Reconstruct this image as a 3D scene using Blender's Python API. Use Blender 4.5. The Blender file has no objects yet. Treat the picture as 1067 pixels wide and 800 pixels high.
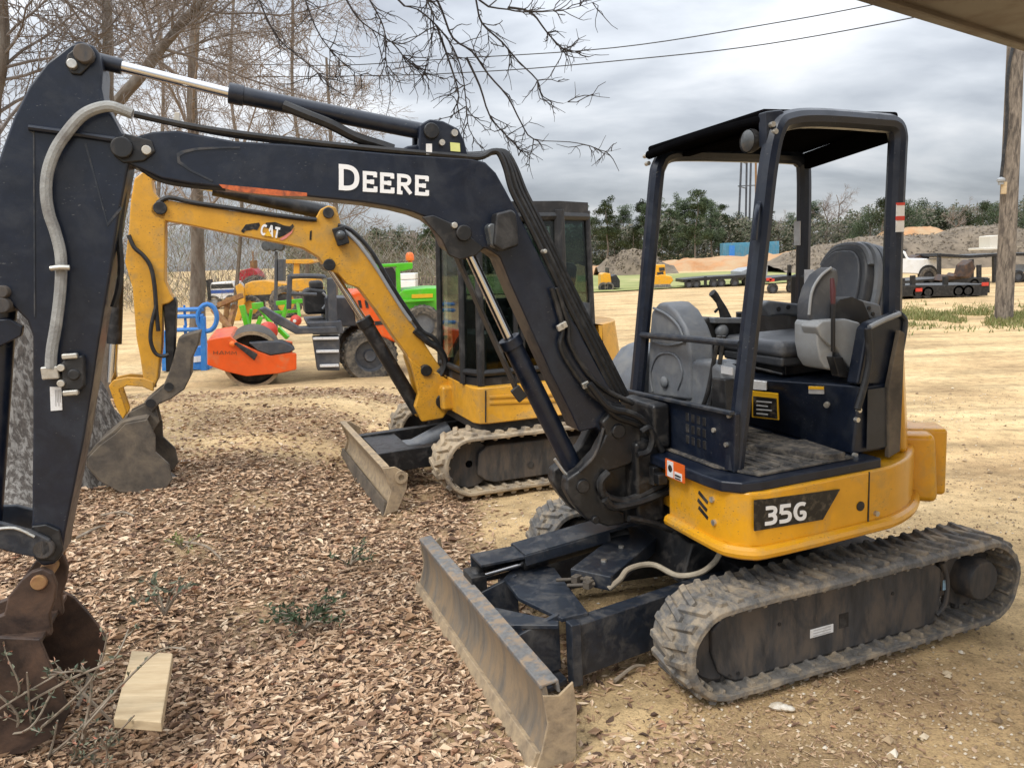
import bpy, bmesh, math, random
import numpy as np
from mathutils import Vector, Matrix, noise, Quaternion
R = math.radians
rnd = random.Random(7)
scene = bpy.context.scene
COL = scene.collection

# ------------------------------------------------------------------ camera
FPX, PITCH, ROLL, EYE = 810.2, 0.1599, 0.0351, 1.908
CAM_O = Vector((0, 0, EYE))
cd = bpy.data.cameras.new('camera')
cam = bpy.data.objects.new('camera', cd)
COL.objects.link(cam)
cd.sensor_fit = 'HORIZONTAL'
cd.sensor_width = 36.0
cd.lens = 36.0 * FPX / 1067.0
cd.clip_end = 3000
cd.clip_start = 0.05
cam.matrix_world = Matrix.Translation(CAM_O) @ Matrix.Rotation(math.pi / 2 - PITCH, 4, 'X') @ Matrix.Rotation(ROLL * -1, 4, 'Z')
scene.camera = cam
RC = cam.matrix_world.to_3x3()


def ray(px, py):
    """direction of the view through a point of the photograph (1067 x 800)"""
    return RC @ Vector(((px - 533.5) / FPX, (400 - py) / FPX, -1))


def at(px, py, Y):
    d = ray(px, py)
    return CAM_O + d * (Y / d.y)


def on_ground(px, py, z=0.0):
    d = ray(px, py)
    return CAM_O + d * ((z - EYE) / d.z)


class Fr:
    """a machine's own frame: x ahead, y to its left, z up"""
    def __init__(s, M):
        s.M = M
        s.I = M.inverted()

    def p(s, px, py, ax, val):
        o = s.I @ CAM_O
        d = s.I.to_3x3() @ ray(px, py)
        i = 'xyz'.index(ax)
        return o + d * ((val - o[i]) / d[i])

    def xz(s, pts, y):
        return [(q.x, q.z) for q in (s.p(a, b, 'y', y) for a, b in pts)]


def frame(x, y, z, yaw, tilt=0, roll=0):
    return Fr(Matrix.Translation((x, y, z)) @ Matrix.Rotation(yaw, 4, 'Z') @ Matrix.Rotation(tilt, 4, 'Y') @ Matrix.Rotation(roll, 4, 'X'))


# ------------------------------------------------------------------ shape builder
def catmull(pts, k=6):
    P = [Vector(p) for p in pts]
    if len(P) < 3:
        return P
    out = []
    for i in range(len(P) - 1):
        a, b, c, d = P[max(i - 1, 0)], P[i], P[i + 1], P[min(i + 2, len(P) - 1)]
        for j in range(k):
            t = j / k
            out.append(0.5 * ((2 * b) + (c - a) * t + (2 * a - 5 * b + 4 * c - d) * t * t + (3 * b - a - 3 * c + d) * t ** 3))
    out.append(P[-1])
    return out


# small repeated parts: every loose piece becomes a part of its own
SPLIT = {'bolt', 'pivot_pin', 'pin_plate', 'push_arm', 'steel_pipe', 'pipe_clamp', 'rib', 'hose_fitting', 'loose_hose', 'bolt_hole', 'hinge_hole', 'armrest_hole',
         'blade_bracket', 'hydraulic_hose', 'boom_hose', 'arm_hose', 'vent_slot', 'vent_hole', 'pin_hole', 'weld_edge', 'panel_gap', 'pressed_rib', 'cab_window',
         'print', 'label_band', 'roof_rib', 'guide_lug', 'hose_bracket', 'bucket_link', 'hanger_lug', 'sticker_panel', 'console_trim'}


class MB:
    def __init__(s):
        s.bm = bmesh.new()

    def mesh(s, verts, faces):
        vs = [s.bm.verts.new(v) for v in verts]
        for f in faces:
            try:
                s.bm.faces.new([vs[i] for i in f])
            except ValueError:
                pass
        return s

    def prism(s, pts, a, b, axis='y', pts2=None):
        """outline pushed from a to b along an axis; pts2: the outline at b if it differs"""
        def mk(p, h):
            if axis == 'y':
                return (p[0], h, p[1])
            if axis == 'z':
                return (p[0], p[1], h)
            return (h, p[0], p[1])
        n = len(pts)
        q = pts2 or pts
        v = [mk(p, a) for p in pts] + [mk(p, b) for p in q]
        f = [list(range(n)), list(range(2 * n - 1, n - 1, -1))]
        f += [[i, (i + 1) % n, n + (i + 1) % n, n + i] for i in range(n)]
        return s.mesh(v, f)

    def box(s, c, d, rot=None):
        x, y, z = d[0] / 2, d[1] / 2, d[2] / 2
        v = [Vector(p) for p in ((-x, -y, -z), (x, -y, -z), (x, y, -z), (-x, y, -z), (-x, -y, z), (x, -y, z), (x, y, z), (-x, y, z))]
        if rot is not None:
            v = [rot @ p for p in v]
        v = [p + Vector(c) for p in v]
        return s.mesh(v, [(0, 3, 2, 1), (4, 5, 6, 7), (0, 1, 5, 4), (1, 2, 6, 5), (2, 3, 7, 6), (3, 0, 4, 7)])

    def bar(s, p0, p1, w, h, up=(0, 0, 1)):
        """a square bar between two points: w across, h along up"""
        p0, p1 = Vector(p0), Vector(p1)
        d = (p1 - p0).normalized()
        u = Vector(up)
        sd = d.cross(u).normalized()
        u = sd.cross(d).normalized()
        o = [sd * (w / 2) * i + u * (h / 2) * j for i, j in ((-1, -1), (1, -1), (1, 1), (-1, 1))]
        v = [p0 + q for q in o] + [p1 + q for q in o]
        return s.mesh(v, [(0, 1, 2, 3), (7, 6, 5, 4)] + [(i, i + 4, (i + 1) % 4 + 4, (i + 1) % 4) for i in range(4)])

    def tube(s, pts, r, n=8, k=0):
        P = catmull(pts, k) if k else [Vector(p) for p in pts]
        m = len(P)
        rr = r if isinstance(r, (list, tuple)) else [r] * m
        if len(rr) != m:
            rr = [rr[0] + (rr[-1] - rr[0]) * i / (m - 1) for i in range(m)]
        T = [(P[min(i + 1, m - 1)] - P[max(i - 1, 0)]).normalized() for i in range(m)]
        ref = Vector((0, 0, 1)) if abs(T[0].z) < .9 else Vector((1, 0, 0))
        N = T[0].cross(ref).normalized()
        v, f = [], []
        for i in range(m):
            N = (N - T[i] * N.dot(T[i]))
            N = N.normalized() if N.length > 1e-6 else T[i].orthogonal().normalized()
            B = T[i].cross(N)
            for j in range(n):
                a = 2 * math.pi * j / n
                v.append(P[i] + (N * math.cos(a) + B * math.sin(a)) * rr[i])
        for i in range(m - 1):
            for j in range(n):
                f.append((i * n + j, i * n + (j + 1) % n, (i + 1) * n + (j + 1) % n, (i + 1) * n + j))
        f.append(list(range(n - 1, -1, -1)))
        f.append(list(range((m - 1) * n, m * n)))
        return s.mesh(v, f)

    def cyl(s, p0, p1, r, r2=None, n=20):
        return s.tube([p0, p1], [r, r if r2 is None else r2], n)

    def lathe(s, prof, c, axis='y', n=32):
        """profile of (radius, height) turned about an axis through c"""
        v, f = [], []
        c = Vector(c)
        m = len(prof)
        for i in range(n):
            a = 2 * math.pi * i / n
            for r, h in prof:
                if axis == 'y':
                    v.append(c + Vector((r * math.cos(a), h, r * math.sin(a))))
                elif axis == 'z':
                    v.append(c + Vector((r * math.cos(a), r * math.sin(a), h)))
                else:
                    v.append(c + Vector((h, r * math.cos(a), r * math.sin(a))))
        for i in range(n):
            for j in range(m - 1):
                f.append((i * m + j, i * m + j + 1, ((i + 1) % n) * m + j + 1, ((i + 1) % n) * m + j))
        return s.mesh(v, f)

    def ball(s, c, r, sx=1, sy=1, sz=1, seg=14):
        vs = bmesh.ops.create_uvsphere(s.bm, u_segments=seg, v_segments=max(6, seg // 2), radius=1)['verts']
        for q in vs:
            q.co = Vector(c) + Vector((q.co.x * r * sx, q.co.y * r * sy, q.co.z * r * sz))
        return s

    def build(s, name, mat, parent=None, M=None, bevel=0.0, seg=2, angle=35, sub=0, jitter=0):
        if jitter:
            for q in s.bm.verts:
                q.co += noise.noise_vector(q.co * 9) * jitter
        bmesh.ops.remove_doubles(s.bm, verts=s.bm.verts, dist=1e-5)
        bmesh.ops.recalc_face_normals(s.bm, faces=s.bm.faces)
        if name in SPLIT:
            s.bm.verts.index_update()
            left, isl = set(s.bm.verts), []
            while left:
                st = [left.pop()]
                grp = []
                while st:
                    v = st.pop()
                    grp.append(v)
                    for e in v.link_edges:
                        u = e.other_vert(v)
                        if u in left:
                            left.remove(u)
                            st.append(u)
                isl.append(grp)
            if len(isl) > 1:
                for grp in isl:
                    m2 = MB()
                    ix = {v: i for i, v in enumerate(grp)}
                    m2.mesh([v.co.copy() for v in grp], [[ix[v] for v in f.verts] for f in {f for v in grp for f in v.link_faces}])
                    o = m2.build(name, mat, parent, M, bevel, seg, angle, sub)
                s.bm.free()
                return o
        me = bpy.data.meshes.new(name)
        s.bm.to_mesh(me)
        s.bm.free()
        if M is not None:
            me.transform(M)
        me.materials.append(mat)
        for pl in me.polygons:
            pl.use_smooth = True
        me.set_sharp_from_angle(angle=R(angle))
        o = bpy.data.objects.new(name, me)
        COL.objects.link(o)
        if parent is not None:
            o.parent = parent
        if sub:
            md = o.modifiers.new('round', 'SUBSURF')
            md.levels = md.render_levels = sub
        if bevel:
            md = o.modifiers.new('edge', 'BEVEL')
            md.width = bevel
            md.segments = seg
            md.limit_method = 'ANGLE'
            md.angle_limit = R(32)
            md.use_clamp_overlap = True
            md.harden_normals = True
        return o


def tag(o, label, cat=None, group=None, kind=None):
    if label:
        o['label'] = label
    if cat:
        o['category'] = cat
    if group:
        o['group'] = group
    if kind:
        o['kind'] = kind
    return o


def thing(name, label, cat, M, group=None):
    o = bpy.data.objects.new(name, None)
    COL.objects.link(o)
    o.empty_display_size = .2
    o.matrix_world = M
    return tag(o, label, cat, group)


def dup(root, M, label=None):
    r = root.copy()
    COL.objects.link(r)
    r.matrix_world = M
    if label:
        r['label'] = label
    for ch in list(root.children):
        c = ch.copy()
        COL.objects.link(c)
        c.parent = r
        for g in list(ch.children):
            d = g.copy()
            COL.objects.link(d)
            d.parent = c
    return r


# ------------------------------------------------------------------ materials
def newmat(name):
    m = bpy.data.materials.new(name)
    m.use_nodes = True
    nt = m.node_tree
    b = nt.nodes['Principled BSDF']
    return m, nt, b


def nd(nt, typ, **kw):
    n = nt.nodes.new(typ)
    for k, v in kw.items():
        if k in n.inputs.keys():
            n.inputs[k].default_value = v
        else:
            setattr(n, k, v)
    return n


def ramp(nt, stops):
    n = nt.nodes.new('ShaderNodeValToRGB')
    e = n.color_ramp.elements
    while len(e) > 1:
        e.remove(e[-1])
    for i, (p, c) in enumerate(stops):
        if i == 0:
            e[0].position = p
            q = e[0]
        else:
            q = e.new(p)
        q.color = (c, c, c, 1) if not isinstance(c, tuple) else (*c, 1)
    return n


def mixc(nt, fac, a, b, mode='MIX'):
    n = nt.nodes.new('ShaderNodeMix')
    n.data_type = 'RGBA'
    n.blend_type = mode
    for sock, val in ((0, fac), (6, a), (7, b)):
        if hasattr(val, 'is_output') or isinstance(val, bpy.types.NodeSocket):
            nt.links.new(val, n.inputs[sock])
        else:
            n.inputs[sock].default_value = (*val, 1) if isinstance(val, tuple) else val
    return n.outputs[2]


def pm(name, col, rough=.5, metal=0.0, dust=None, amt=.35, scale=5.0, bump=0.0, bscale=60.0, var=.18, coat=0.0, drough=.9, stretch=(1, 1, 1), spec=.5, soft=.13, scuff=None, sc=(55, .68)):
    """painted or bare material with uneven tone, patches of dust or rust, and a fine surface"""
    m, nt, b = newmat(name)
    L = nt.links.new
    tc = nd(nt, 'ShaderNodeTexCoord')
    mp = nd(nt, 'ShaderNodeMapping')
    mp.inputs['Scale'].default_value = stretch
    L(tc.outputs['Object'], mp.inputs['Vector'])
    v = mp.outputs['Vector']
    n1 = nd(nt, 'ShaderNodeTexNoise', Scale=scale * 2.3, Detail=6.0, Roughness=.6)
    L(v, n1.inputs['Vector'])
    lo = tuple(c * (1 - var) for c in col)
    hi = tuple(min(1, c * (1 + var)) for c in col)
    r1 = ramp(nt, [(.3, lo), (.7, hi)])
    L(n1.outputs['Fac'], r1.inputs['Fac'])
    c = r1.outputs['Color']
    if dust:
        n2 = nd(nt, 'ShaderNodeTexNoise', Scale=scale, Detail=10.0, Roughness=.68, Distortion=.4)
        L(v, n2.inputs['Vector'])
        # strength amt: share of the surface that carries the dust
        mid = .5 + (.5 - amt) * .42
        r2 = ramp(nt, [(mid - soft, 0.0), (mid + soft, 1.0)])
        L(n2.outputs['Fac'], r2.inputs['Fac'])
        c = mixc(nt, r2.outputs['Color'], c, dust)
        rr = nd(nt, 'ShaderNodeMapRange')
        rr.inputs['To Min'].default_value = rough
        rr.inputs['To Max'].default_value = drough
        L(r2.outputs['Color'], rr.inputs['Value'])
        L(rr.outputs['Result'], b.inputs['Roughness'])
        if metal:
            ml = nd(nt, 'ShaderNodeMapRange')
            ml.inputs['To Min'].default_value = metal
            ml.inputs['To Max'].default_value = 0
            L(r2.outputs['Color'], ml.inputs['Value'])
            L(ml.outputs['Result'], b.inputs['Metallic'])
    else:
        b.inputs['Roughness'].default_value = rough
        b.inputs['Metallic'].default_value = metal
    if scuff:
        mp2 = nd(nt, 'ShaderNodeMapping')
        mp2.inputs['Scale'].default_value = (1, 1, 2.6)
        mp2.inputs['Rotation'].default_value = (.3, .5, .2)
        L(tc.outputs['Object'], mp2.inputs['Vector'])
        n4 = nd(nt, 'ShaderNodeTexNoise', Scale=sc[0], Detail=4.0, Roughness=.55)
        L(mp2.outputs['Vector'], n4.inputs['Vector'])
        n5 = nd(nt, 'ShaderNodeTexNoise', Scale=sc[0] * .07, Detail=3.0)
        L(v, n5.inputs['Vector'])
        am = nd(nt, 'ShaderNodeMath', operation='MULTIPLY_ADD')
        L(n5.outputs['Fac'], am.inputs[0])
        am.inputs[1].default_value = .35
        L(n4.outputs['Fac'], am.inputs[2])
        r4 = ramp(nt, [(sc[1] + .175, 0.0), (sc[1] + .20, 1.0)])
        L(am.outputs[0], r4.inputs['Fac'])
        c = mixc(nt, r4.outputs['Color'], c, scuff)
    L(c, b.inputs['Base Color'])
    b.inputs['Coat Weight'].default_value = coat
    b.inputs['Coat Roughness'].default_value = .2
    b.inputs['Specular IOR Level'].default_value = spec
    if bump:
        n3 = nd(nt, 'ShaderNodeTexNoise', Scale=bscale, Detail=5.0, Roughness=.6)
        L(v, n3.inputs['Vector'])
        bp = nd(nt, 'ShaderNodeBump', Strength=bump, Distance=.01)
        L(n3.outputs['Fac'], bp.inputs['Height'])
        L(bp.outputs['Normal'], b.inputs['Normal'])
    return m


SAND = (.42, .31, .19)
DUST = (.30, .235, .16)
M = {}
M['navy'] = pm('navy black machine paint', (.0062, .0102, .0215), .32, dust=(.020, .025, .036), amt=.26, scale=7, coat=.12, spec=.4, scuff=(.075, .075, .078), sc=(60, .70), bump=.03, bscale=110, var=.22, drough=.6)
M['navy_dusty'] = pm('dusty navy black paint', (.015, .020, .030), .40, dust=(.085, .080, .075), amt=.26, scale=11, bump=.06, var=.25, drough=.75)
M['blackmetal'] = pm('black steel', (.009, .0095, .011), .4, dust=(.060, .053, .046), amt=.22, scale=12, bump=.05)
M['rubberhose'] = pm('black hose rubber', (.009, .009, .010), .5, dust=(.045, .043, .04), amt=.2, scale=14)
M['greyhose'] = pm('grey ribbed hose sleeve', (.30, .30, .285), .75, dust=(.17, .16, .15), amt=.35, scale=9, bump=.4, bscale=160)
M['tanhose'] = pm('dusty tan hose', (.36, .31, .23), .8, dust=(.22, .18, .13), amt=.4, scale=9)
M['chrome'] = pm('chromed steel rod', (.62, .62, .63), .16, 1.0, var=.06)
M['bolt'] = pm('zinc bolt', (.55, .53, .48), .35, .8, dust=(.35, .3, .22), amt=.2, scale=20)
M['yellow'] = pm('construction yellow paint', (.72, .345, .010), .33, dust=(.46, .29, .09), amt=.16, scale=5, coat=.4, bump=.03, var=.07, scuff=(.18, .12, .05), sc=(70, .68))
M['yellow_old'] = pm('weathered yellow paint', (.60, .295, .022), .42, dust=(.34, .22, .08), amt=.24, scale=5, coat=.15, bump=.04, var=.10, scuff=(.12, .08, .04), sc=(50, .66))
M['rubber'] = pm('worn track rubber', (.128, .122, .114), .88, dust=(.32, .26, .185), amt=.42, scale=11, bump=.5, bscale=55, var=.35, soft=.09)
M['rubber_sandy'] = pm('sand caked track rubber', (.13, .115, .10), .9, dust=(.42, .33, .22), amt=.62, scale=6, bump=.5, bscale=45, var=.3)
M['trackframe'] = pm('mud stained dark steel', (.034, .034, .036), .58, dust=(.10, .080, .063), amt=.42, scale=9, bump=.18, bscale=40, var=.35, stretch=(1, 1, .3), soft=.09)
M['blade'] = pm('scraped blade steel', (.150, .130, .105), .65, .0, dust=(.25, .18, .11), amt=.48, scale=9, bump=.2, bscale=60, var=.25, stretch=(1, 1, .22), soft=.09)
M['bladetop'] = pm('grey worn paint', (.150, .147, .142), .55, .0, dust=(.27, .20, .135), amt=.42, scale=16, bump=.1, var=.3, soft=.06)
M['cutting'] = pm('sandy cutting edge', (.27, .205, .135), .7, dust=(.40, .30, .185), amt=.5, scale=14, bump=.25, var=.3, soft=.1)
M['rust'] = pm('rusted dark bucket steel', (.036, .023, .018), .5, .15, dust=(.115, .062, .036), amt=.36, scale=5, bump=.15, var=.35)
M['rustlight'] = pm('bright rust', (.22, .10, .045), .7, dust=(.33, .19, .07), amt=.45, scale=9, bump=.15, var=.3)
M['oldbucket'] = pm('dry clay coated steel', (.070, .058, .046), .7, dust=(.17, .135, .095), amt=.42, scale=5, bump=.25, var=.3)
M['plastic_grey'] = pm('grey moulded plastic', (.125, .135, .15), .48, dust=(.19, .19, .185), amt=.3, scale=9, bump=.08, var=.14)
M['roof_black'] = pm('black canopy lining', (.004, .004, .0045), .95, spec=0.0)
M['panel_dark'] = pm('dark grey panel', (.030, .031, .034), .45, dust=(.07, .065, .06), amt=.25, scale=9)
M['plastic_light'] = pm('light grey plastic cover', (.30, .315, .33), .45, dust=(.27, .27, .265), amt=.3, scale=6, bump=.05, var=.08)
M['plastic_black'] = pm('black plastic', (.012, .012, .013), .5, dust=(.08, .075, .07), amt=.2, scale=7)
M['vinyl'] = pm('grey vinyl seat cover', (.062, .067, .078), .40, dust=(.17, .17, .17), amt=.22, scale=6, bump=.08, bscale=120, var=.12)
M['vinyl_dark'] = pm('dark vinyl piping', (.035, .037, .042), .45, dust=(.1, .1, .1), amt=.2, scale=6)
M['mat'] = pm('muddy rubber floor mat', (.045, .042, .040), .8, dust=(.17, .145, .115), amt=.42, scale=14, bump=.6, bscale=60, var=.35, soft=.08)
M['white'] = pm('white lettering', (.80, .80, .80), .45, var=.03)
M['sticker_white'] = pm('white sticker', (.72, .72, .72), .5, dust=(.5, .47, .42), amt=.2, scale=25, var=.04)
M['sticker_dark'] = pm('black sticker film', (.012, .012, .013), .3, dust=(.15, .12, .08), amt=.16, scale=30)
M['sticker_yellow'] = pm('yellow warning film', (.75, .42, .02), .4, var=.05)
M['sticker_orange'] = pm('orange warning film', (.72, .13, .02), .4, var=.05)
M['sticker_line'] = pm('printed grey lines', (.42, .42, .42), .5)
M['red'] = pm('red film', (.55, .05, .03), .45, var=.1)
M['lens'] = pm('lamp lens', (.07, .075, .078), .2, var=.3)
M['redgrip'] = pm('dull red grip', (.085, .022, .026), .5)
M['orange'] = pm('orange roller paint', (.78, .10, .008), .4, dust=(.55, .22, .08), amt=.16, scale=4, coat=.3, var=.06)
M['rollergrey'] = pm('dark grey roller paint', (.055, .06, .072), .5, dust=(.14, .13, .12), amt=.25, scale=4)
M['drum'] = pm('steel drum', (.035, .030, .028), .45, .5, dust=(.24, .19, .13), amt=.35, scale=5)
M['cream'] = pm('cream plastic', (.62, .58, .50), .5, var=.05)
M['tyre'] = pm('dusty tyre rubber', (.040, .038, .036), .85, dust=(.22, .185, .14), amt=.42, scale=7, bump=.3)
M['green'] = pm('bright green paint', (.085, .50, .012), .35, dust=(.20, .38, .07), amt=.15, scale=3, coat=.3, var=.08)
M['blue'] = pm('sky blue paint', (.025, .19, .56), .45, dust=(.12, .26, .5), amt=.2, scale=6, var=.1)
M['contblue'] = pm('blue container paint', (.06, .23, .34), .6, dust=(.16, .24, .28), amt=.3, scale=1.5, var=.15)
M['tractorred'] = pm('tractor red paint', (.42, .02, .03), .4, dust=(.3, .1, .08), amt=.25, scale=6)
M['whitepaint'] = pm('white vehicle paint', (.78, .78, .77), .3, dust=(.6, .57, .5), amt=.15, scale=2, coat=.4, var=.03)
M['amber'] = pm('amber beacon', (.85, .17, .02), .3)
M['wood_white'] = pm('sawn pale timber', (.54, .42, .26), .8, dust=(.40, .29, .165), amt=.42, scale=16, stretch=(.12, 1, 1), bump=.15, var=.12)
M['roofbrown'] = pm('brown metal roof', (.075, .058, .045), .5, dust=(.13, .10, .08), amt=.25, scale=2)
M['polewood'] = pm('weathered pole wood', (.21, .175, .14), .9, dust=(.085, .07, .058), amt=.46, scale=13, stretch=(1, 1, .22), bump=.8, bscale=40, var=.35, soft=.07)
M['bark'] = pm('grey ridged bark', (.075, .064, .055), .95, dust=(.22, .205, .185), amt=.44, scale=30, stretch=(1, 1, .30), bump=1.0, bscale=34, var=.5, soft=.06)
M['bark_brown'] = pm('brown grey bark', (.12, .092, .070), .95, dust=(.20, .175, .145), amt=.4, scale=7, stretch=(1, 1, .35), bump=.7, bscale=30, var=.3)
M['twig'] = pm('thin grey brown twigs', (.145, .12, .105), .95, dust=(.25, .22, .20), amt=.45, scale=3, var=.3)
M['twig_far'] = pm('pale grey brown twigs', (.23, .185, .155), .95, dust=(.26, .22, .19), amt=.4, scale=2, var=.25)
M['twig_dark'] = pm('dark wet twigs', (.030, .024, .022), .9, dust=(.07, .06, .055), amt=.3, scale=3, var=.3)
M['stick'] = pm('dry stick', (.20, .155, .11), .95, dust=(.32, .27, .21), amt=.4, scale=12)
M['stone'] = pm('chalky white stone', (.68, .63, .54), .9, dust=(.45, .35, .22), amt=.35, scale=25, bump=.4)


def glassmat(name, tint, gloss):
    """thin window glass: tinted see-through pane with a surface reflection"""
    m, nt, b = newmat(name)
    nt.nodes.remove(b)
    t = nd(nt, 'ShaderNodeBsdfTransparent')
    t.inputs['Color'].default_value = (*tint, 1)
    gl = nd(nt, 'ShaderNodeBsdfGlossy')
    gl.inputs['Roughness'].default_value = .03
    lw = nd(nt, 'ShaderNodeLayerWeight')
    lw.inputs['Blend'].default_value = .5
    pw = nd(nt, 'ShaderNodeMath', operation='POWER')
    pw.inputs[1].default_value = 4.0
    nt.links.new(lw.outputs['Facing'], pw.inputs[0])
    fr = nd(nt, 'ShaderNodeMath', operation='MULTIPLY_ADD')
    nt.links.new(pw.outputs[0], fr.inputs[0])
    fr.inputs[1].default_value = gloss
    fr.inputs[2].default_value = .035
    mx = nd(nt, 'ShaderNodeMixShader')
    nt.links.new(fr.outputs[0], mx.inputs[0])
    nt.links.new(t.outputs[0], mx.inputs[1])
    nt.links.new(gl.outputs[0], mx.inputs[2])
    nt.links.new(mx.outputs[0], nt.nodes['Material Output'].inputs['Surface'])
    return m


M['glass'] = glassmat('tinted cab glass', (.52, .59, .555), .6)
M['darkglass'] = pm('dark vehicle glass', (.02, .025, .03), .08, coat=.5)


def islandmat(name, stops, rough=.8, translucent=0.0):
    """one tone per loose leaf"""
    m, nt, b = newmat(name)
    g = nd(nt, 'ShaderNodeNewGeometry')
    r = ramp(nt, stops)
    nt.links.new(g.outputs['Random Per Island'], r.inputs['Fac'])
    nt.links.new(r.outputs['Color'], b.inputs['Base Color'])
    b.inputs['Roughness'].default_value = rough
    b.inputs['Specular IOR Level'].default_value = .25
    if translucent:
        b.inputs['Transmission Weight'].default_value = 0
        b.inputs['Subsurface Weight'].default_value = 0
    return m


M['deadleaf'] = islandmat('dead oak leaves', [(0, (.075, .048, .035)), (.14, (.20, .12, .08)), (.34, (.34, .215, .128)), (.60, (.48, .32, .20)), (.84, (.60, .43, .285)), (.96, (.70, .56, .40)), (1, (.38, .18, .10))])
M['pine_leaf'] = islandmat('pine needles', [(0, (.030, .045, .020)), (.5, (.055, .080, .035)), (1, (.095, .115, .055))])
M['ever_leaf'] = islandmat('evergreen leaves', [(0, (.020, .032, .014)), (.5, (.040, .060, .024)), (1, (.075, .095, .040))])
M['brush_leaf'] = islandmat('winter thicket', [(0, (.13, .105, .085)), (.35, (.22, .185, .15)), (.65, (.29, .25, .205)), (.82, (.13, .14, .075)), (1, (.21, .21, .12))])
M['grass_leaf'] = islandmat('verge grass', [(0, (.10, .13, .035)), (.5, (.19, .20, .07)), (1, (.30, .26, .13))])
M['shrub_leaf'] = islandmat('shrub leaves', [(0, (.06, .08, .055)), (.3, (.12, .145, .10)), (.55, (.21, .205, .14)), (.75, (.32, .26, .18)), (.9, (.38, .20, .13)), (1, (.40, .15, .10))])
M['pebble'] = islandmat('pebbles', [(0, (.20, .14, .085)), (.5, (.42, .31, .19)), (.85, (.58, .47, .32)), (1, (.70, .64, .54))], .9)

# ------------------------------------------------------------------ lettering (strokes, unit height)
GL = {
    'D': (.86, [[(.1, 0), (.1, 1)], [(.0, .93), (.45, .93), (.68, .78), (.74, .5), (.68, .22), (.45, .07), (.0, .07)]]),
    'E': (.78, [[(.1, 0), (.1, 1)], [(0, .93), (.68, .93)], [(0, .07), (.7, .07)], [(.1, .5), (.52, .5)], [(.63, 1), (.63, .74)], [(.65, 0), (.65, .28)], [(.48, .62), (.48, .38)]]),
    'R': (.84, [[(.1, 0), (.1, 1)], [(0, .93), (.5, .93), (.64, .82), (.64, .62), (.5, .5), (.1, .5)], [(.34, .5), (.72, .03)], [(0, .06), (.28, .06)]]),
    '3': (.74, [[(.05, .92), (.5, .92), (.6, .8), (.58, .62), (.42, .52), (.2, .52)], [(.42, .52), (.58, .42), (.6, .2), (.48, .08), (0, .08)]]),
    '5': (.74, [[(.64, .92), (.13, .92), (.09, .52)], [(.09, .55), (.46, .56), (.6, .44), (.6, .2), (.46, .08), (0, .08)]]),
    'G': (.80, [[(.66, .86), (.52, .93), (.24, .9), (.08, .66), (.08, .34), (.24, .1), (.5, .07), (.64, .16), (.64, .44), (.36, .44)]]),
    'C': (.76, [[(.64, .84), (.5, .93), (.24, .9), (.09, .68), (.09, .32), (.24, .1), (.5, .07), (.64, .18)]]),
    'A': (.80, [[(.04, 0), (.36, .97), (.44, .97), (.74, 0)], [(.18, .3), (.62, .3)]]),
    'T': (.70, [[(0, .92), (.66, .92)], [(.33, 0), (.33, .92)]]),
    'M': (.92, [[(.07, 0), (.1, .97), (.42, .3), (.74, .97), (.8, 0)]]),
    'H': (.84, [[(.1, 0), (.1, 1)], [(.68, 0), (.68, 1)], [(.1, .5), (.68, .5)]]),
    'L': (.62, [[(.1, 1), (.1, .07), (.56, .07)]]),
    'I': (.3, [[(.12, 0), (.12, 1)]]),
    'S': (.72, [[(.6, .86), (.46, .93), (.2, .9), (.1, .74), (.2, .56), (.5, .46), (.6, .28), (.5, .1), (.24, .07), (.04, .16)]]),
}


def letters(mb, text, P, U, V, N, w=.17, sizes=None, depth=.0025, gap=.1, slant=0.0):
    """raised letters: P lower left corner, U one letter height along the line, V one letter height up, N outward"""
    P, U, V, N = Vector(P), Vector(U), Vector(V), Vector(N)
    x = 0
    for i, ch in enumerate(text):
        sz = sizes[i] if sizes else 1
        adv, strokes = GL[ch]
        for si, st in enumerate(strokes):
            pts = [Vector((a + slant * b, b)) for a, b in st]
            if len(pts) > 3 and ch in '35GCSDR':
                for _ in range(2):              # round the bends
                    new = [pts[0]]
                    for a, b in zip(pts, pts[1:]):
                        new += [a.lerp(b, .25), a.lerp(b, .75)]
                    pts = new + [pts[-1]]
            n = len(pts)
            lf, rt = [], []
            for k in range(n):
                d0 = (pts[k] - pts[k - 1]).normalized() if k else None
                d1 = (pts[k + 1] - pts[k]).normalized() if k < n - 1 else None
                d = ((d0 or d1) + (d1 or d0)).normalized()
                m = Vector((-d.y, d.x))
                c = 1.0
                if d0 and d1:
                    c = 1 / max(.5, m.dot(Vector((-d0.y, d0.x))))
                lf.append(pts[k] + m * (w * .5 * c))
                rt.append(pts[k] - m * (w * .5 * c))
            lift = depth * (1 + .1 * si)
            ring = [Vector((x + q.x * sz, q.y * sz)) for q in lf + rt]
            bot = [P + U * k.x + V * k.y for k in ring]
            top = [k + N * lift for k in bot]
            f = []
            for k in range(n - 1):
                f.append((k, k + 1, n + k + 1, n + k))
                f.append((2 * n + k, 3 * n + k, 3 * n + k + 1, 2 * n + k + 1))
                f.append((k, 2 * n + k, 2 * n + k + 1, k + 1))
                f.append((n + k, n + k + 1, 3 * n + k + 1, 3 * n + k))
            f.append((0, n, 3 * n, 2 * n))
            f.append((n - 1, 3 * n - 1, 4 * n - 1, 2 * n - 1))
            mb.mesh(bot + top, f)
        x += (adv + gap) * sz
    return x

# ================================================================== ground
def ss(t):
    t = max(0.0, min(1.0, t))
    return t * t * (3 - 2 * t)


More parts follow.
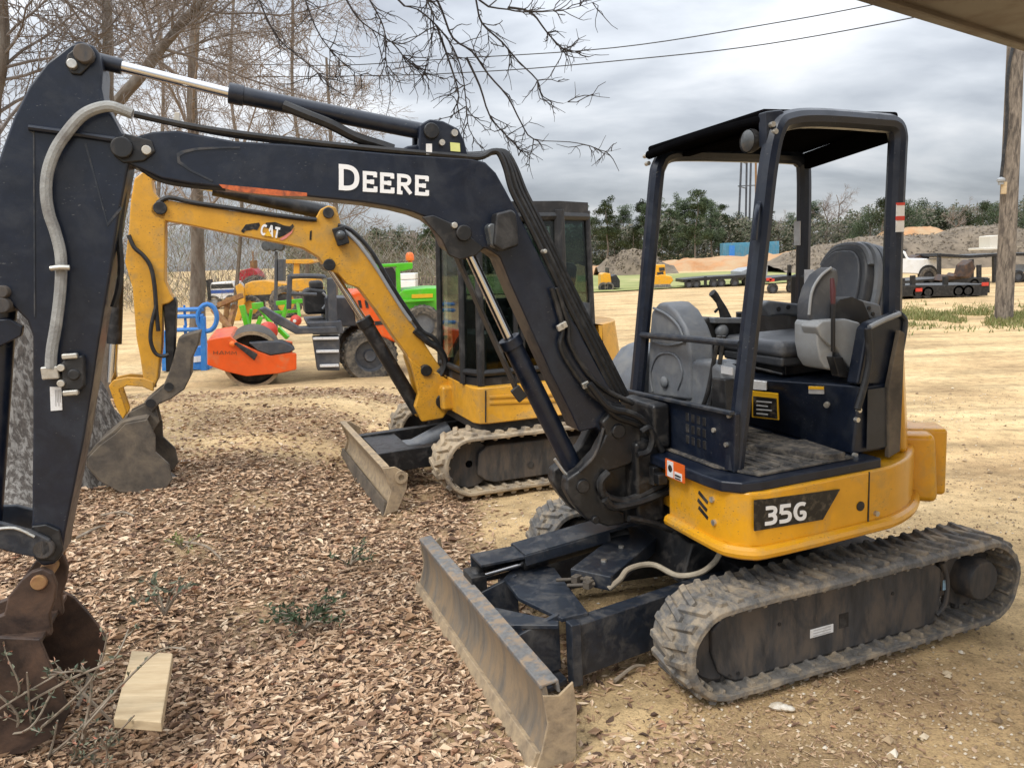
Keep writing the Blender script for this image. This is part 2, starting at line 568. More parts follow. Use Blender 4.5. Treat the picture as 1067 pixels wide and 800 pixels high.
def gh(x, y):
    """height of the ground"""
    z = .21 * ss((-x - 1.35) / 1.2) * (1 - ss((y - 9) / 5))
    n = noise.noise(Vector((x * .5, y * .5, 3.3)))
    near = ss((30 - y) / 20)
    z += .025 * n * near
    if y < 14 and abs(x) < 9:
        z += .010 * noise.noise(Vector((x * 3.1, y * 3.1, 1.1))) + .006 * noise.noise(Vector((x * 9, y * 9, 5.1)))
        z -= .012
    return z


def litter(x, y):
    """share of ground under fallen leaves"""
    a = noise.noise(Vector((x * .55 + 4, y * .55, .7)))
    b = noise.noise(Vector((x * 1.7, y * 1.7, 9.2)))
    edge = -.15 - .10 * (y - 3)
    w_ = ss((edge - x) / .9 + .5 + .9 * a)
    right = .38 * ss(.28 + 1.9 * a + 1.5 * b) * ss((5.6 - y) / 1.6)
    v = max(w_ * (1 - .55 * ss(.15 + 1.5 * b)), right)
    strips = .5 + .5 * noise.noise(Vector((x * .25, y * 1.1, 2.2)))
    v *= 1 - ss((y - 5.9) / 2.2) * (1 - .50 * ss(strips * 1.7 - .35))
    v *= 1 - ss((y - 12) / 7)
    return max(0.0, min(1.0, v))


def lines(segs):
    out = []
    for a, b, st in segs:
        n = max(1, round((b - a) / st))
        out += [a + (b - a) * i / n for i in range(n)]
    out.append(segs[-1][1])
    return out


xs = lines([(-420, -60, 40), (-60, -12, 4), (-12, -6, .4), (-6, 5.5, .065), (5.5, 14, .4), (14, 70, 4), (70, 420, 40)])
ys = lines([(-30, 1.2, 2.5), (1.2, 9.5, .065), (9.5, 16, .25), (16, 40, 1.5), (40, 140, 8), (140, 900, 80)])
verts, lit = [], []
for y in ys:
    for x in xs:
        verts.append((x, y, gh(x, y) if y < 60 else 0.0))
        lit.append(litter(x, y) if 0 < y < 20 and abs(x) < 15 else 0.0)
nx = len(xs)
faces = [(j * nx + i, j * nx + i + 1, (j + 1) * nx + i + 1, (j + 1) * nx + i) for j in range(len(ys) - 1) for i in range(nx - 1)]
me = bpy.data.meshes.new('ground')
me.from_pydata(verts, [], faces)
for pl in me.polygons:
    pl.use_smooth = True
at_ = me.attributes.new('litter', 'FLOAT', 'POINT')
at_.data.foreach_set('value', lit)
m, nt, b = newmat('sandy yard')
L = nt.links.new
tc = nd(nt, 'ShaderNodeTexCoord')
ob = tc.outputs['Object']
n1 = nd(nt, 'ShaderNodeTexNoise', Scale=.55, Detail=8.0, Roughness=.62)
n2 = nd(nt, 'ShaderNodeTexNoise', Scale=7.0, Detail=8.0, Roughness=.7)
n3 = nd(nt, 'ShaderNodeTexVoronoi', Scale=42.0)
n4 = nd(nt, 'ShaderNodeTexNoise', Scale=95.0, Detail=3.0)
mpp = nd(nt, 'ShaderNodeMapping')
mpp.inputs['Scale'].default_value = (.35, 1.5, 1)
mpp.inputs['Rotation'].default_value = (0, 0, R(-14))
L(ob, mpp.inputs['Vector'])
n5 = nd(nt, 'ShaderNodeTexNoise', Scale=1.3, Detail=6.0, Roughness=.6)
L(mpp.outputs[0], n5.inputs['Vector'])
for n in (n1, n2, n3, n4):
    L(ob, n.inputs['Vector'])
r1 = ramp(nt, [(.28, (.40, .265, .135)), (.48, (.56, .395, .205)), (.72, (.68, .505, .28))])
L(n1.outputs['Fac'], r1.inputs['Fac'])
r2 = ramp(nt, [(.30, .60), (.52, 1.0), (.75, 1.16)])
L(n2.outputs['Fac'], r2.inputs['Fac'])
c = mixc(nt, 1.0, r1.outputs[0], r2.outputs[0], 'MULTIPLY')
r5 = ramp(nt, [(.38, .66), (.47, .90), (.60, 1.08)])
L(n5.outputs['Fac'], r5.inputs['Fac'])
c = mixc(nt, .9, c, r5.outputs[0], 'MULTIPLY')
r3 = ramp(nt, [(.25, .45), (.48, 1.0), (.75, 1.2)])
L(n4.outputs['Fac'], r3.inputs['Fac'])
c = mixc(nt, .75, c, r3.outputs[0], 'MULTIPLY')
# crumbs of bark and dark soil
r4 = ramp(nt, [(.60, 0.0), (.68, 1.0)])
n6 = nd(nt, 'ShaderNodeTexNoise', Scale=26.0, Detail=5.0, Roughness=.7)
L(ob, n6.inputs['Vector'])
L(n6.outputs['Fac'], r4.inputs['Fac'])
c = mixc(nt, r4.outputs[0], c, (.17, .115, .07))
av = nd(nt, 'ShaderNodeAttribute', attribute_name='litter')
n7 = nd(nt, 'ShaderNodeTexNoise', Scale=34.0, Detail=6.0, Roughness=.75)
L(ob, n7.inputs['Vector'])
r7 = ramp(nt, [(.3, (.07, .044, .03)), (.5, (.18, .115, .07)), (.7, (.34, .23, .14))])
L(n7.outputs['Fac'], r7.inputs['Fac'])
ad = nd(nt, 'ShaderNodeMath', operation='ADD')
L(av.outputs['Fac'], ad.inputs[0])
mm = nd(nt, 'ShaderNodeMath', operation='MULTIPLY_ADD')
L(n2.outputs['Fac'], mm.inputs[0])
mm.inputs[1].default_value = .9
mm.inputs[2].default_value = -.45
L(mm.outputs[0], ad.inputs[1])
r8 = ramp(nt, [(.22, 0.0), (.62, .92)])
L(ad.outputs[0], r8.inputs['Fac'])
c = mixc(nt, r8.outputs[0], c, r7.outputs[0])
L(c, b.inputs['Base Color'])
b.inputs['Roughness'].default_value = .95
b.inputs['Specular IOR Level'].default_value = .2
hs_ = nd(nt, 'ShaderNodeMath', operation='ADD')
L(n2.outputs['Fac'], hs_.inputs[0])
L(n6.outputs['Fac'], hs_.inputs[1])
bp = nd(nt, 'ShaderNodeBump', Strength=.55, Distance=.025)
L(hs_.outputs[0], bp.inputs['Height'])
bp2 = nd(nt, 'ShaderNodeBump', Strength=.5, Distance=.006)
L(n4.outputs['Fac'], bp2.inputs['Height'])
L(bp.outputs[0], bp2.inputs['Normal'])
L(bp2.outputs[0], b.inputs['Normal'])
me.materials.append(m)
ground = bpy.data.objects.new('ground', me)
COL.objects.link(ground)
tag(ground, 'sandy yard with gravel and patches of fallen leaves', kind='structure')


def raw(name, verts, faces, mat, parent=None, smooth=False):
    me = bpy.data.meshes.new(name)
    me.from_pydata(verts, [], faces)
    me.materials.append(mat)
    if smooth:
        for pl in me.polygons:
            pl.use_smooth = True
    o = bpy.data.objects.new(name, me)
    COL.objects.link(o)
    if parent is not None:
        o.parent = parent
    return o


# fallen leaves
rng = np.random.default_rng(5)
V, Fc = [], []


def add_leaf(x, y, z, ln, wd, yaw, pit, rol, curl):
    Mx = Matrix.Rotation(yaw, 3, 'Z') @ Matrix.Rotation(pit, 3, 'Y') @ Matrix.Rotation(rol, 3, 'X')
    j = rnd.uniform
    P = [(-.5, 0, j(-.1, .3)), (-.12, .5 * j(.6, 1.1), curl), (.22, .42 * j(.6, 1.1), curl * .7), (.5, j(-.3, .3), curl * j(.0, 1.2)), (.22, -.42 * j(.6, 1.1), curl * .8), (-.12, -.5 * j(.6, 1.1), curl), (.05, 0, -.1 * curl)]
    k = len(V)
    o = Vector((x, y, z))
    for a, b_, c_ in P:
        V.append(o + Mx @ Vector((a * ln, b_ * wd, c_ * wd)))
    Fc.extend(((k, k + 6, k + 1), (k + 1, k + 6, k + 3, k + 2), (k + 6, k + 5, k + 4, k + 3), (k, k + 5, k + 6)))


n_ = 0
while n_ < 85000:
    y = 2.2 + 9.5 * rnd.random() ** 1.35
    x = rnd.uniform(-.74 * y - .4, .74 * y + .4)
    d = litter(x, y)
    if rnd.random() > d * 1.05 + .018:
        n_ += .02
        continue
    k_ = rnd.random()
    bare = ss((x - .15 - .0 * y) / .8)
    if rnd.random() < bare * .85:
        k_ = rnd.uniform(0, .34)
    s = (1 - .4 * bare) * (rnd.uniform(.012, .028) if k_ < .34 else rnd.uniform(.028, .060) if k_ < .92 else rnd.uniform(.055, .085)) * (1 + .04 * max(0, y - 4))
    if k_ > .28 or k_ < .2:
        add_leaf(x, y, gh(x, y) + .004 + .018 * rnd.random() * d, s, s * rnd.uniform(.22, .58), rnd.uniform(0, 6.3), rnd.gauss(0, .12), rnd.gauss(0, .19), rnd.uniform(-.4, .7))
    else:
        add_leaf(x, y, gh(x, y) + .006 + .02 * rnd.random() * d, s * 4.5, .0035, rnd.uniform(0, 6.3), rnd.gauss(0, .1), rnd.gauss(0, .5), 0)
    n_ += 1
lo = raw('leaf_litter', V, Fc, M['deadleaf'])
tag(lo, 'carpet of brown fallen oak leaves over the sand', kind='stuff')

# gravel
V, Fc = [], []
for _ in range(17000):
    y = 2.2 + 8 * rnd.random() ** 1.5
    x = rnd.uniform(-.5 * y, .75 * y + .4)
    if rnd.random() < litter(x, y) * .8 or noise.noise(Vector((x * .9, y * .9, 7))) + .35 < rnd.random() * .7:
        continue
    s = rnd.uniform(.004, .011) * (2.4 if rnd.random() < .05 else 1)
    k = len(V)
    z = gh(x, y)
    for dx, dy, dz in ((1, 0, 0), (0, 1, 0), (-1, 0, 0), (0, -1, 0), (.2, .1, .9), (0, 0, -.6)):
        V.append((x + s * (dx * rnd.uniform(.7, 1.3)), y + s * (dy * rnd.uniform(.7, 1.3)), z + s * .4 + s * dz * rnd.uniform(.6, 1.1)))
    for a, b_ in ((0, 1), (1, 2), (2, 3), (3, 0)):
        Fc.append((k + a, k + b_, k + 4))
        Fc.append((k + b_, k + a, k + 5))
tag(raw('gravel', V, Fc, M['pebble']), 'loose tan gravel scattered on the sand', kind='stuff')

# pale timber block
c4 = [on_ground(a, b_, .232) for a, b_ in ((137, 677), (180, 680), (168, 752), (118, 748))]
mb = MB()
dn = Vector((0, 0, -.042))
mb.mesh([v for v in c4] + [v + dn for v in c4], [(3, 2, 1, 0), (4, 5, 6, 7), (0, 1, 5, 4), (1, 2, 6, 5), (2, 3, 7, 6), (3, 0, 4, 7)])
cen = sum(c4, Vector()) / 4
for v in mb.bm.verts:
    v.co -= cen
tb = mb.build('timber_block', M['wood_white'], bevel=.005)
tb.location = cen
tag(tb, 'short pale sawn timber block lying on the leaves', 'timber')
mb = MB()
pp = on_ground(815, 737, .0)
for k in range(3):
    mb.ball((pp.x + .022 * (k - 1), pp.y - .012 * k, .008 + .004 * k), .032 - .005 * k, 1.2, .85, .55, 8)
tag(mb.build('stone', M['stone'], jitter=.012), 'chalky white stone beside the near rubber track', 'stone')
mb = MB()
gp = on_ground(197, 497, .08)
for k in range(5):
    mb.bar((gp.x - .10, gp.y - .14 + .06 * k, .14 + .015 * k), (gp.x + .12, gp.y - .10 + .06 * k, .125 + .015 * k), .022, .02)
gt = mb.build('plastic_grate', M['sticker_white'], bevel=.004)
mb = MB()
mb.bar((gp.x - .07, gp.y - .16, .125), (gp.x - .07, gp.y + .15, .185), .03, .018)
mb.bar((gp.x + .09, gp.y - .14, .11), (gp.x + .09, gp.y + .17, .17), .03, .018)
mb.build('cross_bar', M['stick'], gt, bevel=.003)
tag(gt, 'small white slatted grate beside the clay coated bucket', 'grate')

# sticks on the ground
for i, (a, b_) in enumerate((((82, 578), (112, 567)), ((108, 554), (142, 556)), ((160, 380), (175, 377)), ((80, 735), (88, 700)), ((190, 575), (230, 583)), ((640, 690), (672, 676)))):
    p0, p1 = on_ground(*a, .1), on_ground(*b_, .1)
    p0.z, p1.z = gh(p0.x, p0.y) + .02, gh(p1.x, p1.y) + .03
    mb = MB()
    md = (p0 + p1) / 2 + Vector((.02, .03, .015))
    mb.tube([p0, md, p1], [.010, .012, .006], n=6, k=3)
    o = mb.build('stick', M['stick'])
    tag(o, ['dry stick pointing at the navy arm near its bottom pin', 'dry stick lying by the tree roots', 'fallen stick below the blue rack', 'dry stick in front of the rusty bucket', 'dry stick among leaves right of the tree roots', 'dry stick between dozer frame and near track'][i], 'stick', 'sticks on the ground')


def leafy(name, label, base, stems, leaf_n, size, mat_leaf, mat_stem, cat='plant', spread=.5, h=.4, group=None, droop=.2, seed=1):
    r_ = random.Random(seed)
    root = thing(name, label, cat, Matrix.Translation(base), group)
    mb = MB()
    LV, LF = [], []

    def leaf(p, d, s):
        d = d.normalized()
        sd = d.orthogonal().normalized()
        sd = (sd * math.cos(r_.uniform(0, 6.3)) + d.cross(sd) * math.sin(r_.uniform(0, 6.3))).normalized()
        k = len(LV)
        up = d.cross(sd) * s * .12
        LV.extend((p, p + d * s * .45 + sd * s * .22 + up, p + d * s, p + d * s * .45 - sd * s * .22 + up))
        LF.append((k, k + 1, k + 2, k + 3))
    for st in stems:
        if isinstance(st, list):
            pts = [Vector(v) - Vector(base) for v in st]
        else:
            a = r_.uniform(0, 6.3)
            e = Vector((math.cos(a), math.sin(a), 0)) * spread * r_.uniform(.3, 1) + Vector((0, 0, h * r_.uniform(.5, 1)))
            pts = [Vector((0, 0, 0)), e * .5 + Vector((0, 0, h * droop)), e]
        cp = catmull(pts, 6)
        mb.tube(cp, [.007, .003], n=5)
        for k in range(leaf_n):
            j = int(r_.uniform(.25, 1) * (len(cp) - 1))
            d = (cp[j] - cp[max(0, j - 1)]).normalized() + Vector((r_.gauss(0, .6), r_.gauss(0, .6), r_.gauss(.25, .5)))
            leaf(cp[j], d, size * r_.uniform(.6, 1.2))
            if r_.random() < .3:
                q_ = cp[j] + d.normalized() * size * 1.5
                mb.tube([cp[j], q_], [.003, .0015], n=4)
                for _ in range(4):
                    leaf(q_, Vector((r_.gauss(0, 1), r_.gauss(0, 1), r_.gauss(.4, .6))), size * r_.uniform(.6, 1))
    mb.build('stem', mat_stem, root)
    o = raw('leaves', LV, LF, mat_leaf, root)
    return root


def G(px, py, dz=0.0, zz=.2):
    v = on_ground(px, py, zz)
    v.z = zz + dz
    return v


sb0 = at(20, 800, 2.75)
sb0.z = .2
st_ = []
for pts in ([(-20, 830), (60, 780), (100, 740), (135, 705), (165, 676)], [(-10, 800), (40, 760), (85, 720), (105, 690), (112, 660)], [(-30, 790), (0, 745), (20, 720), (10, 690)],
            [(0, 840), (30, 770), (30, 730), (28, 700)], [(120, 755), (80, 715), (60, 695)], [(10, 850), (70, 800), (110, 775), (140, 745)], [(-30, 770), (10, 750), (45, 735)], [(20, 850), (50, 790), (60, 750)], [(-40, 740), (-10, 700), (8, 680)], [(60, 850), (95, 800), (100, 760)]):
    st_.append([at(a, b_, 2.78 - .03 * i) for i, (a, b_) in enumerate(pts)])
leafy('azalea_shrub', 'bare twiggy shrub with a few green and pink leaves in front of the rusty bucket', sb0, st_ + [[p + Vector((rnd.uniform(-.12, .12), rnd.uniform(-.1, .1), rnd.uniform(-.06, .06))) for p in s_] for s_ in st_], 14, .030, M['shrub_leaf'], M['stick'], 'shrub', seed=4)
sp_ = G(172, 640)
leafy('seedling', 'small blue green seedling behind the pale timber block', sp_, [0] * 6, 6, .055, M['shrub_leaf'], M['stick'], spread=.16, h=.16, group='seedlings among the leaves', seed=8)
sp_ = G(318, 655, 0, .03)
leafy('seedling', 'low green ground plant in the middle of the leaf carpet', sp_, [0] * 14, 8, .045, islandmat('dull green leaves', [(0, (.035, .055, .03)), (1, (.10, .13, .07))]), M['stick'], spread=.26, h=.13, group='seedlings among the leaves', seed=9)
sp_ = G(365, 590, 0, .03)
leafy('seedling', 'small green weed just left of the nearest dozer blade', sp_, [0] * 8, 6, .04, bpy.data.materials['dull green leaves'], M['stick'], spread=.2, h=.10, group='seedlings among the leaves', seed=10)
sp_ = G(190, 572)
leafy('seedling', 'tiny yellow green weed below the white grate', sp_, [0] * 5, 6, .04, M['grass_leaf'], M['stick'], spread=.15, h=.07, group='seedlings among the leaves', seed=12)

# ================================================================== shared machine pieces
def track_path(s, D, xr, Rr, zc):
    """point and outward normal at length s round a stadium of straight length D whose rear wheel is at xr"""
    arc = math.pi * Rr
    L = 2 * D + 2 * arc
    s %= L
    if s < D:                                   # top run, forwards
        return xr + s, zc + Rr, 0, 1
    s -= D
    if s < arc:
        a = math.pi / 2 - s / Rr
        return xr + D + Rr * math.cos(a), zc + Rr * math.sin(a), math.cos(a), math.sin(a)
    s -= arc
    if s < D:
        return xr + D - s, zc - Rr, 0, -1
    s -= D
    a = -math.pi / 2 - s / Rr
    return xr + Rr * math.cos(a), zc + Rr * math.sin(a), math.cos(a), math.sin(a)


def rubber_track(root, y0, y1, xf, xr, Rr, lug, mat, n_lug=48, seed=1):
    zc = Rr + lug
    D = xf - xr
    L = 2 * D + 2 * math.pi * Rr
    mb = MB()
    n = 110
    th = .036
    v, f = [], []
    yc = (y0 + y1) / 2
    for i in range(n):
        x, z, nx, nz = track_path(L * i / n, D, xr, Rr, zc)
        for y, o in ((y0, -.012), (y0 + .02, 0), (y1 - .02, 0), (y1, -.012), (y1, -th), (y0, -th)):
            v.append((x + nx * o, y, z + nz * o))
    for i in range(n):
        j = (i + 1) % n
        for k in range(6):
            f.append((i * 6 + k, j * 6 + k, j * 6 + (k + 1) % 6, i * 6 + (k + 1) % 6))
    mb.mesh(v, f)
    r_ = random.Random(seed)

    def block(s0, sw, ya, yb, h, skew, inside=False, top=.6):
        vv = []
        for lev, wd in ((-.006, 1.0), (h, top)):
            for y, sk in ((ya, 0.0), (yb, skew)):
                for e in (-.5, .5):
                    x, z, nx, nz = track_path(s0 + sk + e * sw * wd, D, xr, Rr, zc)
                    o = lev if not inside else -th - lev
                    yy = y if lev < 0 or inside else y + (.012 if y == max(ya, yb) and False else 0)
                    vv.append((x + nx * o, yy, z + nz * o))
        mb.mesh(vv, [(0, 1, 3, 2), (4, 6, 7, 5), (0, 4, 5, 1), (2, 3, 7, 6), (0, 2, 6, 4), (1, 5, 7, 3)])
    pitch = L / n_lug
    for i in range(n_lug):
        s0 = i * pitch
        hh = lug * r_.uniform(.86, 1.0)
        block(s0, pitch * .56, y1 - .022, yc - .03, hh, pitch * .55)
        block(s0 + pitch * .5, pitch * .56, y0 + .022, yc + .03, hh, pitch * .55)
    for i in range(n_lug):
        block((i + .5) * pitch, pitch * .34, y0 + .035, y1 - .018, .018, 0, True, .7)
    return mb.build('rubber_track', mat, root, bevel=.004, seg=1, angle=50, jitter=.006)


# ================================================================== the near excavator
F1 = frame(1.2706, 4.115, 0.0, 3.5115, .0128, .0099)
FB = Fr(F1.M @ Matrix.Translation((.85, 0, 0)) @ Matrix.Rotation(R(-3), 4, 'Z'))
B1 = F1.I @ FB.M
ex1 = thing('mini_excavator', 'nearest mini excavator with long navy black boom, open canopy and yellow lower body', 'excavator', F1.M)
q = F1.p

# ---- tracks
for sgn in (1, -1):
    y0, y1 = (.57, .87) if sgn > 0 else (-.87, -.57)
    tr = rubber_track(ex1, y0, y1, .745, -.785, .216, .019, M['rubber'], n_lug=54, seed=3 + sgn)
    tag(tr, 'near rubber track caked with sand' if sgn > 0 else 'far rubber track behind the dozer frame')
    ya, yb = sorted((sgn * .60, sgn * .80))
    mb = MB()
    side = [(.72, .085), (.765, .12), (.80, .22), (.80, .32), (.74, .375), (.50, .395), (-.46, .385), (-.53, .34), (-.53, .10), (-.48, .062), (.68, .062)]
    mb.prism(side, ya, yb)
    tf = mb.build('track_frame', M['trackframe'], ex1, bevel=.012)
    mb = MB()
    for k in range(3):
        mb.box((.1 - k * .28, sgn * .70, .40), (.07, .05, .06))
    mb.build('guide_lug', M['trackframe'], tf, bevel=.006)
    if sgn > 0:
        mb = MB()
        for px, py in ((752, 706), (760, 704), (769, 701), (812, 650), (930, 618)):
            c = q(px, py, 'y', .80)
            mb.cyl((c.x, .797, c.z), (c.x, .803, c.z), .009, n=10)
        mb.build('bolt_hole', M['plastic_black'], tf)
        mb = MB()
        a, b = q(844, 666, 'y', .80), q(868, 648, 'y', .80)
        mb.box(((a.x + b.x) / 2, .8005, (a.z + b.z) / 2), (abs(a.x - b.x), .004, abs(a.z - b.z) * .75))
        st = mb.build('sticker', M['sticker_white'], tf)
        mb = MB()
        for k in range(3):
            mb.box(((a.x + b.x) / 2, .8035, (a.z + b.z) / 2 + (k - 1) * .013), (abs(a.x - b.x) * .75, .002, .004))
        mb.build('print', M['sticker_line'], st)
        mb = MB()
        c = q(879, 646, 'y', .80)
        mb.box((c.x, .799, c.z), (.055, .006, .07))
        mb.build('access_slot', M['plastic_black'], tf)
        mb = MB()
        c = q(985, 609, 'y', .80)
        mb.box((c.x, .801, c.z), (.035, .004, .05))
        mb.build('blue_tag', pm('blue chipped paint', (.25, .42, .55), .5, dust=(.1, .08, .06), amt=.4, scale=30), tf)
    # idler and drive
    mb = MB()
    mb.lathe([(.03, -.06), (.15, -.06), (.175, -.04), (.175, .04), (.15, .06), (.03, .06)], (.745, sgn * .72, .236))
    mb.build('idler_wheel', M['trackframe'], ex1)
    mb = MB()
    mb.lathe([(.02, -.12), (.11, -.12), (.11, -.05), (.165, -.05), (.165, -.02), (.105, -.02), (.105, .07), (.095, .088), (.0, .09)], (-.785, sgn * .74, .236), n=36)
    for k in range(14):
        a = 2 * math.pi * k / 14
        mb.box((-.785 + .172 * math.cos(a), sgn * .74 - .035, .236 + .172 * math.sin(a)), (.03, .03, .03), Matrix.Rotation(-a, 3, 'Y'))
    mb.build('drive_motor', M['trackframe'], ex1, bevel=.005)
    mb = MB()
    mb.tube([(-.50, sgn * .80, .11), (-.56, sgn * .80, .16), (-.565, sgn * .80, .28), (-.53, sgn * .80, .37)], .012, k=5)
    mb.build('guard_rod', M['trackframe'], ex1)
    for k in range(3):
        mb = MB()
        mb.lathe([(.0, -.06), (.07, -.06), (.075, -.03), (.055, -.02), (.055, .02), (.075, .03), (.07, .06), (0, .06)], (.38 - k * .38, sgn * .72, .10), n=20)
        mb.build('track_roller', M['trackframe'], ex1)

# ---- lower frame
mb = MB()
mb.box((-.05, 0, .33), (.85, 1.24, .12))
mb.lathe([(0, .36), (.36, .36), (.40, .42), (.40, .5), (.36, .56), (0, .56)], (0, 0, .03), 'z')
mb.prism([(.45, .25), (.62, .30), (.55, .50), (.2, .52)], -.30, .30)
mb.build('undercarriage_frame', M['blackmetal'], ex1, bevel=.012)

# ---- dozer blade
Wb = .89
mb = MB()
face = []
for k in range(9):
    t = k / 8
    face.append((1.685 - .057 * t - .040 * math.sin(math.pi * t), -.01 + .345 * t))
back = [(p[0] - .022, p[1]) for p in reversed(face)]
mb.prism(face + back, -Wb, Wb)
bl = mb.build('dozer_blade', M['blade'], ex1, bevel=.004, angle=50)
mb = MB()
mb.prism([(1.632, .318), (1.634, .342), (1.556, .346), (1.548, .29), (1.562, .29), (1.568, .332), (1.610, .329)], -Wb - .002, Wb + .002)
mb.build('top_rail', M['bladetop'], bl, bevel=.006, jitter=.002)
mb = MB()
mb.prism([(1.696, -.02), (1.672, -.02), (1.642, .07), (1.664, .074)], -Wb - .003, Wb + .003)
mb.build('cutting_edge', M['cutting'], bl, bevel=.004, jitter=.003)
for s in (-1, 1):
    mb = MB()
    mb.prism([(1.685, -.02), (1.640, .08), (1.612, .18), (1.626, .30), (1.56, .285), (1.50, .325), (1.488, .20), (1.50, .02), (1.54, -.02)], s * Wb, s * (Wb + .012))
    mb.build('end_plate', M['cutting'], bl, bevel=.003)
mb = MB()
mb.prism([(1.635, .05), (1.60, .17), (1.59, .28), (1.53, .27), (1.50, .17), (1.55, .05)], .30, .34)
mb.prism([(1.635, .05), (1.60, .17), (1.59, .28), (1.53, .27), (1.50, .17), (1.55, .05)], -.34, -.30)
mb.build('rib', M['navy_dusty'], bl, bevel=.004)

# ---- push frame that carries the blade
mb = MB()
mb.bar((1.30, .46, .205), (.28, .30, .205), .085, .245)
mb.bar((1.30, -.46, .205), (.28, -.30, .205), .085, .245)
mb.box((1.30, .492, .20), (.05, .06, .29))
mb.build('push_arm', M['navy_dusty'], ex1, bevel=.006)
mb = MB()
mb.prism([(1.40, -.10), (1.22, -.30), (1.12, -.10), (1.20, .44), (1.33, .44), (1.42, .15)], .325, .345, 'z')
mb.build('frame_plate', M['navy_dusty'], ex1, bevel=.004)
mb = MB()
for y0, y1 in ((.40, .40), (-.10, -.06)):
    mb.prism([(1.62, .07), (1.60, .24), (1.52, .30), (1.33, .355), (1.33, .09)], y0 - .012, y0 + .012)
mb.prism([(1.57, .36), (1.57, .14), (1.34, .43), (1.36, .47)], .312, .334, 'z')
mb.prism([(1.33, -.44), (1.33, .47), (1.57, .55), (1.57, -.55)], .05, .075, 'z')
mb.build('blade_bracket', M['navy_dusty'], ex1, bevel=.005)

# blade lift cylinder under its guard
mb = MB()
mb.box((1.40, -.17, .435), (.24, .17, .016))
mb.box((1.40, -.252, .36), (.24, .016, .16))
mb.bar((1.285, -.175, .445), (.62, -.175, .505), .19, .018)
mb.bar((1.285, -.268, .39), (.62, -.268, .44), .016, .12)
mb.bar((1.285, -.084, .42), (.80, -.084, .46), .016, .055)
mb.build('cylinder_guard', M['navy_dusty'], ex1, bevel=.004)
mb = MB()
mb.cyl((1.28, -.165, .375), (.66, -.165, .43), .046)
mb.ball((1.52, -.165, .345), .05)
mb.box((1.53, -.165, .30), (.08, .14, .16))
cy = mb.build('blade_cylinder', M['blackmetal'], ex1, bevel=.004)
mb = MB()
mb.cyl((1.52, -.165, .355), (1.27, -.165, .376), .021)
mb.build('cylinder_rod', M['chrome'], cy)
# hose cover with its two bolts, fittings and hose
mb = MB()
mb.bar((1.07, .21, .385), (.54, -.15, .405), .22, .075)
hc = mb.build('hose_cover', M['navy_dusty'], ex1, bevel=.006)
mb = MB()
for t in (.22, .52):
    c = Vector((1.07, .21, .423)).lerp(Vector((.54, -.15, .443)), t)
    mb.cyl(c, c + Vector((0, 0, .010)), .015, n=8)
mb.build('bolt', M['bolt'], hc)
mb = MB()
mb.tube([(1.07, .26, .385), (1.12, .24, .382), (1.19, .20, .378)], .009)
mb.tube([(1.09, .18, .385), (1.14, .155, .382), (1.21, .12, .378)], .009)
for dx_, dy_ in ((1.10, .25), (1.12, .165), (1.08, .21)):
    mb.box((dx_, dy_, .385), (.05, .035, .035), Matrix.Rotation(R(30), 3, 'Z'))
mb.build('hose_fitting', M['oldbucket'], ex1, bevel=.003)
mb = MB()
mb.tube([q(634, 613, 'z', .36), q(646, 603, 'z', .40), q(656, 592, 'z', .44), q(680, 588, 'z', .43), q(705, 599, 'z', .40), q(728, 597, 'z', .42), q(744, 586, 'z', .46), q(752, 572, 'z', .52)], .0135, k=6)
mb.build('hydraulic_hose', M['tanhose'], ex1)

# ---- yellow lower body
def arc(r, a0, a1, n):
    return [(r * math.cos(R(a0 + (a1 - a0) * i / n)), r * math.sin(R(a0 + (a1 - a0) * i / n))) for i in range(n + 1)]


plan = [(.66, .27), (.668, .66), (.650, .745), (.605, .80), (.54, .822)] + [(.25, .818), (-.10, .80)] + arc(.815, 104, 252, 22) + [(.45, -.80), (.60, -.76), (.66, -.66), (.66, -.27), (.60, -.20), (.60, .20)]
grow = lambda P, k: [(x * (1 + k), y * (1 + k)) for x, y in P]
mb = MB()
mb.prism(plan, .655, .90, 'z', pts2=grow(plan, .004))
body = mb.build('lower_body', M['yellow'], ex1, bevel=.012, seg=3)
mb = MB()
lip = [(x, y) for x, y in plan[:-2]]
mb.tube(catmull([(x * 1.006, y * 1.006, .636) for x, y in lip], 3), .029, n=10)
mb.build('bottom_rail', M['yellow'], body)
mb = MB()
mb.prism(grow(plan, -.02), .615, .66, 'z')
mb.build('belly_plate', M['blackmetal'], body)
mb = MB()
mb.box((.69, -.05, .76), (.10, .22, .12))
mb.build('swing_stop', M['yellow'], body, bevel=.01)
mb = MB()
for (px, py), r in (((733, 518), .016), ((732, 526), .018), ((733, 534), .016)):
    c = q(px, py, 'x', .668)
    mb.box((.668, c.y, c.z), (.006, .075, .016), Matrix.Rotation(R(-25), 3, 'X'))
c = q(896, 527, 'y', .806)
mb.cyl((c.x, .80, c.z), (c.x, .812, c.z), .022)
c = q(759, 565, 'z', .64)
mb.box((c.x + .012, c.y + .02, .645), (.03, .05, .035), Matrix.Rotation(R(-30), 3, 'Z'))
mb.build('vent_hole', M['plastic_black'], body)
mb = MB()
for px, py in ((743, 520), (745, 544)):
    c = q(px, py, 'x', .668)
    mb.cyl((.664, c.y, c.z), (.680, c.y, c.z), .014, n=8)
c = q(912, 530, 'y', .80)
mb.cyl((c.x, .795, c.z - .02), (c.x, .815, c.z - .02), .013, n=8)
mb.build('bolt', M['bolt'], body)
mb = MB()
a, b = q(905, 502, 'y', .803), q(905, 553, 'y', .803)
mb.box((a.x, .803, .775), (.006, .010, .24))
mb.build('panel_gap', M['plastic_black'], body)
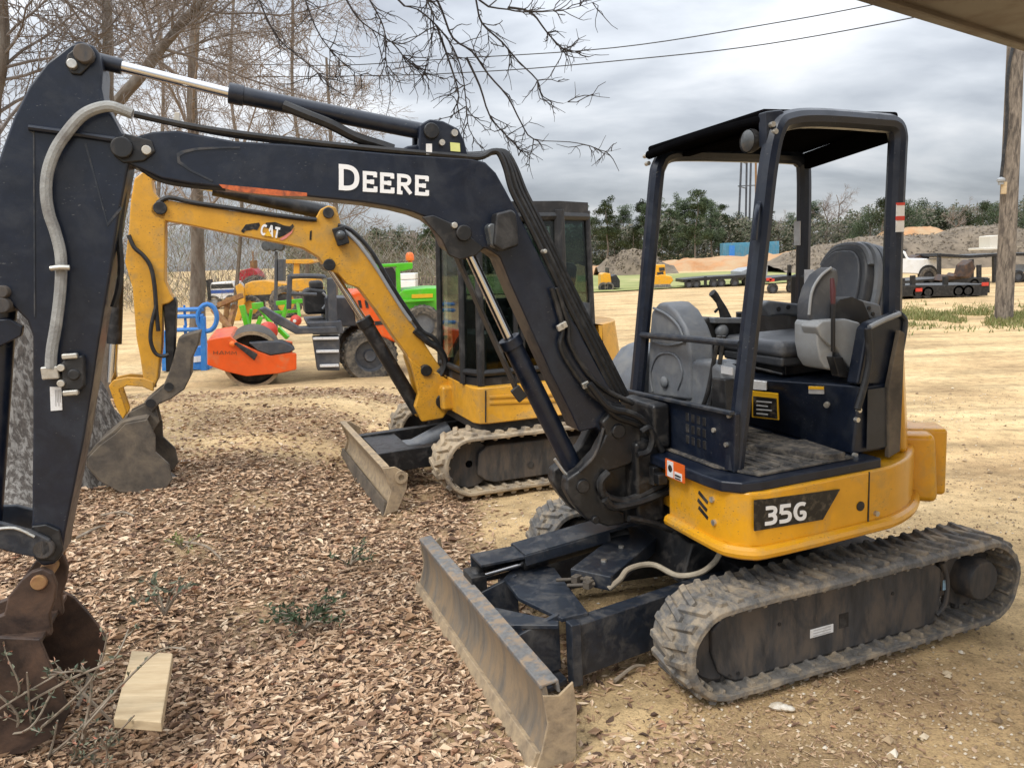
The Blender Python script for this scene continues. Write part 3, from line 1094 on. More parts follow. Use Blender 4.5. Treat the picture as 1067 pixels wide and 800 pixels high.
# number decal
mb = MB()
dec = F1.xz([(786, 521), (875, 509.5), (857, 541), (786, 553)], .823)
mb.prism(dec, .819, .826)
dc = mb.build('number_decal', M['sticker_dark'], body)
mb = MB()
P0, P1, P2 = q(797, 547, 'y', .826), q(840, 541, 'y', .826), q(797, 528, 'y', .826)
N = Vector((0, 1, 0))
hgt = (P2 - P0).length
U = (P1 - P0).normalized() * ((P1 - P0).length / 2.42)
letters(mb, '35G', P0, U, Vector((0, 0, hgt)), N, w=.2, slant=.0)
mb.build('lettering', M['white'], dc)

# ---- counterweight and engine hood at the rear
mb = MB()
mb.prism(arc(.935, 136, 223, 14) + arc(.70, 223, 136, 14), .60, .955, 'z', pts2=arc(.915, 136, 223, 14) + arc(.70, 223, 136, 14))
cw = mb.build('counterweight', M['yellow'], ex1, bevel=.035, seg=3)
mb = MB()
mb.prism(arc(.985, 142, 153, 6) + arc(.70, 153, 142, 6), .615, .965, 'z')
mb.build('corner_bumper', M['yellow'], cw, bevel=.042, seg=4)
mb = MB()
lowp = arc(.79, 123, 190, 12) + arc(.70, 190, 123, 12)
topp = arc(.75, 123, 190, 12) + arc(.68, 190, 123, 12)
mb.prism(lowp, .895, 1.54, 'z', pts2=topp)
hd1 = mb.build('engine_hood', M['yellow'], ex1, bevel=.025, seg=3)
mb = MB()
mb.prism([(-.43, .55)] + arc(.70, 128, 236, 12) + [(-.43, -.55)], .90, 1.535, 'z')
mb.prism(arc(.78, 190, 236, 8) + arc(.66, 236, 190, 8), .90, 1.53, 'z')
mb.build('hood_liner', M['plastic_black'], hd1, bevel=.02)

# ---- operator floor, front plate, seat box
mb = MB()
fl = [(.70, -.60), (.70, .62), (.69, .72), (.63, .79), (.54, .805), (-.14, .79), (-.16, -.6)]
mb.prism(fl, .895, .945, 'z')
flr = mb.build('operator_floor', M['navy'], ex1, bevel=.01)
mb = MB()
mb.prism([(.60, -.22), (.60, .55), (.52, .76), (-.02, .745), (-.05, -.22)], .947, .958, 'z')
for k in range(9):
    mb.box((.53 - k * .062, .28, .960), (.028, .86, .008), Matrix.Rotation(R(4), 3, 'Z'))
mb.build('floor_mat', M['mat'], flr, bevel=.003)
mb = MB()
mb.prism([(.30, .40), (.12, .74), (.03, .745), (.0, .45)], .957, .985, 'z')
mb.build('foot_plate', M['mat'], flr, bevel=.004)
mb = MB()
pl = [(-.30, .945), (.66, .945), (.67, 1.215), (-.30, 1.19)]
mb.prism(pl, .545, .575, 'x')
fp = mb.build('front_plate', M['navy'], ex1, bevel=.008)
mb = MB()
mb.box((.585, .19, 1.203), (.03, .95, .018), Matrix.Rotation(R(1.5), 3, 'X'))
mb.build('plate_lip', M['navy_dusty'], fp, bevel=.005)
mb = MB()
for cy_, w_ in ((-.06, .05), (.01, .05), (.31, .035), (.355, .035), (.40, .035), (.445, .035)):
    for k in range(3):
        if cy_ < .2 or k < 3:
            mb.box((.576, cy_, 1.14 - k * .055), (.004, w_ * .7, .04))
mb.build('vent_slot', M['plastic_black'], fp, bevel=.002)
mb = MB()
for px, py in ((664, 411), (760, 433), (757, 463), (676, 462), (732, 481), (744, 448)):
    c = q(px, py, 'x', .578)
    mb.cyl((.572, c.y, c.z), (.586, c.y, c.z), .011, n=8)
mb.build('bolt', M['bolt'], fp)
mb = MB()
a, b = q(694, 464, 'x', .70), q(714, 484, 'x', .70)
mb.box((.704, (a.y + b.y) / 2, .915), (.004, abs(a.y - b.y), .085))
st = mb.build('warning_sticker', M['sticker_orange'], flr)
mb = MB()
mb.box((.706, (a.y + b.y) / 2 - .035, .915), (.004, .05, .075))
mb.box((.706, (a.y + b.y) / 2 + .03, .895), (.004, .06, .035))
w1 = mb.build('sticker_panel', M['sticker_white'], st)
mb = MB()
mb.ball((.708, (a.y + b.y) / 2 - .035, .918), .018, .1, 1, 1, 8)
mb.box((.709, (a.y + b.y) / 2 + .03, .897), (.003, .045, .008))
mb.box((.709, (a.y + b.y) / 2 + .03, .884), (.003, .045, .005))
mb.build('print', M['sticker_dark'], st)

mb = MB()
sb = [(.13, -.50), (.11, .25), (-.10, .65), (-.115, .685), (-.31, .70), (-.42, .62), (-.42, -.50)]
sbl = [(-.12, -.50), (-.10, .20), (-.06, .60), (-.07, .685), (-.31, .70), (-.42, .62), (-.42, -.50)]
mb.prism(sbl, .945, 1.265, 'z', pts2=sb)
sbx = mb.build('seat_box', M['navy'], ex1, bevel=.012)
mb = MB()
mb.prism([(-.135, .703), (-.30, .712), (-.30, .716), (-.135, .707)], .965, 1.25, 'z')
mb.build('side_panel', M['panel_dark'], sbx, bevel=.002)
fa = (Vector((.11, .25, 1.2)) - Vector((-.10, .65, 1.2)))
fa.normalize()
fn = Vector((.88, .47, -.12)).normalized()


def on_seat(px, py, off=.0):
    """point on the slanted front of the seat box"""
    o, d = F1.I @ CAM_O, F1.I.to_3x3() @ ray(px, py)
    P = Vector((.11, .25, 1.265))
    n = (Vector((-.10, .65, 1.265)) - P).cross(Vector((-.08, .4, .945)) - P).normalized()
    if n.x < 0:
        n = -n
    return o + d * ((P - o).dot(n) / d.dot(n)) + n * off, n


def seat_quad(mb, pts, off):
    a = [on_seat(px, py, -.003)[0] for px, py in pts]
    b = [on_seat(px, py, off)[0] for px, py in pts]
    mb.mesh(a + b, [(3, 2, 1, 0), (4, 5, 6, 7), (0, 1, 5, 4), (1, 2, 6, 5), (2, 3, 7, 6), (3, 0, 4, 7)])


mb = MB()
seat_quad(mb, [(784, 407), (811, 410), (812, 437), (784, 434)], .006)
st = mb.build('warning_sticker', M['sticker_yellow'], sbx)
mb = MB()
seat_quad(mb, [(785.5, 412), (809.8, 414.5), (810.6, 435.5), (785.5, 432.6)], .009)
mb.build('sticker_panel', M['sticker_dark'], st)
mb = MB()
for k in range(4):
    y = 416.5 + k * 4.2
    seat_quad(mb, [(789, y), (805 - k % 2 * 4, y + 1.2), (805 - k % 2 * 4, y + 2.4), (789, y + 1.2)], .011)
mb.build('print', M['sticker_line'], st)
mb = MB()
seat_quad(mb, [(785, 396), (799, 397.5), (799, 406), (785, 405)], .006)
mb.build('label', M['sticker_white'], sbx)
mb = MB()
seat_quad(mb, [(843, 402), (859, 402.5), (859, 410), (843, 409.5)], .006)
s2 = mb.build('small_label', M['sticker_line'], sbx)
mb = MB()
seat_quad(mb, [(843, 402), (859, 402.5), (859, 405), (843, 404.5)], .009)
mb.build('label_band', M['sticker_yellow'], s2)
mb = MB()
c, n_ = on_seat(862, 421)
mb.cyl(c - n_ * .002, c + n_ * .014, .014, n=12)
for px, py in ((894, 427), (892, 437), (890, 474)):
    c = q(px, py, 'y', .708)
    mb.cyl((c.x, .704, c.z), (c.x, .722, c.z), .012, n=8)
mb.build('bolt', M['bolt'], sbx)
# black shell beside the seat, with a grab bar
mb = MB()
mb.prism(F1.xz([(893, 401), (904, 342), (910, 336), (938, 326), (944, 334), (934, 385), (926, 401)], .69), .62, .69)
sh = mb.build('side_shell', M['navy'], ex1, bevel=.012)
mb = MB()
mb.tube([q(926, 400, 'y', .695), q(935, 382, 'y', .695), q(943, 340, 'y', .695), q(940, 329, 'y', .695), q(932, 326, 'y', .69)], .013, k=5)
mb.build('shell_edge', M['navy_dusty'], sh)
mb = MB()
mb.tube([q(906, 341, 'y', .705), q(920, 334, 'y', .705), q(937, 327, 'y', .70)], .013, k=4)
mb.build('grab_bar', M['plastic_light'], sh)
mb = MB()
mb.prism(F1.xz([(926, 403), (938, 344), (943, 347), (941, 400), (938, 470), (926, 477)], .725), .70, .725)
mb.build('seam_shade_strip', M['oldbucket'], sh, bevel=.003)  # brown strip paints the shade on the seam's inner edge beside the hood

# ---- canopy
mb = MB()
def post(points, r=.043):
    mb.tube(catmull(points, 5), r, n=10)
NFb, NFt = Vector((.545, .62, .95)), Vector((.315, .585, 2.36))
post([NFb, NFb.lerp(NFt, .35), NFb.lerp(NFt, .7), NFb.lerp(NFt, .93), NFt + Vector((-.03, 0, .055)), NFt + Vector((-.10, -.01, .095)), Vector((.05, .57, 2.468)), Vector((-.30, .56, 2.458)), Vector((-.40, .56, 2.448)), Vector((-.435, .56, 2.40)), Vector((-.435, .56, 2.30)), Vector((-.425, .56, 1.9)), Vector((-.42, .57, 1.50))])
p1 = mb.build('near_frame_tube', M['navy'], ex1)
p1['label'] = 'near side canopy tube with rounded top corners'
mb = MB()
FFb, FFt = Vector((.475, -.36, 1.0)), Vector((.315, -.34, 2.30))
post([FFb, FFb.lerp(FFt, .4), FFb.lerp(FFt, .8), FFt, FFt + Vector((-.02, 0, .08)), FFt + Vector((-.08, 0, .135)), Vector((.05, -.34, 2.445)), Vector((-.55, -.34, 2.43)), Vector((-.655, -.34, 2.41)), Vector((-.69, -.34, 2.34)), Vector((-.69, -.34, 1.9)), Vector((-.68, -.34, 1.35))], .042)
p2 = mb.build('far_frame_tube', M['navy'], ex1)
p2['label'] = 'far side canopy tube'
mb = MB()
roof = [(.335, .56), (.355, -.36), (-.72, -.37), (-.70, -.30), (-.455, .50), (-.43, .57)]
zz = lambda x, y: 2.452 + .022 * (y + .36)
n = len(roof)
mb.mesh([(x, y, zz(x, y)) for x, y in roof] + [(x, y, zz(x, y) + .035) for x, y in roof],
        [list(range(n - 1, -1, -1)), list(range(n, 2 * n))] + [(i, (i + 1) % n, n + (i + 1) % n, n + i) for i in range(n)])
rf = mb.build('canopy_roof', M['roof_black'], ex1, bevel=.016, seg=3)
mb = MB()
mb.tube([(.335, .56, 2.458), (.345, .1, 2.462), (.345, -.36, 2.44)], .024, n=10, k=4)
mb.bar((-.44, .55, 2.43), (-.70, -.36, 2.40), .04, .09)
mb.bar((.34 - .80 * .2, .53, 2.452), (.35 - 1.04 * .2, -.34, 2.434), .05, .018)
mb.build('roof_rib', M['roof_black'], rf, bevel=.005)
mb = MB()
for px, py in ((804, 117), (800, 122), (683, 160)):
    pass
for c in ((.33, .585, 2.43), (.32, .59, 2.40), (.345, -.375, 2.44), (.335, -.375, 2.40)):
    mb.cyl(Vector(c), Vector(c) + Vector((0, .035 if c[1] > 0 else -.03, 0)), .012, n=8)
mb.build('bolt', M['bolt'], rf)
mb = MB()
mb.prism([(.352, 2.34), (.355, 2.485), (.27, 2.495), (.24, 2.47), (.31, 2.38)], .55, .60)
mb.build('corner_gusset', M['navy'], rf, bevel=.006)
mb = MB()
c = q(784, 147, 'y', .50)
mb.lathe([(0, -.035), (.030, -.035), (.05, 0), (.052, .03)], c, 'x', 20)
wl = mb.build('work_light', M['plastic_black'], ex1)
mb = MB()
mb.lathe([(.047, .028), (.03, .040), (.0, .044)], c, 'x', 20)
mb.build('lens', M['lens'], wl)
# front rail and lower hand loop
mb = MB()
mb.tube([(.432, -.35, 1.475), (.47, .1, 1.492), (.49, .60, 1.505)], .017, n=10)
mb.build('front_rail', M['navy_dusty'], ex1)
mb = MB()
mb.tube([q(792, 210, 'y', .585), q(789, 220, 'y', .64), q(786, 250, 'y', .645)], .012, k=3)
mb.build('grab_handle', M['navy'], ex1)
# rear of the cab: black tank cover with a white label, labels on the posts
mb = MB()
mb.box((-.70, -.26, 1.50), (.10, .30, .50))
rc = mb.build('rear_cover', M['plastic_black'], ex1, bevel=.02)
mb = MB()
c = q(843, 289, 'x', -.645)
mb.box((-.645, c.y, c.z), (.004, .075, .09))
mb.build('label', M['sticker_white'], rc)
mb = MB()
c = q(834, 243, 'x', -.645)
mb.box((-.645, -.34, c.z), (.006, .05, .14))
mb.build('label', M['sticker_line'], p2)
mb = MB()
for py, m_ in ((220, 'sticker_white'), (236, 'sticker_white')):
    c = q(926, py, 'y', .60)
    mb.box((-.415, .605, c.z), (.05, .004, .055))
lb = mb.build('label', M['sticker_white'], p1)
mb = MB()
c = q(926, 228, 'y', .60)
mb.box((-.415, .605, c.z), (.05, .006, .02))
c = q(926, 213, 'y', .60)
mb.box((-.415, .605, c.z), (.05, .006, .012))
mb.build('label_band', M['red'], lb)

# ---- seat
mb = MB()
mb.box((-.20, .10, 1.415), (.50, .50, .085))
st = mb.build('seat_cushion', M['vinyl'], ex1, bevel=.035, seg=4)
mb = MB()
mb.box((-.20, .10, 1.352), (.48, .47, .05))
mb.build('cushion_skirt', M['vinyl_dark'], st, bevel=.015)
mb = MB()
mb.box((-.20, .10, 1.30), (.34, .36, .05))
mb.tube([(.04, -.05, 1.30), (.06, .12, 1.31), (.02, .32, 1.29)], .008, k=4)
mb.build('suspension', M['blackmetal'], st, bevel=.006)
TB = Matrix.Translation((-.44, .155, 1.43)) @ Matrix.Rotation(R(-14), 4, 'Y')
out = []
for k in range(28):
    a = 2 * math.pi * k / 28
    ca, sa = math.cos(a), math.sin(a)
    yy = .245 * math.copysign(abs(ca) ** .62, ca) * (1 - .16 * max(0, sa))
    out.append((yy * .78, .245 + .245 * math.copysign(abs(sa) ** .7, sa)))
mb = MB()
mb.prism(out, -.14, .03, 'x')
bk = mb.build('seat_backrest', M['vinyl_dark'], ex1, M=TB, bevel=.03, seg=4)
mb = MB()
mb.prism([(y * .82, .245 + (z - .245) * .86) for y, z in out], .022, .045, 'x')
mb.build('back_pad', M['vinyl'], bk, M=TB, bevel=.018, seg=3)
mb = MB()
mb.tube(catmull([(.0, y, z) for y, z in out[2:13]] , 2), .018, n=8)
mb.build('back_piping', M['plastic_grey'], bk, M=TB)
for dx in (-.045, -.09, -.13):
    mb = MB()
    mb.tube(catmull([(dx, y * 1.03, .245 + (z - .245) * 1.02) for y, z in (out[-6:] + out[:8])], 2), .024, n=8)
    mb.build('seat_bolster', M['vinyl'] if -.11 < dx < -.06 else M['plastic_grey'], bk, M=TB)
mb = MB()
mb.tube([(-.40, .42, 1.47), (-.30, .46, 1.56), (-.25, .44, 1.585), (-.18, .42, 1.56)], [.03, .04, .045, .03], k=5)
mb.build('folded_armrest', M['plastic_black'], ex1)
mb = MB()
mb.prism(F1.xz([(880, 314), (895, 312), (916, 317), (918, 330), (908, 334), (890, 325)], .42), .36, .43)
hp = mb.build('seat_hinge', M['plastic_grey'], ex1, bevel=.012)
mb = MB()
for px, py in ((905, 321), (909, 327)):
    c = q(px, py, 'y', .43)
    mb.cyl((c.x, .427, c.z), (c.x, .436, c.z), .010, n=10)
mb.build('hinge_hole', M['plastic_black'], hp)

# ---- consoles and levers
mb = MB()
con = [(p.y, p.z) for p in (q(a, b, 'x', .40) for a, b in [(674, 412), (676, 350), (678, 324), (686, 315), (695, 316), (704, 324), (713, 340), (718, 354), (719, 380), (719, 418)])]
mb.prism(con, .25, .40, 'x', pts2=con)
cn = mb.build('right_console', M['plastic_grey'], ex1, bevel=.022, seg=3)
mb = MB()
mb.tube([q(681, 321, 'x', .41), q(695, 328, 'x', .41), q(707, 340, 'x', .41), q(713, 356, 'x', .41)], .007, k=5)
c = q(692, 398, 'x', .41)
mb.ball(c, .032, .5, 1, 1)
mb.tube([q(680, 408, 'x', .403), q(678, 388, 'x', .403), q(686, 370, 'x', .403), q(703, 370, 'x', .403), q(711, 388, 'x', .403), q(706, 406, 'x', .403)], .006, k=5)
mb.tube([q(680, 356, 'x', .40), q(696, 360, 'x', .41), q(714, 356, 'x', .40)], .006, k=3)
mb.build('console_trim', M['plastic_grey'], cn)
mb = MB()
con2 = [(p.y, p.z) for p in (q(a, b, 'x', .33) for a, b in [(722, 440), (722, 380), (732, 374), (748, 376), (760, 382), (766, 400), (768, 445)])]
mb.prism(con2, .27, .385, 'x')
c2_ = mb.build('pedal_housing', M['plastic_grey'], ex1, bevel=.025, seg=3)
mb = MB()
c = q(757, 386, 'x', .39)
mb.box((.387, c.y, c.z), (.006, .085, .035))
mb.build('label', M['sticker_white'], c2_)
mb = MB()
cpd = [(p.y, p.z) for p in (q(a, b, 'x', .34) for a, b in [(752, 392), (766, 394), (768, 440), (752, 436)])]
mb.prism(cpd, .34, .40, 'x')
mb.build('foot_pedal', M['plastic_black'], c2_, bevel=.008)
mb = MB()
mb.tube([q(749, 350, 'x', .36), q(744, 375, 'x', .37), q(737, 410, 'x', .40), q(726, 440, 'x', .42)], .011, k=4)
mb.build('travel_lever', M['plastic_black'], ex1)
mb = MB()
mb.tube([q(754, 350, 'x', .34), q(750, 378, 'x', .35), q(744, 405, 'x', .38), q(736, 438, 'x', .40)], .011, k=4)
mb.build('travel_lever', M['plastic_black'], ex1)
mb = MB()
mb.prism(F1.xz([(722, 335), (735, 330), (770, 332), (778, 345), (772, 372), (730, 368)], -.18), -.30, -.14)
rcs = mb.build('control_stand', M['plastic_black'], ex1, bevel=.02)
mb = MB()
mb.prism(F1.xz([(742, 331), (774, 331), (776, 337), (742, 337)], -.12), -.20, -.10)
mb.ball(q(752, 345, 'y', -.12), .05, .8, .6, .8)
mb.build('stand_cover', M['plastic_grey'], rcs, bevel=.01)
for nm, pts, y, rr in (('joystick', [(757, 334), (753, 322), (749, 314), (745, 308), (742, 305)], -.16, [.034, .024, .018, .021, .022]),):
    mb = MB()
    mb.tube([q(a, b, 'y', y) for a, b in pts], rr, n=10)
    mb.tube([q(748, 322, 'y', y), q(745, 325, 'y', y - .02)], .008)
    mb.build(nm, M['plastic_black'], ex1)
# raised left console: curved light shell, boot and red handled lever
mb = MB()
mb.prism(F1.xz([(849, 340), (856, 334), (880, 332), (895, 336), (899, 350), (900, 396), (888, 390), (876, 372), (870, 362), (862, 360), (853, 350)], .56), .46, .57)
mb.prism(F1.xz([(849, 338), (851, 334), (866, 333), (866, 386), (858, 384), (852, 374), (849, 358)], .54), .40, .555)
lc = mb.build('left_console', M['plastic_light'], ex1, bevel=.022, seg=3)
mb = MB()
shl = F1.xz([(841, 334), (841, 318), (846, 300), (854, 286), (864, 278), (871, 280), (872, 292), (868, 310), (864, 332), (858, 346), (850, 346)], .48)
mb.prism(shl, .40, .50)
mb.build('console_shell', M['vinyl'], lc, bevel=.02, seg=3)
mb = MB()
mb.tube([q(843, 328, 'y', .505), q(846, 304, 'y', .505), q(855, 288, 'y', .505), q(866, 279, 'y', .505)], .007, k=5)
mb.build('shell_highlight', M['plastic_light'], lc)  # pale tube stands in for the highlight along the shell's edge
mb = MB()
mb.tube([q(868, 316, 'y', .60), q(868, 340, 'y', .61), q(868, 366, 'y', .60)], .010, n=8)
lv = mb.build('lock_lever', M['plastic_black'], ex1)
mb = MB()
mb.tube([q(867, 290, 'y', .59), q(868, 304, 'y', .60), q(868, 317, 'y', .60)], [.009, .0135, .010], n=10)
mb.build('lever_grip', M['redgrip'], lv)
mb = MB()
mb.prism(F1.xz([(866, 372), (876, 372), (880, 385), (890, 396), (872, 392)], .585), .55, .60)
mb.tube([q(904, 342, 'y', .71), q(906, 370, 'y', .715), q(902, 396, 'y', .72), q(893, 427, 'y', .725)], .017, k=4)
mb.prism(F1.xz([(868, 318), (874, 312), (886, 309), (898, 314), (905, 330), (903, 340), (880, 334), (868, 334)], .52), .42, .53)
mb.build('console_linkage', M['plastic_black'], ex1, bevel=.004)
mb = MB()
mb.prism(F1.xz([(790, 318), (800, 313), (836, 317), (848, 322), (846, 332), (815, 328), (800, 330)], -.10), -.16, -.08)
rar = mb.build('right_armrest', M['plastic_grey'], ex1, bevel=.015)
mb = MB()
for px, py in ((811, 322), (821, 320)):
    c = q(px, py, 'y', -.08)
    mb.cyl((c.x, -.085, c.z), (c.x, -.074, c.z), .013, n=10)
mb.build('armrest_hole', M['plastic_black'], rar)
# tank cover on the far side
mb = MB()
mb.prism(F1.xz([(636, 412), (640, 396), (647, 380), (658, 364), (672, 356), (700, 360), (720, 420)], -.62), -.78, -.45)
mb.build('tank_cover', M['plastic_grey'], ex1, bevel=.05, seg=4)

# ---- swing post
g = FB.p
mb = MB()
cast = FB.xz([(627, 440), (631, 453), (621, 472), (604, 490), (591, 499), (590, 512), (598, 526), (611, 541), (634, 549), (652, 546), (652, 534), (632, 526), (623, 510), (634, 492), (655, 485), (670, 476), (668, 446), (656, 430), (641, 425)], .13)
mb.prism(cast, -.13, -.05)
mb.prism(cast, .05, .13)
mb.prism(FB.xz([(640, 440), (632, 470), (610, 500), (612, 535), (650, 545), (680, 540), (690, 470), (672, 445)], .05), -.06, .06)
sp = mb.build('swing_post', M['blackmetal'], ex1, M=B1, bevel=.014, seg=3)
mb = MB()
for (px, py), r in (((644, 449), .036), ((607, 506), .034), ((620, 541), .02)):
    c = g(px, py, 'y', .13)
    mb.cyl((c.x, -.14, c.z), (c.x, .145, c.z), r, n=18)
mb.build('pivot_pin', M['blackmetal'], sp, M=B1, bevel=.005)
mb = MB()
mb.tube([g(629, 446, 'y', .125), g(620, 474, 'y', .135), g(604, 491, 'y', .135)], .008, k=4)
mb.build('casting_edge', M['trackframe'], sp, M=B1)
mb = MB()
mb.box((.70, 0, .80), (.16, .34, .42))
mb.box((.64, .02, 1.08), (.10, .34, .22))
mb.build('swing_mount', M['blackmetal'], ex1, bevel=.02)
for k, pts in enumerate(([(700, 500), (688, 506), (668, 516), (648, 522), (630, 516), (626, 502), (634, 492)], [(704, 508), (686, 516), (664, 524), (640, 528), (630, 520)],
                         [(668, 450), (676, 446), (680, 456), (676, 470), (664, 474)], [(622, 410), (640, 432), (660, 440), (672, 446), (684, 462)], [(614, 400), (634, 424), (655, 430), (672, 440), (690, 470)], [(655, 540), (680, 545), (700, 552)])):
    mb = MB()
    mb.tube([g(a, b, 'y', .15 + .02 * (k % 3)) for a, b in pts], .021 if k < 2 else .017, k=5)
    mb.build('hydraulic_hose', M['rubberhose'], ex1, M=B1)
mb = MB()
c = q(683, 495, 'x', .70)
mb.box((.70, c.y, c.z), (.05, .04, .09))
c = q(690, 498, 'x', .70)
mb.box((.71, c.y, c.z), (.05, .05, .05))
mb.build('hose_bracket', M['blackmetal'], ex1, bevel=.005)

# ---- boom
mb = MB()
bo = FB.xz([(118, 141), (126, 138), (142, 142), (160, 137), (185, 136), (212, 141), (245, 147), (300, 150), (340, 153.5), (411, 160), (443, 162), (491, 165), (506, 169), (517, 180), (527, 198), (542, 226), (560, 262), (582, 305), (607, 352), (632, 398), (655, 430), (660, 447), (650, 460), (634, 458), (622, 446), (604, 450), (596, 432), (575, 390), (553, 342), (534, 300), (521, 268), (508, 259), (497, 259), (488, 263), (478, 264), (466, 256), (461, 244), (455, 234), (445, 227), (430, 221), (410, 216), (380, 211), (300, 203), (245, 197), (200, 192), (168, 186), (150, 178), (128, 168), (116, 158)], .085)
mb.prism(bo, -.085, .085)
bm_ = mb.build('boom', M['navy'], ex1, M=B1, bevel=.009, seg=3)
mb = MB()
letters(mb, 'DEERE', g(353, 197.5, 'y', .0862), (g(446, 204, 'y', .0862) - g(353, 197.5, 'y', .0862)) / 4.60, (g(377, 179, 'y', .0862) - g(377, 199.5, 'y', .0862)), Vector((0, 1, 0)), w=.19, sizes=[1.25, 1, 1, 1, 1])
mb.build('lettering', M['white'], bm_, M=B1)
mb = MB()
mb.prism(FB.xz([(184, 160), (190, 157), (205, 154), (230, 153), (250, 153), (250, 155), (230, 155), (206, 156.5), (193, 159.5), (187, 163), (188, 168), (200, 177), (222, 188), (221, 189.5), (198, 178.5), (185, 170)], .086), .084, .089)
mb.build('weld_edge', M['navy_dusty'], bm_, M=B1)
mb = MB()
mb.prism(FB.xz([(440, 226), (452, 224), (470, 232), (490, 246), (505, 258), (497, 266), (480, 271), (468, 266), (461, 250)], .11), .084, .105)
mb.build('cylinder_lug', M['blackmetal'], bm_, M=B1, bevel=.006)
mb = MB()
for (px, py), r in (((483, 243), .036), ((127, 154), .040)):
    c = g(px, py, 'y', .11)
    mb.cyl((c.x, -.11, c.z), (c.x, .125, c.z), r, n=20)
mb.build('pivot_pin', M['blackmetal'], bm_, M=B1, bevel=.006)
mb = MB()
for (px, py), r in (((473, 235), .014), ((153, 157), .018), ((531, 242), .010), ((567, 262), .010)):
    c = g(px, py, 'y', .105)
    mb.cyl((c.x, .08, c.z), (c.x, .122, c.z), r, n=12)
mb.build('bolt', M['bolt'], bm_, M=B1, bevel=.003)
mb = MB()
mb.prism(FB.xz([(118, 148), (130, 139), (158, 146), (162, 158), (150, 168), (128, 170), (118, 162)], .1), .085, .10)
mb.build('pin_plate', M['blackmetal'], bm_, M=B1, bevel=.006)
mb = MB()
mb.prism(FB.xz([(228, 192), (260, 195), (320, 201), (320, 204.5), (290, 204), (250, 200), (232, 196)], .09), .083, .088)
mb.build('orange_stripe', pm('scuffed orange stripe', (.55, .12, .03), .6, dust=(.03, .03, .035), amt=.35, scale=18), bm_, M=B1)
# arm cylinder bracket on the boom
mb = MB()
brk = FB.xz([(436, 160), (437, 130), (448, 124), (462, 126), (478, 134), (484, 146), (489, 166)], .08)
mb.prism(brk, .045, .08)
mb.prism(brk, -.08, -.045)
mb.prism(FB.xz([(405, 162), (425, 152), (440, 150), (440, 164)], .05), -.05, .05)
bk_ = mb.build('cylinder_bracket', M['navy'], bm_, M=B1, bevel=.008)
mb = MB()
for (px, py), r in (((473, 139), .015), ((460, 149), .013)):
    c = g(px, py, 'y', .08)
    mb.cyl((c.x, .07, c.z), (c.x, .096, c.z), r, n=12)
mb.build('bolt', M['bolt'], bm_, M=B1)
mb = MB()
c = g(449, 137, 'y', .08)
mb.cyl((c.x, -.095, c.z), (c.x, .10, c.z), .034, n=18)
mb.build('pivot_pin', M['blackmetal'], bm_, M=B1, bevel=.005)
mb = MB()
a, b = g(468, 150, 'y', .082), g(479, 159, 'y', .082)
mb.prism(FB.xz([(469, 148.5), (479, 149.5), (479.5, 158.5), (469.5, 157.5)], .081), .079, .084)
mb.build('yellow_tag', pm('faded yellow tag', (.58, .60, .22), .5), bm_, M=B1)
mb = MB()
mb.prism(FB.xz([(444, 150), (450, 150), (450, 161), (444, 161)], .083), .079, .086)
mb.build('white_tag', M['sticker_white'], bm_, M=B1)
# work lamp under the knee
mb = MB()
mb.prism(FB.xz([(517, 222), (533, 218), (538, 222), (541, 256), (524, 262), (514, 256)], .15), .06, .155)
wl = mb.build('boom_light', M['plastic_black'], ex1, M=B1, bevel=.012)
mb = MB()
mb.prism(FB.xz([(507, 236), (511, 232), (518, 234), (521, 255), (517, 260), (511, 256)], .13), .075, .14)
mb.build('lens', M['lens'], wl, M=B1, bevel=.012)
# hose bundle and pipes along the boom
for k, (dx, yy, rr) in enumerate(((0, .075, .013), (5, .05, .015), (9, .02, .014), (13, -.02, .015))):
    mb = MB()
    pts = [(140, 119), (185, 129), (240, 138 + k), (330, 149 + k), (400, 156), (470, 162), (500, 164 - k), (512 + dx * .3, 158), (520 + dx * .6, 160), (527 + dx * .8, 176), (533 + dx, 198), (545 + dx, 222), (565 + dx, 262), (590 + dx, 314), (618 + dx, 368), (640 + dx, 412)]
    if k % 2:
        pts = pts[5:]
    mb.tube([g(a, b, 'y', yy) for a, b in pts], rr, n=7, k=4)
    mb.build('boom_hose', M['rubberhose'], ex1, M=B1)
mb = MB()
for pts in ([(575, 300), (586, 340), (584, 362), (600, 390), (622, 415), (650, 425)], [(580, 300), (592, 338), (594, 358), (612, 388), (634, 408), (660, 420)]):
    mb.tube([g(a, b, 'y', .105) for a, b in pts], .013, k=5)
mb.build('steel_pipe', M['blackmetal'], ex1, M=B1)
mb = MB()
for px, py in ((584, 341), (587, 339), (610, 401)):
    c = g(px, py, 'y', .12)
    mb.box(c, (.035, .02, .03), Matrix.Rotation(R(20), 3, 'Y'))
mb.build('pipe_clamp', M['bolt'], ex1, M=B1, bevel=.004)

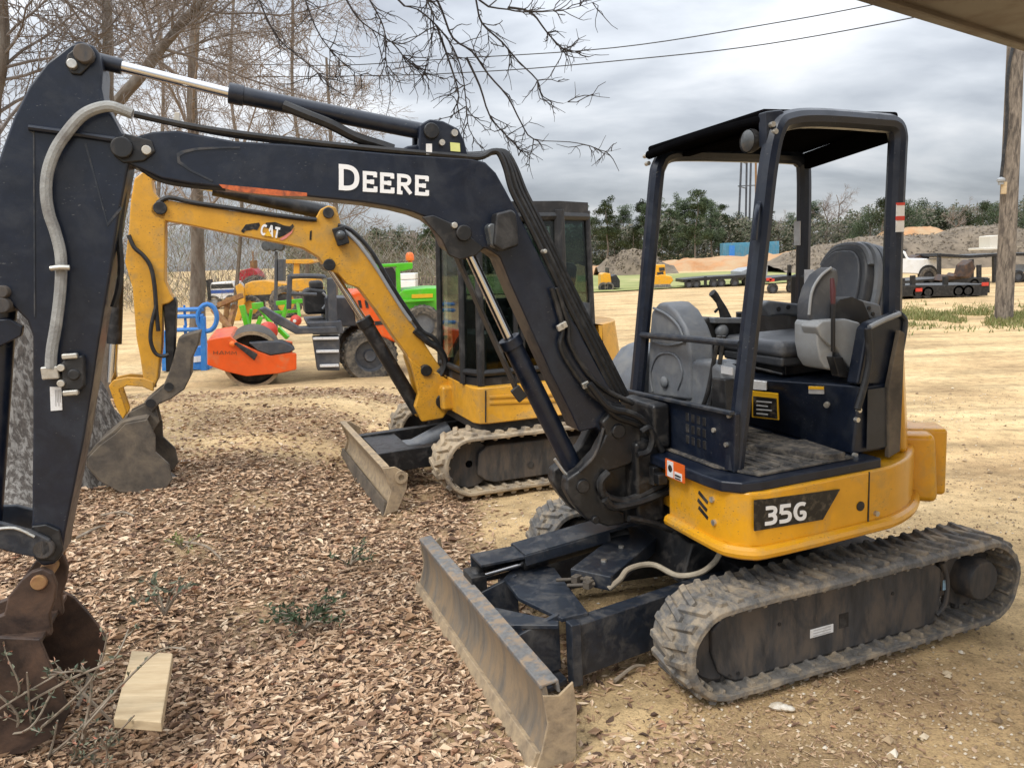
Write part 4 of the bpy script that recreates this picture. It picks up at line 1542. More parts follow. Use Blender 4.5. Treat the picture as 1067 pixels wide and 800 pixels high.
# ---- boom cylinder
mb = MB()
A_, B_, C_ = g(481, 247, 'y', 0), g(530, 352, 'y', 0), g(606, 505, 'y', 0)
mb.cyl(B_, C_, .048, n=24)
mb.cyl(B_, B_ + (C_ - B_).normalized() * .05, .056, n=24)
mb.cyl(C_ - Vector((0, .05, 0)), C_ + Vector((0, .05, 0)), .055)
bc = mb.build('boom_cylinder', M['navy'], ex1, M=B1, bevel=.005)
mb = MB()
mb.cyl(A_, B_, .023)
mb.build('cylinder_rod', M['chrome'], bc, M=B1)
mb = MB()
mb.cyl(A_ - Vector((0, .04, 0)), A_ + Vector((0, .04, 0)), .05)
mb.build('rod_eye', M['navy'], bc, M=B1, bevel=.005)
mb = MB()
mb.bar(g(474, 264, 'y', .03), g(541, 412, 'y', .03), .075, .012, up=Vector((1, 0, .6)))
mb.bar(g(536, 404, 'y', .06), g(545, 416, 'y', .06), .02, .05)
mb.build('rod_guard', M['plastic_black'], bc, M=B1, bevel=.004)
mb = MB()
mb.tube([g(578, 478, 'y', .07), g(592, 496, 'y', .08), g(602, 492, 'y', .09)], .008, k=3)
mb.build('grease_line', M['bolt'], bc, M=B1)

# ---- arm cylinder
mb = MB()
A_, B_, C_ = g(88, 60, 'y', 0), g(238, 97, 'y', 0), g(449, 139, 'y', 0)
mb.cyl(B_, C_, .036, n=24)
mb.cyl(B_, B_ + (C_ - B_) * .07, .041, n=24)
mb.cyl(C_ - Vector((0, .04, 0)), C_ + Vector((0, .04, 0)), .048)
mb.cyl(A_ - Vector((0, .05, 0)), A_ + Vector((0, .05, 0)), .045)
mb.cyl(A_, A_.lerp(B_, .25), .030)
ac = mb.build('arm_cylinder', M['navy'], ex1, M=B1, bevel=.004)
mb = MB()
mb.cyl(A_.lerp(B_, .2), B_, .021)
mb.build('cylinder_rod', M['chrome'], ac, M=B1)
mb = MB()
mb.tube([g(296, 110, 'y', .03), g(320, 120, 'y', .05), g(345, 130, 'y', .05), g(370, 143, 'y', .04), g(395, 151, 'y', .03), g(410, 156, 'y', .03)], .022, k=4)
mb.build('cylinder_hose', M['rubberhose'], ac, M=B1)

# ---- arm
mb = MB()
ao = FB.xz([(66, 52), (74, 46), (86, 44), (97, 47), (104, 56), (107, 72), (106, 92), (109, 106), (117, 120), (126, 138), (133, 152), (134, 172), (130, 195), (124, 225), (115, 285), (104, 352), (96, 405), (88, 455), (78, 505), (68, 555), (64, 580), (56, 588), (44, 590), (35, 582), (31, 568), (33, 540), (34, 450), (34, 350), (28, 334), (12, 318), (-6, 300), (-16, 262), (-14, 215), (-8, 185), (2, 155), (14, 122), (30, 90), (48, 66)], .09)
mb.prism(ao, -.09, .09)
ar = mb.build('arm', M['navy'], ex1, M=B1, bevel=.010, seg=3)
mb = MB()
mb.prism(FB.xz([(31, 133), (36, 137), (37, 330), (35.5, 330), (34.5, 140), (30, 136)], .09), .088, .0935)
mb.prism(FB.xz([(88, 150), (90, 149), (112, 232), (126, 215), (127, 218), (112, 236)], .09), .088, .092)
mb.build('weld_edge', M['navy_dusty'], ar, M=B1)
mb = MB()
mb.prism(FB.xz([(67, 66), (70, 56), (80, 48), (96, 50), (100, 60), (92, 70), (84, 78), (74, 77)], .105), .088, .103)
mb.prism(FB.xz([(30, 560), (33, 548), (48, 546), (62, 552), (66, 574), (58, 584), (40, 584)], .105), .088, .108)
mb.build('pin_plate', M['blackmetal'], ar, M=B1, bevel=.006)
mb = MB()
for (px, py), r, m_ in (((88, 57), .035, 1), ((46, 570), .040, 1), ((3, 304), .024, 1), ((3, 318), .03, 1)):
    c = g(px, py, 'y', .105)
    mb.cyl((c.x, -.11, c.z), (c.x, .13, c.z), r, n=20)
mb.build('pivot_pin', M['trackframe'], ar, M=B1, bevel=.006)
mb = MB()
for (px, py), r in (((76, 68), .018), ((32, 567), .018), ((66, 382), .014), ((66, 398), .014)):
    c = g(px, py, 'y', .10)
    mb.cyl((c.x, .09, c.z), (c.x, .148 if px == 66 else .125, c.z), r, n=12)
mb.build('bolt', M['bolt'], ar, M=B1, bevel=.003)
mb = MB()
mb.prism(FB.xz([(108, 345), (97, 405), (89, 455), (79, 505), (69, 555), (63, 585), (61, 580), (66, 555), (76, 505), (86, 455), (94, 405), (105, 345)], 0), -.094, -.070)
mb.build('worn_edge', M['rustlight'], ar, M=B1)
mb = MB()
mb.tube([g(30, 133, 'y', .10), g(75, 139, 'y', .10), g(122, 146, 'y', .10)], .012)
mb.build('cross_pipe', M['navy'], ar, M=B1)
mb = MB()
mb.tube([g(a, b, 'y', .125) for a, b in [(53, 384), (54, 365), (59, 335), (63, 300), (63.5, 268), (58, 243), (51, 222), (48, 200), (50, 178), (58, 156), (70, 138), (84, 122), (98, 114), (114, 111), (128, 115), (138, 119)]], .0205, n=10, k=5)
mb.build('sleeved_hose', M['greyhose'], ar, M=B1)
mb = MB()
c = g(53, 388, 'y', .12)
mb.box(c, (.06, .04, .05))
c = g(73, 371, 'y', .13)
mb.box(c, (.055, .03, .022))
c = g(74, 409, 'y', .13)
mb.box(c, (.055, .03, .022))
mb.tube([g(52, 280, 'y', .15), g(62, 278.5, 'y', .155), g(73, 279, 'y', .15)], .011)
mb.build('hose_fitting', M['bolt'], ar, M=B1, bevel=.006)
mb = MB()
mb.prism(FB.xz([(64, 378), (68, 375), (86, 370), (88, 375), (88, 402), (84, 406), (66, 405)], .125), .085, .135)
c = g(77, 390, 'y', .135)
mb.cyl((c.x, .13, c.z), (c.x, .146, c.z), .022, n=14)
mb.build('valve_block', M['plastic_black'], ar, M=B1, bevel=.006)
mb = MB()
mb.prism(FB.xz([(52, 403), (64, 403), (65, 427), (53, 428)], .0925), .089, .0945)
ws = mb.build('sticker', M['sticker_white'], ar, M=B1)
mb = MB()
for k in range(4):
    mb.prism(FB.xz([(57 + k * 1.6, 406), (57.8 + k * 1.6, 406), (58.4 + k * 1.6, 423 - k % 2 * 4), (57.6 + k * 1.6, 423 - k % 2 * 4)], .0948), .093, .0958)
mb.build('print', M['sticker_line'], ws, M=B1)
mb = MB()
mb.prism(FB.xz([(180, 126), (182, 117), (187, 117), (188, 127)], .06), .03, .06)
mb.build('hose_clamp', M['bolt'], bm_, M=B1, bevel=.003)
mb = MB()
mb.tube([g(a, b, 'y', .06) for a, b in [(126, 156), (140, 168), (165, 186), (200, 193), (235, 196)]], .013, k=4)
mb.tube([g(a, b, 'y', .02) for a, b in [(128, 170), (129, 200), (124, 240), (126, 275), (124, 300), (118, 320)]], .012, k=4)
mb.build('loose_hose', M['rubberhose'], ar, M=B1)
# bucket cylinder and link
mb = MB()
mb.cyl(g(3, 312, 'y', 0), g(-14, 560, 'y', 0), .050, n=20)
mb.prism(FB.xz([(-20, 335), (10, 332), (24, 340), (22, 350), (-2, 362), (-20, 362)], .07), .04, .075)
mb.build('bucket_cylinder', M['navy'], ex1, M=B1, bevel=.005)
for s in (1, -1):
    mb = MB()
    mb.prism(FB.xz([(-26, 545), (0, 544), (30, 552), (52, 562), (54, 574), (44, 582), (20, 578), (-2, 572), (-26, 574)], .13), s * .105, s * .13)
    mb.build('bucket_link', M['navy_dusty'], ex1, M=B1, bevel=.008)
mb = MB()
mb.tube([g(-10, 552, 'y', .135), g(15, 550, 'y', .135), g(36, 559, 'y', .135)], .006, k=4)
mb.build('grease_pipe', M['bolt'], ex1, M=B1)

# ---- bucket
mb = MB()
lug = FB.xz([(4, 640), (8, 622), (22, 604), (32, 596), (44, 592), (54, 597), (59, 610), (57, 626), (52, 640), (54, 662), (40, 668), (-20, 668), (-20, 650)], .12)
mb.prism(lug, .085, .12)
mb.prism(lug, -.12, -.085)
bk1 = mb.build('bucket', M['rust'], ex1, M=B1, bevel=.008)
mb = MB()
c = g(41, 606, 'y', .12)
mb.cyl((c.x, -.13, c.z), (c.x, .135, c.z), .030, n=18)
mb.build('pivot_pin', M['rustlight'], bk1, M=B1, bevel=.005)
prof = [(56, 648), (40, 650), (12, 652), (-20, 668), (-50, 700), (-60, 740), (-40, 775), (-5, 795), (30, 800)]
po = FB.xz(prof, 0.0)
pi_ = []
for i, (x, z) in enumerate(po):
    a, b = po[max(0, i - 1)], po[min(len(po) - 1, i + 1)]
    t = Vector((b[0] - a[0], b[1] - a[1])).normalized()
    pi_.append((x + t.y * -.018, z + t.x * .018))
mb = MB()
mb.prism(po + pi_[::-1], -.26, .26)
mb.build('bucket_shell', M['rust'], bk1, M=B1, bevel=.003)
mb = MB()
mb.prism(FB.xz([(54, 648), (40, 672), (-2, 672), (0, 664), (12, 652)], .0), -.20, .262)
mb.build('top_gusset', M['trackframe'], bk1, M=B1, bevel=.004)
near_ = FB.xz([(-8, 664), (41, 666), (50, 688), (61, 714), (73, 741), (62, 764), (24, 785), (-30, 790), (-70, 750), (-60, 700), (-30, 672)], .285)
far_ = FB.xz([(62, 612), (78, 620), (96, 640), (112, 662), (108, 684), (78, 730), (20, 750), (-25, 720), (-10, 660), (30, 640)], -.285)
for s, side in ((1, near_), (-1, far_)):
    mb = MB()
    mb.prism(side, s * .262, s * .285)
    o = mb.build('side_cutter', M['rust'], bk1, M=B1, bevel=.004)

# ================================================================== the second excavator, behind
F2 = frame(.127, 7.219, 0.0, 3.515)
FC = Fr(F2.M @ Matrix.Translation((.8, 0, 0)) @ Matrix.Rotation(R(-3), 4, 'Z'))
B2 = F2.I @ FC.M
ex2 = thing('mini_excavator', 'second excavator with yellow boom, closed black cab and clay coated bucket, behind the navy one', 'excavator', F2.M)
q2, g2 = F2.p, FC.p
for sgn in (1, -1):
    y0, y1 = (.56, .95) if sgn > 0 else (-.95, -.56)
    tr = rubber_track(ex2, y0, y1, .86, -1.0, .245, .028, M['rubber_sandy'], n_lug=46, seed=11 + sgn)
    ya, yb = sorted((sgn * .62, sgn * .87))
    mb = MB()
    mb.prism([(.74, .13), (.80, .18), (.79, .36), (.70, .415), (-.75, .40), (-.80, .12), (-.7, .10), (.66, .10)], ya, yb)
    tf = mb.build('track_frame', M['trackframe'], ex2, bevel=.015)
    if sgn > 0:
        mb = MB()
        c = q2(553, 484, 'y', .87)
        mb.cyl((c.x, .865, c.z), (c.x, .875, c.z), .03, n=14)
        mb.build('access_hole', M['plastic_black'], tf)
    for xx, rr in ((.86, .20), (-1.0, .20)):
        mb = MB()
        mb.lathe([(.03, -.07), (rr, -.07), (rr, .07), (.03, .07)], (xx, sgn * .755, .273), n=24)
        mb.build('track_wheel', M['trackframe'], ex2, bevel=.01)
mb = MB()
mb.box((-.05, 0, .38), (1.0, 1.2, .16))
mb.lathe([(0, .42), (.45, .42), (.45, .60), (0, .60)], (0, 0, 0), 'z')
mb.build('undercarriage_frame', M['blackmetal'], ex2, bevel=.02)
# dozer blade
mb = MB()
face = [(1.60 - .075 * math.sin(math.pi * k / 8), .01 + .36 * k / 8) for k in range(9)]
mb.prism(face + [(p[0] - .03, p[1]) for p in reversed(face)], -.96, .96)
mb.prism([(1.60, .365), (1.60, .38), (1.54, .38), (1.54, .365)], -.96, .96)
bl = mb.build('dozer_blade', M['cutting'], ex2, bevel=.005, jitter=.003)
mb = MB()
mb.prism([(1.622, -.01), (1.60, -.01), (1.572, .10), (1.596, .11)], -.97, .97)
mb.build('cutting_edge', M['oldbucket'], bl, bevel=.004)
for s in (1, -1):
    mb = MB()
    mb.prism([(1.61, .0), (1.54, .19), (1.60, .37), (1.50, .37), (1.40, .30), (1.42, .18), (1.50, .02)], s * .955, s * .975)
    ep = mb.build('end_plate', M['cutting'], bl, bevel=.005)
mb = MB()
c = Vector((1.46, .985, .285))
mb.lathe([(.022, -.008), (.05, -.008), (.05, .004), (.022, .004)], c, 'y', 16)
mb.build('tie_ring', M['cutting'], bl)
mb = MB()
for s in (1, -1):
    mb.bar((1.52, s * .38, .26), (.3, s * .38, .30), .09, .18)
mb.prism([(1.5, -.40), (1.5, .40), (1.2, .40), (1.2, -.40)], .30, .335, 'z')
mb.build('push_arm', M['blackmetal'], ex2, bevel=.008)
mb = MB()
A_, B_, C_ = q2(395, 472, 'y', .05), q2(427, 468, 'y', .05), q2(468, 446, 'y', .05)
mb.cyl(B_, C_, .075)
mb.box(B_, (.14, .2, .14))
cyl = mb.build('blade_cylinder', M['plastic_grey'], ex2, bevel=.01)
mb = MB()
mb.cyl(A_, B_, .03)
mb.build('cylinder_rod', M['chrome'], cyl)

# house
mb = MB()
pl2 = [(.80, .34), (.80, .80), (.77, .87), (.70, .90), (-.15, .90)] + arc(.92, 100, 260, 20) + [(.70, -.90), (.80, -.80), (.80, -.34)]
mb.prism(pl2, .60, .895, 'z')
hs = mb.build('lower_body', M['yellow_old'], ex2, bevel=.02, seg=3)
mb = MB()
for dz in (.06, .13):
    mb.prism(F2.xz([(510, 424 - dz * 90), (588, 421 - dz * 90), (588, 424 - dz * 90), (510, 427 - dz * 90)], .905), .898, .908)
mb.build('pressed_rib', M['yellow_old'], hs, bevel=.004)
mb = MB()
for x1 in (505.5, 591):
    mb.prism(F2.xz([(x1, 407), (x1 + 1.2, 407), (x1 + 1.2, 440), (x1, 440)], .903), .899, .9035)
mb.build('panel_gap', M['plastic_black'], hs)
mb = MB()
mb.prism(grow(pl2, -.03), .53, .605, 'z')
mb.build('belly_plate', M['blackmetal'], hs)
mb = MB()
lowp = [(-.40, .80)] + arc(.90, 117, 243, 16) + [(-.40, -.80)]
topp = [(-.42, .76)] + arc(.84, 117, 243, 16) + [(-.42, -.76)]
mb.prism(lowp, .89, 1.32, 'z', pts2=topp)
mb.build('engine_hood', M['yellow_old'], ex2, bevel=.05, seg=3)
# cab
zc0, zc1 = .90, 2.285
cabp = [(.78, -.12), (.80, .60), (.72, .80), (-.02, .82), (-.40, .62), (-.42, -.12)]
capt = [(x * .93 + .01, y * .97) for x, y in cabp]


def cab_pt(i, t, z):
    a, b = cabp[i], cabp[(i + 1) % 6]
    c, d = capt[i], capt[(i + 1) % 6]
    k = (z - zc0) / (zc1 - zc0)
    lo = Vector((a[0] + (b[0] - a[0]) * t, a[1] + (b[1] - a[1]) * t))
    hi = Vector((c[0] + (d[0] - c[0]) * t, c[1] + (d[1] - c[1]) * t))
    v = lo.lerp(hi, k)
    return Vector((v.x, v.y, z))


mb = MB()
for i in range(6):
    p = [cab_pt(i, 0, zc0 + (zc1 - zc0) * k / 6) for k in range(7)]
    mb.tube(p, .034 if i != 3 else .05, n=10)
mb.mesh([cab_pt(i, 0, zc0 - .02) for i in range(6)] + [cab_pt(i, 0, zc0 + .06) for i in range(6)], [list(range(5, -1, -1)), list(range(6, 12))] + [(i, (i + 1) % 6, (i + 1) % 6 + 6, i + 6) for i in range(6)])
rt = [Vector((x * 1.03, y * 1.02 + .01, zc1 - .03)) for x, y in capt]
mb.mesh(rt + [v + Vector((0, 0, .10)) for v in rt], [list(range(5, -1, -1)), list(range(6, 12))] + [(i, (i + 1) % 6, (i + 1) % 6 + 6, i + 6) for i in range(6)])
for i in range(6):
    mb.tube([cab_pt(i, 0, zc0 + .10), cab_pt(i, 1, zc0 + .10)], .03)
    mb.tube([cab_pt(i, 0, zc1 - .05), cab_pt(i, 1, zc1 - .05)], .04)
for t in (.42, .5):
    mb.tube([cab_pt(2, t, zc0), cab_pt(2, t, zc1)], .024)
cab = mb.build('cab_frame', M['plastic_black'], ex2, bevel=.012)
for i in range(6):
    for t0, t1 in (((.07, .40), (.52, .93)) if i == 2 else ((.06, .94),)):
        z0_, z1_ = zc0 + .12, zc1 - .08
        a, b, c, d = cab_pt(i, t0, z0_), cab_pt(i, t1, z0_), cab_pt(i, t1, z1_), cab_pt(i, t0, z1_)
        n_ = (b - a).cross(d - a).normalized() * .006
        mb = MB()
        mb.mesh([a - n_, b - n_, c - n_, d - n_, a + n_, b + n_, c + n_, d + n_], [(3, 2, 1, 0), (4, 5, 6, 7), (0, 1, 5, 4), (1, 2, 6, 5), (2, 3, 7, 6), (3, 0, 4, 7)])
        mb.build('window_pane', M['glass'], cab)
# lower black panel behind the side window
mb = MB()
a, b = cab_pt(3, 0, zc0), cab_pt(3, 1, zc0)
mb.mesh([cab_pt(3, .0, zc0) + Vector((0, .02, 0)), cab_pt(3, 1, zc0) + Vector((0, .02, 0)), cab_pt(3, 1, 1.50) + Vector((0, .02, 0)), cab_pt(3, .72, 1.52) + Vector((0, .02, 0)), cab_pt(3, .25, 1.22) + Vector((0, .02, 0)), cab_pt(3, 0, 1.2) + Vector((0, .02, 0))], [(0, 1, 2, 3, 4, 5)])
pnl = mb.build('corner_panel', M['plastic_black'], cab)
sm = pnl.modifiers.new('thick', 'SOLIDIFY')
sm.thickness = .03
mb = MB()
mb.box((.05, .35, 1.20), (.5, .5, .16))
mb.box((-.18, .35, 1.55), (.14, .46, .62), Matrix.Rotation(R(-10), 3, 'Y'))
mb.build('driver_seat', M['vinyl_dark'], cab, bevel=.05, seg=3)
mb = MB()
mb.box((.14, -.10, 1.22), (1.05, .05, .66))
mb.box((.10, .05, 1.22), (.7, .22, .34))
mb.build('interior_wall', M['plastic_black'], cab, bevel=.03)
mb = MB()
mb.box((.60, .35, 1.02), (.2, .56, .56))
mb.tube([(.35, .12, 1.2), (.38, .12, 1.5)], .02)
mb.tube([(.35, .62, 1.2), (.38, .62, 1.5)], .02)
mb.build('console', M['plastic_black'], cab, bevel=.03)

# swing post
mb = MB()
cs = FC.xz([(426, 372), (440, 384), (456, 388), (470, 398), (478, 410), (470, 424), (462, 436), (440, 440), (432, 424), (436, 410), (432, 392)], .16)
mb.prism(cs, .09, .16)
mb.prism(cs, -.16, -.09)
mb.prism(FC.xz([(446, 400), (475, 402), (474, 418), (446, 420)], .09), -.1, .1)
sp = mb.build('swing_post', M['yellow_old'], ex2, M=B2, bevel=.015)
mb = MB()
for (px, py), r in (((444, 386), .05), ((462, 418), .07)):
    c = g2(px, py, 'y', .16)
    mb.cyl((c.x, -.17, c.z), (c.x, .18, c.z), r, n=16)
mb.build('pivot_pin', M['blackmetal'], sp, M=B2, bevel=.006)
mb = MB()
mb.box((.80, 0, .72), (.18, .5, .22))
mb.build('swing_mount', M['yellow_old'], ex2, bevel=.03)
# boom
mb = MB()
bo = FC.xz([(157, 214), (163, 209), (172, 208), (200, 213), (240, 219.5), (280, 225), (310, 229), (327, 231), (334, 218), (342, 214), (350, 216), (353, 224), (355, 233), (363, 241), (377, 256), (391, 277), (404, 300), (419, 323), (435, 346), (449, 368), (460, 384), (462, 392), (452, 398), (440, 396), (431, 384), (424, 369), (410, 350), (392, 323), (374, 300), (362, 296), (352, 285), (340, 281), (332, 268), (316, 258.5), (290, 253), (240, 243.5), (195, 234), (172, 230), (162, 227), (156, 221)], .11)
mb.prism(bo, -.11, .11)
bm2 = mb.build('boom', M['yellow_old'], ex2, M=B2, bevel=.010, seg=3)
mb = MB()
for (px, py), r in (((167, 217), .05), ((343, 276), .05), ((444, 386), .05), ((342, 222), .045)):
    c = g2(px, py, 'y', .11)
    mb.cyl((c.x, -.13, c.z), (c.x, .14, c.z), r, n=18)
mb.build('pivot_pin', M['blackmetal'], bm2, M=B2, bevel=.006)
mb = MB()
c = g2(355, 246, 'y', .15)
mb.box(c, (.10, .06, .15), Matrix.Rotation(R(15), 3, 'Y'))
mb.build('valve_block', M['blackmetal'], bm2, M=B2, bevel=.01)
mb = MB()
mb.ball(g2(355, 245, 'y', .17), .045, .9, .9, .9)
mb.build('boom_light', M['lens'], bm2, M=B2)
# decal with letters
mb = MB()
mb.prism(FC.xz([(251, 241), (256, 234), (270, 232), (271, 235), (268, 240), (264, 239), (260, 240), (256, 240.5), (254, 243)], .113), .109, .114)
mb.prism(FC.xz([(277, 232), (287, 231.5), (296, 235), (302, 236), (305, 233.5), (306.5, 236), (303, 241), (297, 245), (290, 248), (288, 240), (276, 237)], .113), .109, .114)
d2 = mb.build('boom_decal', M['sticker_dark'], bm2, M=B2)
mb = MB()
P0, P1, P2 = g2(271, 244.5, 'y', .1145), g2(290, 248.5, 'y', .1145), g2(273, 233.5, 'y', .1145)
letters(mb, 'CAT', P0, (P1 - P0) / 2.4, (P2 - P0), Vector((0, 1, 0)), w=.22)
mb.build('lettering', M['white'], d2, M=B2)
mb = MB()
mb.prism(FC.xz([(275, 245.5), (280, 240), (283.5, 246.8)], .118), .117, .121)
mb.build('yellow_triangle', M['sticker_yellow'], d2, M=B2)
mb = MB()
mb.prism(FC.xz([(291, 249.5), (297, 245.5), (303, 241.5), (306, 238.5), (304, 243), (298, 248.5), (294, 250.5)], .114), .109, .1155)
mb.build('red_slash', pm('faded red film', (.62, .20, .16), .5), d2, M=B2)
mb = MB()
mb.prism(FC.xz([(323, 241), (325, 240), (324.5, 250), (322.5, 250)], .113), .109, .114)
mb.build('serial_tag', M['sticker_dark'], bm2, M=B2)
mb = MB()
for pts in ([(164, 212), (176, 206), (200, 211), (240, 217), (300, 226), (330, 229)], [(352, 235), (366, 240), (384, 258), (398, 280), (412, 304), (428, 328), (440, 345), (452, 352), (460, 366), (462, 380), (456, 388)]):
    mb.tube([g2(a, b, 'y', .12) for a, b in pts], .018, k=4)
mb.build('boom_hose', M['rubberhose'], ex2, M=B2)
mb = MB()
mb.tube([g2(a, b, 'y', .12) for a, b in [(356, 238), (372, 252), (390, 276), (404, 298), (418, 320), (428, 334)]], .016, k=4)
mb.build('steel_pipe', M['plastic_light'], ex2, M=B2)
mb = MB()
mb.tube([g2(a, b, 'y', .13) for a, b in [(432, 344), (446, 356), (458, 364), (464, 378), (458, 392), (448, 390)]], .03, k=4)
mb.build('bundled_hose', M['rubberhose'], ex2, M=B2)
# cylinders
mb = MB()
A_, B_, C_ = g2(343, 278, 'y', 0), g2(378, 332, 'y', 0), g2(436, 428, 'y', 0)
mb.cyl(B_, C_, .062)
mb.cyl(B_, B_.lerp(C_, .08), .072)
bc = mb.build('boom_cylinder', M['blackmetal'], ex2, M=B2, bevel=.005)
mb = MB()
mb.cyl(A_, B_, .03)
mb.build('cylinder_rod', M['chrome'], bc, M=B2)
mb = MB()
A_, B_, C_ = g2(150, 182, 'y', 0), g2(222, 196, 'y', 0), g2(342, 222, 'y', 0)
mb.cyl(B_, C_, .062)
ac = mb.build('arm_cylinder', M['blackmetal'], ex2, M=B2, bevel=.005)
mb = MB()
mb.cyl(A_, B_, .033)
mb.build('cylinder_rod', M['chrome'], ac, M=B2)
# arm
mb = MB()
ao = FC.xz([(140, 186), (150, 178), (157, 183), (160, 200), (168, 210), (175, 217), (172, 232), (172, 250), (171.5, 293), (177, 305), (181, 312), (176, 316), (169, 318), (168, 362), (164, 396), (158, 408), (150, 400), (146, 372), (142, 352), (138, 300), (130, 273), (134, 240), (136, 210)], .11)
mb.prism(ao, -.11, .11)
ar2 = mb.build('arm', M['yellow_old'], ex2, M=B2, bevel=.012, seg=3)
mb = MB()
mb.tube([g2(a, b, 'y', .14) for a, b in [(134, 245), (140, 258), (149, 266), (157, 278), (161, 298), (163, 325), (165, 345)]], .016, k=4)
mb.tube([g2(a, b, 'y', .15) for a, b in [(163, 318), (158, 338), (157, 355), (162, 368), (170, 371), (176, 369)]], .015, k=4)
mb.build('arm_hose', M['rubberhose'], ar2, M=B2)
mb = MB()
mb.prism(FC.xz([(170, 318), (182, 309), (184, 316), (183, 345), (181, 385), (173, 388), (172, 345)], .07), -.07, .08)
mb.build('thumb_cylinder', M['blackmetal'], ex2, M=B2, bevel=.012)
mb = MB()
mb.cyl(g2(121, 290, 'y', .0), g2(119, 358, 'y', .0), .055)
kc = mb.build('bucket_cylinder', M['blackmetal'], ex2, M=B2)
mb = MB()
mb.cyl(g2(118.5, 356, 'y', .0), g2(116, 398, 'y', .0), .034)
mb.build('cylinder_rod', M['chrome'], kc, M=B2)
mb = MB()
lk = FC.xz([(113, 402), (118, 396), (132, 393), (150, 394), (160, 398), (160, 408), (148, 403), (132, 402), (124, 406), (132, 430), (128, 437), (121, 425)], .12)
mb.prism(lk, .085, .12)
mb.prism(lk, -.12, -.085)
mb.build('bucket_link', M['yellow_old'], ex2, M=B2, bevel=.008)
# thumb claw
mb = MB()
th = FC.xz([(149, 420), (158, 412), (170, 402), (176, 388), (181, 372), (186, 352), (196, 348), (209, 345), (207, 358), (200, 374), (199, 392), (192, 406), (178, 416), (166, 421), (158, 430)], .13)
mb.prism(th, -.13, .13)
tc_ = mb.build('thumb_claw', M['oldbucket'], ex2, M=B2, bevel=.012)
mb = MB()
for px, py in ((176, 403), (157, 420)):
    c = g2(px, py, 'y', .13)
    mb.cyl((c.x, -.14, c.z), (c.x, .14, c.z), .035, n=14)
mb.build('pin_hole', M['plastic_black'], tc_, M=B2)
# bucket
mb = MB()
sd_ = FC.xz([(126, 444), (136, 434), (158, 430), (164, 440), (160, 452), (168, 470), (170, 490), (160, 500), (135, 502), (112, 492), (100, 478), (100, 468), (110, 456)], .28)
prof2 = [(158, 430), (136, 434), (126, 444), (110, 456), (100, 468), (100, 478), (112, 492), (135, 502), (160, 503)]
po = FC.xz(prof2, .0)
mb.prism(po + [(x + .02, z + .01) for x, z in reversed(po)], -.28, .28)
bk2 = mb.build('bucket', M['oldbucket'], ex2, M=B2, bevel=.006)
for s in (1, -1):
    mb = MB()
    mb.prism([(x, z) for x, z in FC.xz([(126, 444), (136, 434), (158, 430), (166, 446), (166, 462), (180, 474), (183, 490), (176, 500), (150, 504), (130, 502), (112, 492), (99, 478), (99, 468), (110, 456)], 0.0)], s * .28, s * .305)
    mb.build('side_cutter', M['oldbucket'], bk2, M=B2, bevel=.008, jitter=.006)
mb = MB()
lg = FC.xz([(128, 448), (134, 430), (150, 422), (162, 424), (166, 440), (158, 452)], .10)
mb.prism(lg, .07, .10)
mb.prism(lg, -.10, -.07)
mb.build('hanger_lug', M['oldbucket'], bk2, M=B2, bevel=.008)

# ================================================================== bare trees
class Twigs:
    def __init__(s):
        s.v, s.f = [], []

    def tube(s, P, r0, r1, n):
        m = len(P)
        T = (P[-1] - P[0])
        if T.length < 1e-6:
            return
        T.normalize()
        N = T.orthogonal().normalized()
        B = T.cross(N)
        k = len(s.v)
        cs = [(math.cos(2 * math.pi * j / n), math.sin(2 * math.pi * j / n)) for j in range(n)]
        for i, p in enumerate(P):
            r = r0 + (r1 - r0) * i / (m - 1)
            for c_, s_ in cs:
                s.v.append(p + N * (c_ * r) + B * (s_ * r))
        for i in range(m - 1):
            for j in range(n):
                s.f.append((k + i * n + j, k + i * n + (j + 1) % n, k + (i + 1) * n + (j + 1) % n, k + (i + 1) * n + j))


def wander(r_, p, d, ln, k, wob, pull=Vector((0, 0, 0))):
    P = [p.copy()]
    d = d.normalized()
    for _ in range(k):
        d = (d + Vector((r_.gauss(0, wob), r_.gauss(0, wob), r_.gauss(0, wob))) + pull).normalized()
        P.append(P[-1] + d * (ln / k))
    return P


def sprout(tw, r_, P, r0, level, maxl, nb, ln, spread, pull, rmin):
    """side branches along a path P"""
    if level > maxl:
        return
    m = len(P)
    for _ in range(nb):
        t = r_.uniform(.12, 1)
        i = min(m - 2, int(t * (m - 1)))
        p = P[i].lerp(P[i + 1], t * (m - 1) - i)
        d = (P[i + 1] - P[i]).normalized()
        sd = d.orthogonal().normalized()
        a = r_.uniform(0, 2 * math.pi)
        sd = sd * math.cos(a) + d.cross(sd) * math.sin(a)
        dd = d * math.cos(spread) + sd * math.sin(spread)
        l2 = ln * r_.uniform(.55, 1.15) * (1.15 - .55 * t)
        r2 = max(rmin, r0 * (1 - .7 * t) * .55)
        Q = wander(r_, p, dd, l2, 4 if level < maxl else 3, .16, pull)
        tw.tube(Q, r2, max(rmin * .6, r2 * .3), 5 if r2 > .02 else 3)
        sprout(tw, r_, Q, r2, level + 1, maxl, max(3, int(nb * .62)), ln * .52, spread * r_.uniform(.85, 1.15), pull, rmin)


